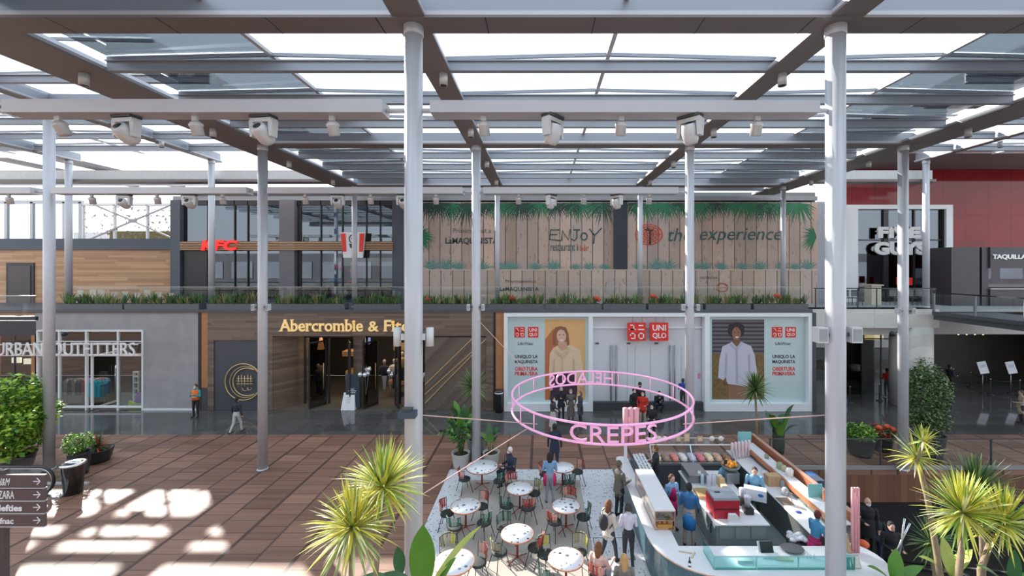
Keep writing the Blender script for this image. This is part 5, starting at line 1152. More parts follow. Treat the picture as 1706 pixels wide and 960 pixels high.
pot(bx, by, .75, .75, POTB, 'wide black pot under the bright shrub at the left edge'); bush(bx, by, 2.15, 1.15, 1.35, 7000, 'bright lime green shrub in a wide pot at the left edge', BR, .17, 4, 7, z0=.7)
pot(PX(132,16.1), 16.1, .33, .85, POTB, 'tall black pot behind the litter bin'); bush(PX(128,16.1), 16.1, 1.2, .42, .38, 1100, 'green plant in the tall pot behind the litter bin', [BR[1],BR[2],BR[0]], .09, 5, 3, z0=.8)
pot(PX(162,17.2), 17.2, .5, .5, POTB, 'low black bowl right of the litter bin plants'); yucca((PX(162,17.2),17.2,.45), [([(PX(162,17.2),17.2,.45),(PX(162,17.2),17.2,.6)], .6)], 'dark spiky plant in the low bowl at left', [DG[1],DG[0],MATS['flower_red']], 70, .03, seed=12)
t = thing('litter_bin', 'tall glossy black tapered litter bin on the deck at left', 'bin', (*G(122,822),0)); gx, gy = G(122,822)
MB().lathe([(.24,0),(.30,1.0),(.32,1.02)], (gx,gy,0), 28).build('body', M('bin_black',(.025,.025,.028),.15,0,.05,spec=.8), t)
MB().lathe([(.33,1.0),(.34,1.05),(.30,1.08),(.20,1.06),(.19,1.0)], (gx,gy,0), 28, caps=False).build('rim', M('bin_chrome',(.7,.7,.7),.15,.9), t); MB().box(gx-.2,gy-.02,1.03,gx+.2,gy+.02,1.05).build('ash_bar', DARK, t)
t = thing('litter_bin', 'black litter bin standing left of the white framed shop front', 'bin', (fx(832),23.15,0)); MB().lathe([(.2,0),(.22,1.1),(.24,1.12),(.24,1.2),(.2,1.22),(0,1.22)], (fx(832),23.1,0), 20).build('body', MATS['bin_black'], t); MB().lathe([(.225,1.02),(.235,1.03),(.235,1.07),(.225,1.08)], (fx(832),23.1,0), 20).build('band', WHITE, t)
for i, (px, py, r, h, lab, lab2, ms, rz) in enumerate(((1433,758,.52,.72,'wide black pot left of the red flowers at right','leafy green plant in the wide pot at right',[BR[1],BR[2],BR[0]],.35),(1468,750,.45,.55,'black pot holding the red flowers','red flowering plant in a pot beside the leafy one',[FI[0],MATS['flower_red'],FI[2]],.3))):
    x, y = G(px, py); pot(x, y, r, h, POTB, lab); bush(x, y, h+.2, r*1.0, rz, 1300, lab2, ms, .12, 20+i, 3, z0=h-.1)
for dx, dz in ((-.25,.5),(.1,.55),(.35,.42)):
    m = MB(); x, y = G(1468,750); m.ball((x+dx,y-.2,.55+dz), .12, 10, 0, (1,1,.8)); tag(m.build('flower_head', M('flower_orange_red',(.75,.12,.04),.6)), f'orange red flower head in the right pot, {"left" if dx<0 else "middle" if dx<.2 else "right"} one', 'flower')
x, y = G(1548,764); pot(x, y, .55, 1.0, POTB, 'tall black pot of the leafy tree at right'); bush(x-.15, y, 2.45, .72, 1.55, 6500, 'tall leafy tree in a black pot by the stone pillar', FI, .12, 9, 5, 'potted_tree', z0=.95)
# by the back of the kiosk
yucca((PX(1262,18.2),18.2,0), [([(PX(1262,18.2),18.2,0),(PX(1260,18.2),18.2,1.6),C(1258,650,18.2)], .9)], 'green palm like yucca behind the kiosk counter', DG, 150, .03, seed=13)
broad_plant((PX(1297,18.0),18.0,0), 9, 1.7, .95, .16, 'banana like plant behind the right kiosk counter', (0,2), 14, droop=.9)
MB_ = MB(); MB_.lathe([(.2,0),(.24,.3),(.22,1.0),(.1,1.3),(0,1.3)], (PX(1297,18.0),18.0,0), 12); tag(MB_.build('plant_stem_sleeve', M('sleeve_dark',(.03,.045,.03),.8)), 'dark fibrous stem base of the banana like plant', 'plant base')
yucca((PX(790,17.6),17.6,0), [([(PX(796,17.6)-.35,17.6,0),(PX(790,17.6),17.6,1.5),C(789,645,17.6)], .85)], 'spiky green yucca behind the terrace column', DG, 150, .03, seed=15)
x, y = G(768,780); pot(x, y, .36, .62, POTG, 'pale grey pot of the tall banana plant by the column'); broad_plant((x,y,.5), 9, 1.9, .95, .14, 'tall banana plant in a pale pot at the terrace corner', (0,2,0), 16, droop=.7, el=(60,88)); bush(x-.05, y, 1.5, .55, .45, 260, 'low dark leaves around the banana plant stems', [LEAF[2],LEAF[0]], .2, 17, 3, 'leafy_underplant', z0=.6)
x, y = G(818,776); pot(x, y, .34, .55, POTG, 'pale grey pot right of the terrace column'); broad_plant((x,y,.5), 7, .8, .5, .12, 'small broadleaf plant right of the terrace column', (2,0), 18)
x, y = G(783,774); pot(x+.2, y+.4, .4, .9, M('pot_mid_grey',(.25,.25,.26),.6), 'mid grey pot between the two pale pots')
# ------------------------------------------------------------------ left foreground: signpost, escalator end
SY5 = 5.5; t = thing('direction_signpost', 'brown arrow signpost with four white shop names at bottom left', 'signpost', (PX(-6,SY5),SY5,0))
MB().box(PX(-9,SY5),SY5+.03,0,PX(2,SY5),SY5+.09,PZ(786,SY5)).build('post', M('post_brown',(.07,.05,.05),.5), t)
SGN = M('sign_brown',(.10,.065,.065),.5,0,.05)
for (a, b, s, p0, p1, q0, q1, bo, sh) in ((791.5,812.5,'H&M',-4,17,797,809,.0,.3),(814.5,834,'ZARA',-2,24,818,831,0,0),(835.5,855,'lefties',-1,37,841,852,.03,0),(857,877,'fnac',0,23,863,873,.02,0)):
    pn_ = MB().box(PX(-60,SY5),SY5,PZ(b,SY5),PX(74,SY5),SY5+.03,PZ(a,SY5)).build('arrow_panel', SGN, t); m = MB()
    put_text(m, s, PX(p0,SY5), PX(p1,SY5), PZ(q1,SY5), PZ(q0,SY5), SY5-.004, .003, bold=bo, shear=sh); m.build('lettering', MATS['sign_white'], pn_); m = MB(); yc = (a+b)/2
    for (u0,v0,u1,v1) in ((56,yc,67,yc),(62,yc-5.5,67.5,yc),(62,yc+5.5,67.5,yc)): m.bar((PX(u0,SY5),SY5-.004,PZ(v0,SY5)),(PX(u1,SY5),SY5-.004,PZ(v1,SY5)),.004,.010)
    m.build('arrow', MATS['sign_white'], pn_)
    MB().box(PX(-60,SY5),SY5-.006,PZ(b,SY5)-.012,PX(74,SY5),SY5+.034,PZ(b,SY5)-.004).build('panel_edge', LAMPW, pn_)
t = thing('escalator', 'black escalator handrail end with chrome and glass side at left', 'escalator', (-18.5,14.6,0))
m = MB(); pts = [(-22,14.6,1.0)]+[(-17.2+.47*sin(radians(a)),14.6,.53+.47*cos(radians(a))) for a in range(0,181,20)]+[(-19,14.6,.06)]
m.tube(pts, .045, 8); m.build('handrail', BLACK, t); MB().box(-22,14.59,.1,-17.2,14.61,.95).build('side_glass', RAILG, t)
m = MB(); m.tube([(p[0]-.0,p[1],p[2]-.0) for p in [(-22,14.6,.93)]+[(-17.2+.40*sin(radians(a)),14.6,.53+.40*cos(radians(a))) for a in range(0,181,20)]+[(-19,14.6,.13)]], .02, 6); m.box(-22,14.4,.0,-16.3,14.8,.06); m.build('chrome_trim', MATS['chrome'], t)
t = thing('glass_balustrade', 'low glass balustrade around the opening under the bright shrub', 'balustrade', (-18.7,15.4,0)); MB().box(-22,15.38,.05,-16.4,15.40,.95).build('glass_panel', RAILG, t); MB().box(-22,15.34,.0,-16.4,15.44,.06).build('base_channel', LAMPW, t)
# right pit: balustrade, escalator
t = thing('glass_balustrade', 'glass balustrade along the edge of the opening at right', 'balustrade', (20,16.9,0)); m = MB()
for i in range(9):
    a = 9.15+i*2.2; m.box(a+.04,16.88,.08,a+2.16,16.90,1.02); MB().box(a-.02,16.86,.0,a+.02,16.92,1.04).build('post', DARK, t)
m.build('glass_panel', RAILG, t); MB().box(9.1,16.86,1.02,29,16.92,1.05).build('handrail', DARK, t)
t = thing('escalator', 'dark escalator going down beside the kiosk at right', 'escalator', (10.2,12,-5)); 
m = MB()
for i in range(22): m.box(9.7,9.6+.32*i,-.15-.19*(i+1),10.8,9.6+.32*(i+1),-.19*i-.1)
m.build('steps', DARK, t)
for x in (9.55,10.9):
    MB().add([(x,9.4,0),(x,16.6,-4.2),(x,16.6,-3.3),(x,9.4,.9),(x+.03,9.4,0),(x+.03,16.6,-4.2),(x+.03,16.6,-3.3),(x+.03,9.4,.9)],[(0,1,2,3),(5,4,7,6),(3,2,6,7),(0,4,5,1)]).build('side_glass', RAILG, t)
    MB().tube([(x,9.2,.55),(x,9.25,.85),(x,9.5,.95),(x,16.6,-3.25)], .045, 8).build('handrail', BLACK, t); MB().bar((x,9.4,.02),(x,16.6,-4.18),.08,.1).build('skirt', M('skirt_steel',(.25,.25,.26),.3,.6), t)
for i, (a, b) in enumerate((((1478,950),(1516,872)),((1497,940),(1507,864)))):
    Yp = 10.3; m = MB(); m.tube([C(a[0],a[1],Yp),C(b[0],b[1],Yp)], .022, 8); tag(m.build('steel_pole', MATS['chrome']), f'thin chrome pole beside the escalator, {["leaning","upright"][i]} one of the crossing pair', 'pole')
# ------------------------------------------------------------------ pink ring sign
RC = (1.75, 12.4); RR = 2.57; ZU, ZL = 4.19, 3.74
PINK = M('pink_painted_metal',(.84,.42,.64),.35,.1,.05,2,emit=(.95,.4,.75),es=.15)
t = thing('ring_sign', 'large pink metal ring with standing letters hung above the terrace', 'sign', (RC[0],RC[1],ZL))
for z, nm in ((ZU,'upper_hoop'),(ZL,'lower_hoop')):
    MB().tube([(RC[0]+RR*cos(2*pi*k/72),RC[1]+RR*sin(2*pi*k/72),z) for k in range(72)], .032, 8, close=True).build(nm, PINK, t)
for a in (208,222,318,332,0,20,42,68,95,112,140,160,180):
    x, y = RC[0]+RR*cos(radians(a)), RC[1]+RR*sin(radians(a)); MB().tube([(x,y,ZL),(x,y,ZU)], .018, 6).build('strut', PINK, t)
def ring_word(s, a0, a1, mat=None):
    vs, fs = text_raw(s, bold=.0, ext=.5); a = np.array(vs); mn, mx = a.min(0), a.max(0); out = []
    for v in vs:
        u = (v[0]-mn[0])/(mx[0]-mn[0]); th = radians(a0+(a1-a0)*u); rr = RR+.02*(1 if v[2] > 0 else -1); out.append((RC[0]+rr*cos(th),RC[1]+rr*sin(th),ZL+.03+(ZU-ZL-.06)*(v[1]-mn[1])/(mx[1]-mn[1])))
    MB().add(out, fs).build('letters', PINK, t)
ring_word('CREPES', 246, 293); ring_word('HELADOS', 72, 124)
for i, (cx, cy, ax, ay, az_) in enumerate(((XC[3],8.35,-1,-1,4.9),(XC[4],8.35,1,-1,4.9),(XC[3],16.5,-1,1,4.9),)):
    k = 1/sqrt(2); p = (RC[0]+RR*k*ax, RC[1]+RR*k*ay, ZL+.2); m = MB(); m.tube([p,(cx,cy,4.95 if i < 2 else 5.9)], .012, 6)
    tag(m.build('suspension_cable', M('cable_pink',(.70,.42,.38),.5)), f'thin cable tying the pink ring to the {["near left","near right","far left","far right"][i]} column', 'cable')
for i, (cx, sx) in enumerate(((XC[3],-1),)):
    p = (RC[0]+RR*.8*sx, RC[1]-RR*.6, ZL); m = MB(); m.tube([(cx,8.4,3.25),p], .012, 6); tag(m.build('suspension_cable', MATS['cable_pink']), f'lower thin cable from the ring to the {["near left","near right"][i]} column', 'cable')
# ------------------------------------------------------------------ kiosk
KW = M('counter_white',(.74,.73,.73),.3,0,.03); TILE = M('kiosk_dark_teal_tile',(.045,.10,.12),.3,0,.5,14); KCO = M('kiosk_copper_edge',(.60,.33,.24),.4,.3); KGR = M('kiosk_grey_green',(.24,.29,.28),.4,.1,.1); KORW = M('kiosk_warm_wood',(.52,.34,.20),.5,0,.15,5)
STEELB = M('brushed_steel',(.50,.51,.52),.25,.8,.05)
def arc(cx, cy, r, a0, a1, n=8): return [(cx+r*cos(radians(a0+(a1-a0)*i/n)), cy+r*sin(radians(a0+(a1-a0)*i/n))) for i in range(n+1)]
k1 = thing('kiosk_counter', 'long white topped kiosk counter with rounded corners and dark teal tiled front', 'counter', (5,10,0))
out = [(3.15,15.0)]+arc(2.94,15.2,.22,0,180,8)+[(2.73,15.0),(2.73,10.9)]+arc(4.2,10.9,1.47,185,262,8)+[(7.3,9.2)]+arc(7.3,9.95,.74,-90,60,10)+[(7.6,10.43),(3.4,10.43),(3.4,11.0),(3.15,11.6)]
MB().prism(out[::1], .965, 1.0).build('worktop', KW, k1)
def inset(p, d):
    n = len(p); r = []
    for i in range(n):
        a, b = Vector((*p[i-1],0)), Vector((*p[(i+1)%n],0)); t_ = (b-a).normalized(); r.append((p[i][0]-t_.y*d, p[i][1]+t_.x*d))
    return r
ins = inset(out, .06); MB().prism(ins, .06, .93).build('tiled_front', TILE, k1); MB().prism(inset(out,.01), .93, .965).build('copper_edge', KCO, k1)
# pastry cabinet
k2 = thing('pastry_cabinet', 'tall narrow pastry cabinet with a white top and copper frame on the left counter', 'cabinet', (3.25,12.2,1.0))
MB().box(2.98,11.05,1.50,3.52,13.3,1.53).build('top', KW, k2)
m = MB()
for x in (2.99,3.51):
    for y in (11.06,12.2,13.29): m.box(x-.012,y-.012,1.0,x+.012,y+.012,1.50)
for z in (1.005,1.25,1.49): m.box(2.98,11.05,z-.01,3.52,11.07,z+.01); m.box(2.98,11.05,z-.01,3.0,13.3,z+.01); m.box(3.5,11.05,z-.01,3.52,13.3,z+.01)
m.build('copper_frame', KCO, k2)
MB().box(3.0,11.07,1.24,3.5,13.28,1.25).build('shelf', KORW, k2); MB().box(2.984,11.07,1.02,2.99,13.28,1.48).box(3.0,11.055,1.26,3.5,11.06,1.48).build('glass_side', SHOPG, k2)
for i in range(5):
    x, y = 3.08+.08*i, 11.2+.05*(i%2); m = MB(); m.ball((x,y,1.285), .045, 8, 0, (.8,1.8,.7)); tag(m.build('baguette', M('bread_dark',(.16,.11,.05),.8) if i < 3 else M('bread_gold',(.50,.26,.08),.7)), f'filled roll on the upper shelf of the pastry cabinet, {ord5[i]} from the left', 'bread', 'rolls in the pastry cabinet')
t = thing('pastry_tray', 'golden pastry tray inside the lower front of the pastry cabinet', 'tray', (3.25,11.3,1.01)); MB().box(3.08,11.12,1.01,3.46,11.5,1.10).build('tray', M('tray_gold',(.60,.30,.07),.6), t)
for i in range(6):
    x, y = 3.14+.13*(i%3), 11.2+.15*(i//3); m = MB(); m.ball((x,y,1.13), .055, 8, 0, (1.1,1,.6)); tag(m.build('croissant', MATS['bread_gold']), f'golden pastry on the lower tray, {["front","back"][i//3]} row, {["left","middle","right"][i%3]}', 'pastry', 'pastries on the lower tray')
MB().box(3.0,13.0,.06,3.5,13.31,.96).box(3.16,11.02,.06,3.5,13.0,.96).build('counter_back_unit', KGR).__setitem__('label','grey green back of the left counter under the pastry cabinet'); bpy.data.objects['counter_back_unit']['category'] = 'cabinet'
# coffee / cup station at far left
t = thing('cup_station', 'dark low machine unit covered with stacked white cups at the far left of the counter', 'coffee machine', (3.5,14.4,.98))
MB().box(3.2,13.6,.06,3.68,15.3,.98).build('base_cabinet', KGR, t); MB().box(3.22,13.75,.98,3.66,15.1,1.20).build('machine_body', M('machine_navy',(.05,.07,.10),.35,.3), t)
r = random.Random(4)
for i in range(36):
    x, y = 3.28+.105*(i%4)+.01*r.random(), 13.85+.13*(i//4); h = .09+.04*r.random()
    t2 = MB(); t2.lathe([(.025,0),(.038,h*.5),(.045,h),(.040,h),(.03,.02),(0,.02)], (x,y,1.205), 10); tag(t2.build('cup', WHITE), f'white cup standing on the dark machine, row {["one","two","three","four","five","six","seven","eight","nine"][i//4]} from the front, {["first","second","third","fourth"][i%4]} from the left', 'cup', 'white cups on the dark machine')
# gelato display
t = thing('gelato_display', 'glass fronted ice cream display across the back of the kiosk', 'display case', (5.4,15.4,0))
MB().box(3.95,14.9,.06,6.9,15.9,.92).build('cabinet', M('display_dark',(.10,.11,.12),.4,.2), t); MB().box(3.95,14.86,.92,6.9,14.92,1.0).box(3.95,15.05,.92,6.9,15.9,.94).build('steel_ledge', STEELB, t)
m = MB(); m.box(3.95,15.9,.95,6.9,15.92,1.45); m.box(3.95,15.3,1.44,6.9,15.92,1.46); m.box(3.95,14.95,.95,3.97,15.9,1.44); m.box(6.88,14.95,.95,6.9,15.9,1.44); m.build('glass_hood', RAILG, t)
m = MB()
for (a, b) in (((3.95,15.3,1.46),(6.9,15.3,1.46)),((3.95,15.92,1.46),(6.9,15.92,1.46)),((3.95,14.95,.96),(3.95,15.3,1.46)),((6.9,14.95,.96),(6.9,15.3,1.46)),((5.4,14.95,.96),(5.4,15.3,1.46))): m.bar(a, b, .03, .03)
m.build('steel_frame', WHITE, t)
GEL = [(.80,.62,.36),(.35,.22,.16),(.72,.25,.20),(.72,.68,.62),(.55,.50,.62),(.68,.20,.22),(.78,.60,.38),(.62,.38,.26),(.30,.16,.09)]
gn = ['vanilla yellow','brown','red','cream','lilac','berry red','pale caramel','toffee','chocolate']
for i in range(9):
    x0 = 4.05+.31*i; tt = thing('ice_cream_tub', f'steel tub of {gn[i]} ice cream in the display', 'ice cream tub', (x0+.14,15.2,.945)); MB().box(x0,14.98,.945,x0+.28,15.5,1.02).build('pan', STEELB, tt)
    m = MB(); 
    for k in range(5): m.ball((x0+.14+.03*(k%2-.5),15.05+.09*k,1.04+.02*(k%2)), .115, 10, 0, (1,.9,.75))
    m.build('ice_cream', M('gelato%d'%i, GEL[i], .6, 0, .15, 30), tt)
for i, (px, py, l) in enumerate(((1098,739,'white round dish on top of the ice cream display'),(1108,742,'second white dish on top of the ice cream display'),(1186,739,'round white clock like disc on top of the display'),(1201,742,'cream packet on the right end of the display top'))):
    m = MB(); x = PX(px,15.6); m.ball((x,15.6,1.56), .10, 12, 0, (1,.5,1)); tag(m.build('dish', M('dish_cream',(.75,.70,.62),.4)), l, 'dish')
for i, (px, w, l) in enumerate(((1130,.2,'small framed card on the display top, left'),(1144,.22,'taller wood framed card on the display top'),(1166,.2,'small framed card on the display top, right'))):
    x = PX(px,15.6); tt = thing('framed_card', l, 'card', (x,15.6,1.46)); MB().box(x-w/2,15.58,1.46,x+w/2,15.61,1.46+(.3 if i == 1 else .2)).build('frame', KORW, tt); MB().box(x-w/2+.03,15.57,1.49,x+w/2-.03,15.58,1.43+(.3 if i == 1 else .2)).build('print', M('card_print',(.7,.55,.4),.6,0,.4,30), tt)
# centre island
k3 = thing('island_counter', 'white topped island counter in the middle of the kiosk', 'counter', (5.4,12.9,0))
MB().box(4.68,11.35,.93,6.15,14.4,.96).build('worktop', KW, k3); MB().box(4.74,11.42,.25,6.1,14.35,.93).build('steel_body', KGR, k3); MB().box(4.8,11.5,.06,6.05,14.3,.25).build('plinth', M('plinth_pale',(.5,.5,.52),.4,.3), k3)
for i in range(3): MB().box(4.82+.43*i,11.40,.55,5.20+.43*i,11.42,.88).build('drawer', M('drawer_green_grey',(.28,.33,.31),.4,.1), k3)
m = MB()
for y in (11.75,12.7): m.box(4.72,y,.5,4.74,y+.03,.75)
m.build('door_handle', BLACK, k3)
t = thing('coffee_grinder', 'large red metal machine with a grey top on the island counter', 'coffee machine', (5.1,11.9,.96)); MB().box(4.76,11.62,.96,5.46,12.2,1.46).build('red_body', M('machine_red',(.42,.02,.035),.35), t); MB().box(4.76,11.62,1.46,5.46,12.2,1.53).build('top_cover', M('machine_grey_top',(.40,.43,.47),.3,.3), t); MB().box(4.77,11.60,1.22,5.45,11.62,1.24).build('seam', BLACK, t); MB().box(4.9,11.9,1.53,5.05,11.96,1.54).build('label_plate', BLACK, t)
t = thing('card_holder', 'small white folded card holder at the front of the island', 'holder', (5.2,11.5,.96)); MB().vprism([(5.08,.96),(5.34,.96),(5.36,1.12),(5.30,1.18),(5.10,1.18)], 11.42, 11.52).build('body', WHITE, t)
t = thing('orange_juicer', 'orange juicing machine with a bowl full of oranges on the island', 'juicer', (6.0,13.6,.96)); jx, jy = PX(1217,13.7), 13.7
MB().box(jx-.2,jy-.2,.96,jx+.2,jy+.2,1.3).build('body', M('juicer_grey',(.3,.32,.33),.3,.4), t); MB().lathe([(.12,1.3),(.24,1.38),(.30,1.48),(.29,1.48),(.0,1.36)], (jx,jy,0), 20).build('bowl', M('bowl_green_grey',(.20,.24,.22),.3,.3), t)
OR = M('orange_peel',(.85,.33,.02),.5,0,.15,20); r = random.Random(2)
for i in range(16):
    a = i*2.4; rr = .21*sqrt((i%10)/10); m = MB(); m.ball((jx+rr*cos(a),jy+rr*sin(a),1.50+(.07 if i > 9 else 0)), .055, 10); tag(m.build('orange', OR), 'orange piled in the bowl of the juicing machine', 'orange', 'oranges in the juicer bowl')
t = thing('espresso_machine', 'low dark espresso machine behind the red machine on the island', 'coffee machine', (4.95,13.9,.96)); MB().box(4.75,13.55,.96,5.35,14.3,1.22).build('body', M('espresso_grey',(.22,.23,.25),.3,.6), t); MB().box(4.74,13.5,1.22,5.36,14.32,1.25).build('cup_rail', STEELB, t)
for i, (px, py, z, c, l) in enumerate(((1170,800,1.0,(.4,.55,.58),'tall pale blue stack of cups on the island'),(1180,803,1.0,(.45,.5,.6),'clear stack of cups left of the paper packets'),(1188,801,1.0,(.5,.55,.65),'clear blue grey stack of cups near the juicer'),(1165,795,1.0,(.6,.65,.62),'pale green cup stack at the island edge'))):
    x, y = G(px, py+8, .96); tt = thing('cup_stack', l, 'cups', (x,y,.96)); MB().lathe([(.05,0),(.055,.02),(.05,.03),(.055,.1),(.05,.11),(.055,.2),(.05,.21),(.05,.34),(0,.34)], (x,y,.96), 14).build('stack', M('cupst%d'%i, c, .25), tt)
for i, (px, py, c, l) in enumerate(((1202,800,(.55,.38,.2),'brown paper packet behind the red machine'),(1206,812,(.62,.5,.32),'tan paper bag right behind the red machine'),(1198,795,(.70,.62,.45),'pale paper packet behind the red machine'))):
    x, y = G(px, py+12, .96); tt = thing('paper_packet', l, 'bag', (x,y,.96)); MB().box(x-.08,y-.06,.96,x+.08,y+.06,1.25).build('packet', M('packet%d'%i, c, .7), tt)
t = thing('cutlery_box', 'straw coloured box with cups at the left edge of the island', 'box', (4.9,12.75,.96)); MB().box(4.72,12.6,.96,5.1,13.1,1.06).build('box', M('box_straw',(.58,.42,.20),.6), t); MB().box(4.75,12.63,1.06,5.07,13.07,1.065).build('lining', M('lining_brown',(.35,.24,.1),.7), t)
t = thing('blender', 'clear blender jug on a black base on the island', 'blender', (5.85,11.9,.96)); MB().box(5.72,11.8,.96,5.95,12.05,1.12).build('base', BLACK, t); MB().lathe([(.06,1.12),(.10,1.4),(.10,1.42),(.03,1.45),(0,1.45)], (5.83,11.93,0), 14).build('jug', M('jug_clear',(.5,.53,.58),.2,0,.3,20), t)
t = thing('blender', 'second clear blender jug behind the first on the island', 'blender', (5.9,12.4,.96)); MB().box(5.78,12.25,.96,6.02,12.5,1.12).build('base', BLACK, t); MB().lathe([(.06,1.12),(.10,1.4),(.03,1.43),(0,1.43)], (5.9,12.38,0), 14).build('jug', MATS['jug_clear'], t)
# right counter
k4 = thing('kiosk_counter', 'right kiosk worktop with sink and orange edged upper shelf', 'counter', (7.6,13.4,0))
MB().box(7.0,10.9,.93,7.62,16.0,.96).build('worktop', KW, k4); MB().box(7.05,10.95,.06,7.6,15.95,.93).build('cabinet', M('kiosk_cab_dark',(.10,.11,.11),.4,.2), k4)
MB().box(7.66,10.9,1.22,8.02,16.0,1.25).build('upper_shelf', KW, k4); MB().box(7.6,10.9,1.1,7.66,16.0,1.22).build('shelf_edge', M('edge_terracotta',(.42,.15,.07),.5), k4)
MB().box(8.15,10.9,.9,8.22,16.4,1.42).build('orange_board', M('board_terracotta',(.36,.12,.06),.5,0,.1), k4); MB().box(7.62,10.9,.06,8.15,16.2,1.0).build('back_cabinet', KGR, k4); MB().box(8.13,10.9,1.42,8.24,16.4,1.45).build('board_cap', KCO, k4)
sx, sy = G(1308,836,.96); s_ = MB().box(sx-.18,sy-.2,.961,sx+.18,sy+.22,.966).build('sink', M('sink_brown_steel',(.28,.22,.16),.3,.6), k4); MB().tube([(sx+.2,sy,.96),(sx+.2,sy,1.2),(sx+.1,sy,1.25),(sx+.02,sy,1.2)], .012, 6).build('tap', MATS['chrome'], s_)
for i, (x, y, z0, w, l) in enumerate(((7.75,16.1,1.0,.5,'turquoise rounded panel at the back end of the right counter'),(7.9,12.2,1.0,.4,'turquoise rounded panel beside the near right column'))):
    m = MB(); m.prism([(x-w/2,y-.02),(x+w/2,y-.02),(x+w/2,y+.02),(x-w/2,y+.02)], z0, z0+.62); tag(m.build('turquoise_panel', M('panel_turquoise',(.22,.52,.50),.35)), l, 'panel')
for i in range(6):
    px = 1220+5.6*i; x = PX(px,15.2+.05*i); tt = thing('pink_tube', f'tall pale pink cup tower at the right end of the display, {["first","second","third","fourth","fifth","sixth"][i]} from the left', 'cups', (x,15.2+.05*i,.98)); MB().lathe([(.045,0),(.05,.1),(.05,.55),(.03,.6),(0,.6)], (x,15.2+.05*i,.98), 12).build('tower', M('tower_pink',(.75,.58,.60),.4), tt)
for i, (px, py, z, c, r_, h, l) in enumerate(((1277,764,1.25,(.25,.27,.2),.07,.14,'small dark jar near the back of the upper shelf'),(1299,781,1.25,(.30,.36,.20),.10,.2,'green lidded jar on the upper shelf'),(1306,785,1.25,(.5,.42,.3),.09,.18,'brown jar beside the green one on the upper shelf'),(1315,793,1.25,(.70,.68,.62),.12,.24,'large white jar on the upper shelf'),(1275,790,.97,(.72,.72,.72),.13,.1,'white round dish on the right worktop'),(1306,812,.97,(.30,.33,.35),.11,.22,'grey steel canister on the right worktop'),(1308,824,.97,(.45,.47,.48),.1,.2,'second steel canister on the right worktop'))):
    x, y = G(px, py, z); m = MB(); m.lathe([(r_*.9,0),(r_,.02),(r_,h*.8),(r_*.7,h*.9),(r_*.7,h),(0,h)], (x,y,z), 14); tag(m.build('jar', M('jar%d'%i, c, .3)), l, 'jar')
t = thing('paper_bag', 'row of brown paper bags standing on the right worktop', 'bag', (*G(1288,805,.96),.96)); gx, gy = G(1288,808,.96); m = MB(); m.box(gx-.22,gy-.12,.96,gx+.2,gy+.15,1.28); m.build('bag', M('kraft_paper',(.50,.32,.18),.8,0,.3,12), t)
for i, (px, py, c, l) in enumerate(((1352,800,(.05,.12,.3),'dark blue box on the upper shelf by the near column'),(1362,808,(.06,.08,.12),'black box on the upper shelf by the near column'))):
    x, y = G(px, py, 1.25); m = MB(); m.box(x-.12,y-.15,1.25,x+.12,y+.15,1.45); tag(m.build('box', M('boxk%d'%i, c, .5)), l, 'box')
t = thing('waste_bin', 'black bin with crumpled white bags inside the kiosk', 'bin', (6.75,11.05,0)); x, y = G(1308,905,.1); x, y = 6.72, 11.1
MB().lathe([(.22,.06),(.26,.72),(0,.72)], (x,y,0), 18).build('body', BLACK, t); m = MB(); r = random.Random(8)
for i in range(10): m.ball((x+.16*cos(i*2.3),y+.14*sin(i*1.7),.76+.05*r.random()), .09, 8, 0, (1,1,.6))
m.build('crumpled_bags', M('bag_white',(.6,.6,.62),.6), t)
t = thing('sponge', 'blue cloth beside the sink', 'cloth', (*G(1328,850,.96),.96)); x, y = G(1330,854,.96); MB().ball((x,y,.975), .07, 8, 0, (1.3,1,.3)).build('cloth', M('cloth_blue',(.05,.08,.5),.8), t)
# front glass screen and things on the front counter
t = thing('glass_screen', 'turquoise tinted glass screen along the front counter', 'screen', (6,9.75,1.0)); m = MB()
xs = [3.95,4.9,5.85,6.75,7.12]
for a, b in zip(xs[:-1], xs[1:]): m.box(a+.01,9.60,1.0,b-.01,9.62,1.30)
m.box(3.93,9.62,1.0,3.95,10.25,1.30); m.build('glass_panel', TEALG, t); m = MB()
for x in xs: m.box(x-.008,9.595,1.0,x+.008,9.625,1.30)
m.box(3.93,9.598,1.29,7.14,9.622,1.305); m.build('edge_strip', M('teal_edge',(.25,.50,.48),.3), t); MB().box(3.93,9.62,1.0,7.12,9.66,1.02).build('base_strip', M('teal_edge',(.25,.50,.48),.3), t)
t = thing('till_terminal', 'till with a dark tilted screen on the front counter', 'till', (5.25,10.1,1.0)); tx, ty = PX(1277,10.15), 10.15
MB().obox((tx,ty,1.16),(.30,.02,.24),(radians(-22),0,0)).build('screen', M('screen_dark',(.03,.035,.035),.12), t); MB().obox((tx-.02,ty+.03,1.12),(.34,.02,.28),(radians(-22),0,0)).build('housing', M('till_white',(.7,.7,.72),.4), t); MB().box(tx-.18,ty-.2,1.0,tx+.22,ty+.12,1.05).build('base', MATS['till_white'], t)
t = thing('printer', 'white receipt printer and papers on the front counter', 'printer', (5.0,9.95,1.0)); tx = PX(1235,9.95); MB().box(tx-.15,9.8,1.0,tx+.2,10.1,1.07).build('body', MATS['till_white'], t); MB().box(tx+.35,9.75,1.001,tx+.75,9.95,1.006).build('paper_sheets', WHITE, t)
x, y = G(1320,914,1.05); m = MB(); m.obox((x,y,1.08),(.5,.42,.04),(radians(18),0,.2)); t = thing('round_tray', 'dark grey oval tray lying on the front counter', 'tray', (x,y,1.0)); MB().lathe([(.0,.0),(.24,.0),(.27,.03),(.25,.04),(0,.035)], (x,y,1.03), 24, 0, 1,.75).build('tray', M('tray_grey',(.10,.10,.10),.5), t)
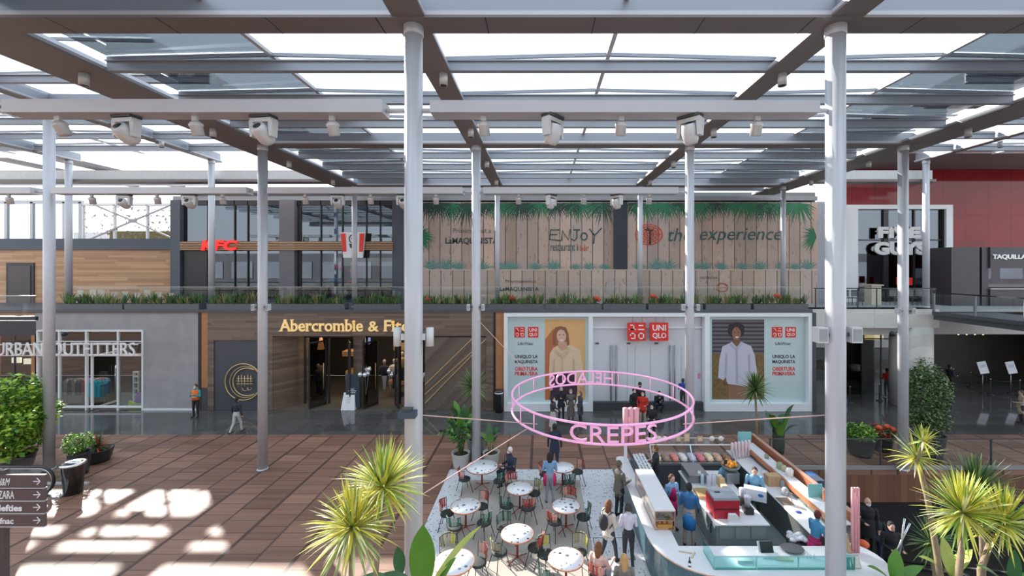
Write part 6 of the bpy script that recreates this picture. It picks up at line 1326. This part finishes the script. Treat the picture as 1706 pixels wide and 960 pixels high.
t = thing('note_pad', 'pale yellow pad on the front counter', 'pad', (*G(1308,930,1.0),1.0)); x, y = G(1306,932,1.0); MB().obox((x,y,1.015),(.36,.14,.03),(0,0,-.1)).build('pad', M('pad_yellow',(.70,.64,.42),.7), t)
t = thing('sauce_bottle', 'small black bottle with a pale label on the front counter', 'bottle', (*G(1149,944,1.0),1.0)); x, y = G(1149,944,1.0); MB().lathe([(.032,0),(.034,.1),(.014,.15),(.012,.2),(.014,.21),(0,.215)], (x,y,1.0), 14).build('glass_body', BLACK, t); MB().lathe([(.0345,.03),(.0355,.03),(.0355,.09),(.0345,.09)], (x,y,1.0), 14).build('paper_label', WHITE, t)
for i, (px, py, w, rz_, l) in enumerate(((1142,921,.30,-.25,'wooden spatula lying on the front counter'),(1155,926,.26,.95,'second wooden tool crossing the spatula'))):
    x, y = G(px, py, 1.0); m = MB(); m.obox((x,y,1.012),(w,.04,.012),(0,0,rz_)); tag(m.build('spatula', M('tool_wood',(.6,.48,.34),.6)), l, 'utensil')
for i, px in enumerate((1344,1350,1356)):
    x = PX(px,10.0); m = MB(); m.lathe([(.02,0),(.022,.08),(.01,.1),(0,.12)], (x,10.0,1.0), 8); tag(m.build('small_bottle', WHITE), f'small white bottle beside the near right column, {ord5[i]} from the left', 'bottle')
t = thing('kraft_bag', 'brown paper sack right of the near column on the counter', 'bag', (PX(1408,10.25),10.25,1.0)); x = PX(1408,10.25); m = MB(); m.add([(x-.1,10.15,1.0),(x+.1,10.15,1.0),(x+.1,10.35,1.0),(x-.1,10.35,1.0),(x-.14,10.2,1.42),(x+.02,10.2,1.45),(x+.02,10.3,1.45),(x-.14,10.3,1.42)],[(0,3,2,1),(4,5,6,7),(0,1,5,4),(1,2,6,5),(2,3,7,6),(3,0,4,7)]); m.build('sack', MATS['kraft_paper'], t)
t = thing('menu_card', 'small framed menu card leaning at the right end of the counter', 'card', (PX(1424,9.7),9.7,1.0)); x = PX(1425,9.7); MB().obox((x,9.7,1.12),(.20,.02,.26),(radians(-25),0,0)).build('frame', M('frame_grey',(.45,.44,.42),.4), t); MB().obox((x,9.685,1.122),(.17,.006,.22),(radians(-25),0,0)).build('print', M('menu_print',(.72,.66,.58),.6,0,.4,25), t)
t = thing('teal_box', 'turquoise block on the counter right of the near column', 'box', (PX(1404,9.75),9.75,1.0)); x = PX(1404,9.75); MB().box(x-.09,9.65,1.0,x+.09,9.85,1.3).build('block', MATS['panel_turquoise'], t)
def pink_post(x, y, z0, z1, w, label, name='pink_post'):
    t = thing(name, label, 'sign post', (x,y,z0)); m = MB()
    for k in range(3): m.lathe([(w/6*1.05,0),(w/6*1.05,z1-z0),(0,z1-z0+.02)], (x-w/3+k*w/3, y, z0), 12)
    m.build('fluted_body', M('post_pink',(.78,.36,.40),.4), t); return t
pink_post(PX(1425,10.2), 10.2, 1.0, 2.55, .20, 'tall fluted pink post standing on the right end of the counter')
t = pink_post(PX(1051,14.8), 14.8, 1.75, 2.95, .56, 'pink ribbed panel on a white pole rising through the ring', 'pole_sign'); MB().box(PX(1043,14.8)-.05,14.85,.99,PX(1043,14.8)+.05,14.93,1.8).build('white_pole', WHITE, t)
# ------------------------------------------------------------------ people
SKIN = M('skin_light',(.58,.36,.26),.55,0,.05); SKIND = M('skin_dark',(.25,.13,.08),.55,0,.05); MASKM = M('mask_white',(.70,.74,.76),.7); MASKB = M('mask_black',(.02,.02,.025),.7)
def capsule(m, a, ra, b, rb, n=10, sx=1.0):
    a, b = Vector(a), Vector(b); d = b-a; L = d.length; d.normalize(); pts = []; rs = []
    for t_ in (-.98,-.8,-.45,0): pts.append(a+d*ra*t_); rs.append(ra*sqrt(1-t_*t_))
    for t_ in (0,.45,.8,.98): pts.append(b+d*rb*t_); rs.append(rb*sqrt(1-t_*t_))
    m.tube(pts, rs, n)
def loft(m, secs, n=16):   # (x,y,z,rx,ry)
    vs = [(c[0]+c[3]*cos(2*pi*k/n), c[1]+c[4]*sin(2*pi*k/n), c[2]) for c in secs for k in range(n)]; N = len(secs)
    fs = [(i*n+k,i*n+(k+1)%n,(i+1)*n+(k+1)%n,(i+1)*n+k) for i in range(N-1) for k in range(n)]; fs += [tuple(range(n))[::-1], tuple((N-1)*n+k for k in range(n))]
    m.add(vs, fs, 0, True)
ARMS = {'down': ((.24,-.02,1.13),(.25,.06,.88)), 'front': ((.24,.02,1.12),(.15,.27,1.10)), 'counter': ((.25,.10,1.15),(.20,.36,1.05)), 'chest': ((.25,.03,1.12),(.06,.20,1.22)), 'face': ((.23,.12,1.16),(.05,.20,1.42)), 'pocket': ((.27,-.06,1.14),(.20,.08,.93)), 'back': ((.24,-.10,1.14),(.24,-.12,.90)), 'carry': ((.25,.08,1.13),(.22,.40,1.12))}
def person(x, y, z, face, h, label, top, bottom, hair, arms=('down','down'), legs='stand', hairlen=0, skin=None, mask=None, coat=0.0, skirt=None, shoe=(.03,.03,.03), extra=None, lean=0.0, sleeves=True, bare_head=False, apron=None, pack=None, vest=None, hat=None, female=False):
    s = h/1.70; skin = skin or SKIN; segs = []      # (tag, a, ra, b, rb)
    dz = {'stand':0,'walk':-.015,'sit':-.45,'crouch':-.52}[legs]
    sw = .175 if female else .195
    J = {}
    for k, sd in (('L',-1),('R',1)):
        hip = Vector((sd*.09,0,.90+dz))
        if legs == 'stand': kn, an = Vector((sd*.10,.02,.49)), Vector((sd*.11,-.02,.085))
        elif legs == 'walk': q = .16*sd; kn, an = Vector((sd*.09,q*.7+.04,.50)), Vector((sd*.09,q*1.5-.03,.10 if q > 0 else .14))
        elif legs == 'sit': kn, an = Vector((sd*.12,.43,.47)), Vector((sd*.13,.38,.085))
        else: kn, an = Vector((sd*.17,.38,.50)), Vector((sd*.14,.06,.09))
        if legs == 'sit': hip = Vector((sd*.10,.02,.50))
        if legs == 'crouch': hip = Vector((sd*.10,-.08,.36))
        J[k] = (hip, kn, an); segs += [('b',hip,.088,kn,.060),('b',kn,.058,an,.042)]
        segs += [('f',an+Vector((0,-.02,-.035)),.043,an+Vector((sd*.02,.15,-.045)),.034)]
    base = {'stand':.90,'walk':.885,'sit':.50,'crouch':.38}[legs]; oy = -.06 if legs == 'crouch' else 0
    ln = lean + (.35 if legs == 'crouch' else 0)
    def T(v):  # torso frame: lean forward about the hips, shift down
        v = Vector((v[0], v[1], v[2]-.90)); c, s2 = cos(ln), sin(ln); return Vector((v[0], oy+v[1]*c+v[2]*s2, base+v[2]*c-v[1]*s2))
    def part(tag_, secs):
        m = MB(); loft(m, secs); m.v = [tuple(T(v)) for v in m.v]; parts.append((tag_, m)); segs.append((tag_, T((0,0,secs[0][2])), min(secs[0][3],secs[0][4]), T((0,0,secs[-1][2])), min(secs[-1][3],secs[-1][4])))
    parts = []
    wa = .115 if female else .135
    part('t', [(0,0,1.00,wa+.02,.10),(0,0,1.10,wa,.095),(0,.01,1.25,.165 if female else .175,.115),(0,0,1.38,sw-.01,.105),(0,0,1.44,.12,.075),(0,0,1.47,.06,.055)])
    part('b', [(0,0,.84,.14,.105),(0,0,.92,.165,.12),(0,0,1.01,wa+.02,.105)])
    if coat > 0 and legs in ('stand','walk'): part('t', [(0,0,.92-coat,.20,.155),(0,0,.92,.185,.135),(0,0,1.1,wa+.02,.11)])
    if skirt: part('k', [(0,0,.92-skirt,.22,.18),(0,0,.80,.18,.14),(0,0,1.0,wa+.01,.105)])
    segs.append(('n', T((0,.0,1.43)), .055, T((0,.015,1.54)), .052))
    hc = T((0,.02,1.605)); hf = T((0,.12,1.605))-hc; hf.normalize()
    if legs == 'crouch' or lean > .25: pass
    parts_head = MB(); parts_head.ball((0,0,0), .1, 16, 0, (.78,.93,1.18)); parts_head.ball((0,.035,-.06), .068, 12, 0, (.9,.9,.85)); parts_head.ball((0,.095,-.015), .018, 8, 0, (.8,1.1,1.5))
    for sd in (-1,1): parts_head.ball((sd*.079,-.005,-.01), .02, 8, 0, (.5,.9,1.5))
    parts_head.v = [tuple(hc+Vector(v)) for v in parts_head.v]; segs.append(('s', hc, .10, hc+Vector((0,0,.01)), .10))
    hands = []
    for k, sd, nm in (('L',-1,arms[0]),('R',1,arms[1])):
        e_, w_ = ARMS[nm]; e_ = T((e_[0]*sd*(.92 if female else 1),e_[1],e_[2])); w_ = T((w_[0]*sd,w_[1],w_[2])); sh = T((sd*sw,0,1.385))
        segs += [('t',sh,.062,e_,.047),(('t' if sleeves else 's'),e_,.046,w_,.034)]
        d = (w_-e_).normalized(); side = d.cross(Vector((0,1,0)) if abs(d.y) < .8 else Vector((0,0,1))).normalized(); hd = w_+d*.075
        segs.append(('s', w_+d*.01, .027, hd, .030)); nrm = side.cross(d)
        for j, (o_, L_) in enumerate(((-.028,.060),(-.010,.075),(.009,.072),(.027,.058))):
            a = hd+side*o_; b = a+d*L_*.55+nrm*.006; c = b+(d*.7+nrm*.7).normalized()*L_*.45; segs += [('s',a,.0095,b,.0088),('s',b,.0088,c,.0078)]
        a = w_+d*.03+side*(-.028); b = a+(d*.6-side*.75).normalized()*.045; segs += [('s',a,.011,b,.0095),('s',b,.0095,b+d*.03,.0085)]
    # one continuous skin by voxel remesh
    m = MB(); 
    for tg, mm in parts: m.add(mm.v, mm.f)
    m.add(parts_head.v, parts_head.f)
    for tg, a, ra, b, rb in segs:
        if tg in 'bfnst' and (b-a).length > .012 and not (tg in 'tb' and abs(a.x) < 1e-6 and abs(b.x) < 1e-6): capsule(m, a, ra, b, rb, 10 if ra > .02 else 6)
    me = bpy.data.meshes.new('tmp'); me.from_pydata(m.v, [], m.f); ob = bpy.data.objects.new('tmp', me); COL.objects.link(ob)
    md = ob.modifiers.new('r', 'REMESH'); md.mode = 'VOXEL'; md.voxel_size = .0098; md.use_smooth_shade = True
    sm_ = ob.modifiers.new('s', 'SMOOTH'); sm_.factor = .5; sm_.iterations = 2
    me2 = bpy.data.meshes.new_from_object(ob.evaluated_get(bpy.context.evaluated_depsgraph_get())); bpy.data.objects.remove(ob); bpy.data.meshes.remove(me)
    n = len(me2.polygons); cen = np.empty(n*3); me2.polygons.foreach_get('center', cen); cen = cen.reshape(-1,3)
    best = np.full(n, 1e9); idx = np.zeros(n, int); tags = ['t','b','f','s','n','k']; slot = {'t':0,'b':1,'f':2,'s':3,'n':3,'k':4}
    for tg, a, ra, b, rb in segs:
        a_, b_ = np.array(a), np.array(b); d = b_-a_; L2 = max(1e-9, d@d); u = np.clip(((cen-a_)@d)/L2, 0, 1); dist = np.linalg.norm(cen-(a_+u[:,None]*d), axis=1)-(ra+(rb-ra)*u)
        if tg in ('t','b','k') and abs(a[0]) < 1e-6: dist = dist-.02
        w = dist < best; best[w] = dist[w]; idx[w] = slot[tg]
    if sleeves is False: pass
    me2.materials.clear()
    def mm_(c): return c if not isinstance(c, tuple) else M('fab_%03d%03d%03d' % tuple(int(v*999) for v in c), c, .85, 0, .18, 9)
    for c in (top, bottom, shoe): me2.materials.append(mm_(c))
    me2.materials.append(skin); me2.materials.append(mm_(skirt and bottom or bottom))
    me2.polygons.foreach_set('material_index', idx.astype(np.int32)); me2.polygons.foreach_set('use_smooth', np.ones(n, bool))
    # root
    root = thing('person', label, 'person', (x,y,z), rz=-face, local=True); root.scale = (s,s,s)
    body = bpy.data.objects.new('body', me2); COL.objects.link(body); body.parent = root
    if hair is not None:
        hm = MB(); hm.ball(hc+Vector((0,-.018,.022)), .1, 16, 0, (.86,.95,1.16))
        if hairlen > 0:
            L = hairlen; loft(hm, [(hc.x,hc.y-.06-.02*(k/6),hc.z+.04-L*k/6,.088*(1-.25*(k/6)**2)+.012*sin(k*1.3),.05*(1-.3*k/6)+.008) for k in range(7)])
            for sd in (-1,1): capsule(hm, hc+Vector((sd*.078,-.02,.03)), .026, hc+Vector((sd*.085,-.03,-min(L,.16))), .02, 8)
        # keep the face free
        hm.v = [tuple(Vector((v[0], min(v[1], hc.y+.055+max(0,(v[2]-hc.z-.045))*.6), v[2]))) for v in hm.v]
        hm.build('hair', mm_(hair), root)
    else: pass
    for sd in (-1,1): MB().ball(hc+Vector((sd*.030,.088,.012)), .010, 8).build('eye', BLACK, root)
    if mask: MB().ball(hc+Vector((0,.062,-.045)), .062, 12, 0, (.95,.75,.85)).build('face_mask', mask, root)
    else: MB().ball(hc+Vector((0,.094,-.055)), .012, 8, 0, (2,.5,.45)).build('mouth', M('lips',(.4,.12,.1),.5), root)
    if apron:
        am = MB(); loft(am, [(0,.02,.50,.17,.15),(0,.02,.75,.175,.145),(0,.015,.98,.16,.13)]); loft(am, [(0,.06,.95,.12,.09),(0,.07,1.25,.10,.085),(0,.06,1.36,.07,.07)]); am.v = [tuple(T(v)) for v in am.v]; am.build('apron', mm_(apron), root)
    if vest:
        am = MB(); loft(am, [(0,.005,.93,.185,.145),(0,.01,1.10,.165,.135),(0,.01,1.25,.195,.145),(0,0,1.38,.205,.13),(0,0,1.44,.14,.10)]); am.v = [tuple(T(v)) for v in am.v]; v_ = am.build('vest', mm_(vest), root)
        st_ = MB(); loft(st_, [(0,.01,1.08,.172,.140),(0,.01,1.13,.178,.142)]); st_.v = [tuple(T(v)) for v in st_.v]; st_.build('reflective_band', M('band_silver',(.7,.72,.7),.3), v_)
    if pack:
        am = MB(); am.ball(T((0,-.20,1.20)), .15, 12, 0, (.95,.75,1.45)); am.build('backpack', mm_(pack), root)
        st_ = MB()
        for sd in (-1,1): st_.tube([T((sd*.12,-.12,1.42)),T((sd*.13,.02,1.46)),T((sd*.13,.125,1.34)),T((sd*.14,.10,1.18)),T((sd*.13,-.10,1.06))], .014, 6)
        st_.build('strap', mm_(pack), root)
    if hat:
        am = MB(); am.lathe([(.098,.0),(.102,.03),(.09,.09),(.05,.125),(0,.13)], hc+Vector((0,-.01,.035)), 16, 0, .88, 1.0); am.build('cap', mm_(hat), root)
    if extra: extra(root, T, mm_)
    return root
def P_(px, py, z=0.0): x, y = G(px, py, z); return x, y
R_ = radians
NAVY_ = (.02,.03,.06); BLK = (.018,.018,.022); JEAN = (.06,.09,.16); GREY_ = (.30,.31,.34)
bgx = lambda c: c
# face angle: 0 looks away from the camera (+Y), 180 towards it, 90 to the right, -90 to the left
def ppl(px, py, face, h, label, top, bottom, hair, **k):
    z = k.pop('z', 0.0); x, y = P_(px, py, z); return person(x, y, z, R_(face), h, label, top, bottom, hair, **k)
ppl(326,696,180,1.72,'guard in an orange high visibility vest standing by the grey wall',(.03,.32,.34),BLK,(.05,.04,.03),arms=('chest','chest'),mask=MASKM,vest=(.85,.16,.03))
ppl(394,722,10,1.68,'person in a dark jacket and pale grey trousers walking away on the stone floor',(.03,.035,.045),(.50,.50,.50),(.03,.025,.02),legs='walk')
ppl(921,720,120,1.66,'person with long dark hair in a pale long skirt in the left group',(.05,.05,.06),(.52,.50,.50),(.03,.02,.02),hairlen=.3,skirt=.62,arms=('front','front'),mask=MASKM,female=True)
ppl(935,704,180,1.76,'tall person in black with a mask at the back of the left group',BLK,BLK,(.35,.33,.32),arms=('front','chest'),mask=MASKB,coat=.15)
ppl(951,705,185,1.70,'person in a long brown coat in the left group',(.13,.11,.095),(.05,.045,.04),(.20,.16,.12),coat=.55,mask=MASKM,arms=('pocket','pocket'),female=True)
ppl(967,706,250,1.60,'person with auburn hair in a dark coat at the right of the left group',(.06,.065,.075),(.03,.03,.035),(.25,.10,.04),hairlen=.15,coat=.4,mask=MASKM,arms=('front','down'),female=True)
ppl(1056,703,150,1.68,'person in black beside the red jacket',BLK,(.03,.03,.04),(.02,.02,.02),mask=MASKM,arms=('front','down'),coat=.1)
ppl(1071,710,200,1.70,'person in a bright red jacket and tan trousers',(.55,.03,.02),(.42,.34,.27),(.03,.025,.02),mask=MASKM,arms=('front','pocket'),coat=.1)
ppl(1066,696,180,1.80,'hooded person in black behind the red jacket',BLK,BLK,(.02,.02,.02),mask=MASKB,hat=(.03,.03,.04))
ppl(1097,686,180,1.72,'person in black crouching before the white doors',BLK,(.03,.035,.05),(.03,.025,.02),legs='crouch',arms=('chest','face'),mask=MASKM)
ppl(1138,681,10,1.66,'person in a blue top standing by the white frame behind the column',(.02,.07,.32),(.04,.03,.04),(.05,.07,.02),arms=('front','front'))
ppl(1086,733,200,1.60,'person in black with a white mask at the back of the kiosk',BLK,BLK,(.02,.02,.02),mask=MASKM,arms=('front','front'))
ppl(924,784,5,1.74,'person in a navy coat seen from behind on the deck behind the tables',NAVY_,(.03,.04,.07),(.02,.02,.025),hat=(.02,.02,.03),coat=.2)
def jacket(root, T, mm):
    m = MB(); 
    for sd in (-1,1): loft(m, [(sd*.16,-.02,.62,.05,.07),(sd*.17,-.02,.8,.065,.09),(sd*.14,0,.98,.06,.1)], 10)
    m.v = [tuple(T(v)) for v in m.v]; m.build('tied_jacket', mm((.62,.02,.13)), root)
ppl(916,838,0,1.66,'person in a light blue top with a pink jacket tied at the waist',(.20,.36,.56),(.28,.32,.40),(.025,.018,.015),hairlen=.24,arms=('front','front'),extra=jacket,female=True)
ppl(850,806,-115,1.70,'seated person with white hair in a navy coat at the back table',NAVY_,(.03,.03,.045),(.72,.70,.66),legs='sit',arms=('front','front'),mask=MASKM)
ppl(1031,864,60,1.78,'person in a brown grey jacket leaning at the left counter',(.12,.11,.09),(.018,.02,.03),(.10,.08,.06),arms=('counter','front'),coat=.12)
def pk(root, T, mm): pass
ppl(1014,940,55,1.68,'person in a cream jacket with a black backpack in the queue',(.55,.50,.44),(.03,.035,.05),(.16,.06,.03),hairlen=.22,arms=('down','front'),pack=(.03,.03,.035),mask=MASKB,coat=.1,legs='walk',female=True)
ppl(1047,944,0,1.62,'person in a pale lilac sweatshirt with short dark hair in the queue',(.58,.54,.64),(.025,.027,.035),(.05,.04,.035),hairlen=.08,arms=('front','front'),female=True)
x, y = G(997,905,1.28); person(x,y,0,R_(30),1.66,'seated person with very long brown hair in a pale pink top at the bottom edge',(.68,.48,.42),(.3,.3,.35),(.17,.07,.03),hairlen=.38,legs='sit',arms=('front','carry'),female=True)
x, y = G(1040,925,1.28); person(x,y,0,R_(5),1.66,'seated person with long blond streaked hair in a taupe top at the bottom edge',(.20,.175,.15),(.05,.05,.06),(.48,.27,.11),hairlen=.30,legs='sit',arms=('front','front'),female=True)
put_chair(*G(997,905,1.28), -R_(30), 'red', 'red slatted chair under the very long haired seated person'); put_chair(*G(1040,925,1.28), -R_(5), 'red', 'red slatted chair under the blond seated person')
put_chair(*G(850,806), R_(115), 'green', 'green slatted chair under the white haired seated person')
# kiosk staff
def at(px, py_head, h): zh = h*.945; return G(px, py_head, zh)
def staff(px, py, face, h, label, *a, **k): x, y = at(px, py, h); person(x, y, .04, R_(face), h, label, *a, **k)
staff(1093,750,-70,1.74,'barista in a black t-shirt at the cup station',(.02,.025,.035),BLK,(.15,.08,.03),arms=('counter','counter'),sleeves=False)
staff(1119,799,160,1.62,'kiosk worker in a light blue shirt and crimson apron facing out',(.22,.38,.58),(.30,.02,.08),(.10,.04,.03),hairlen=.1,arms=('front','down'),apron=(.45,.01,.12),female=True)
staff(1148,815,30,1.74,'kiosk worker in a blue shirt and bright blue apron behind the pastry cabinet',(.04,.15,.34),(.45,.33,.26),(.015,.013,.012),arms=('front','front'),apron=(.03,.22,.55),skin=SKIND)
staff(1200,768,150,1.60,'dark haired kiosk worker bending behind the oranges',(.12,.30,.42),(.3,.02,.08),(.02,.018,.02),arms=('front','front'),lean=.35,female=True)
def carton(root, T, mm):
    b = MB(); b.obox(T((0,.42,1.12)),(.62,.26,.34)); o = b.build('carried_carton', M('carton_white',(.70,.74,.80),.5), root); b = MB(); b.obox(T((0,.42,.99)),(.625,.265,.09)); b.build('blue_band', M('carton_blue',(.04,.16,.50),.5), o); b = MB(); b.ball(T((-.15,.55,1.18)), .08, 12, 0, (1,.15,.6)); b.build('blue_oval_mark', MATS['carton_blue'], o)
staff(1257,783,205,1.66,'kiosk worker in a light blue shirt carrying a blue and white carton',(.16,.34,.50),(.05,.08,.05),(.04,.03,.03),arms=('carry','carry'),lean=.2,extra=carton)
staff(1357,862,75,1.62,'kiosk worker with dark red hair in a blue shirt behind the near column',(.05,.22,.38),(.3,.02,.08),(.10,.02,.02),arms=('counter','counter'),apron=(.45,.01,.12),mask=MASKB,lean=.15,female=True)
# escalator riders and right side
x, y = 9.95, 12.9; person(x, y, -.95, R_(200), 1.78, 'bald person with a mask in a black coat on the escalator', BLK, BLK, None, mask=MASKM, coat=.3, arms=('down','front'))
x, y = 9.75, 11.8; person(x, y, -.95, R_(190), 1.70, 'person in black crouched low on the escalator beside the kiosk', BLK, NAVY_, (.02,.02,.02), arms=('front','front'), coat=.2)
x, y = 10.6, 13.4; person(x, y, -1.6, R_(20), 1.70, 'dark dressed person further down the escalator', (.02,.025,.03), NAVY_, (.03,.025,.02))
m = MB(); x = PX(1437,11.2); m.ball((x,11.2,.55), .14, 10, 0, (1.2,1,.7)); tag(m.build('orange_bag', M('bag_orange',(.8,.12,.03),.6)), 'small orange bag at the edge of the escalator', 'bag')
ppl(1478,662,0,1.72,'person in a red jumper seen from behind in the right shop',(.50,.015,.02),(.05,.08,.07),(.02,.02,.02),arms=('front','front'),shoe=(.5,.5,.5))
ppl(1582,656,90,1.76,'guard in dark uniform standing in the right passage',(.02,.035,.05),(.015,.015,.02),(.02,.02,.02),arms=('face','front'),hat=(.02,.02,.03))
ppl(1407,712,-30,1.62,'person in a dark blue jacket seated behind the near right column',(.02,.05,.11),(.10,.20,.32),(.03,.025,.02),mask=MASKM,arms=('front','front'))
ppl(1702,706,-60,1.66,'person in a beige coat at the right edge of the picture',(.45,.36,.28),(.04,.04,.05),(.10,.07,.05),coat=.3,arms=('front','down'),female=True)
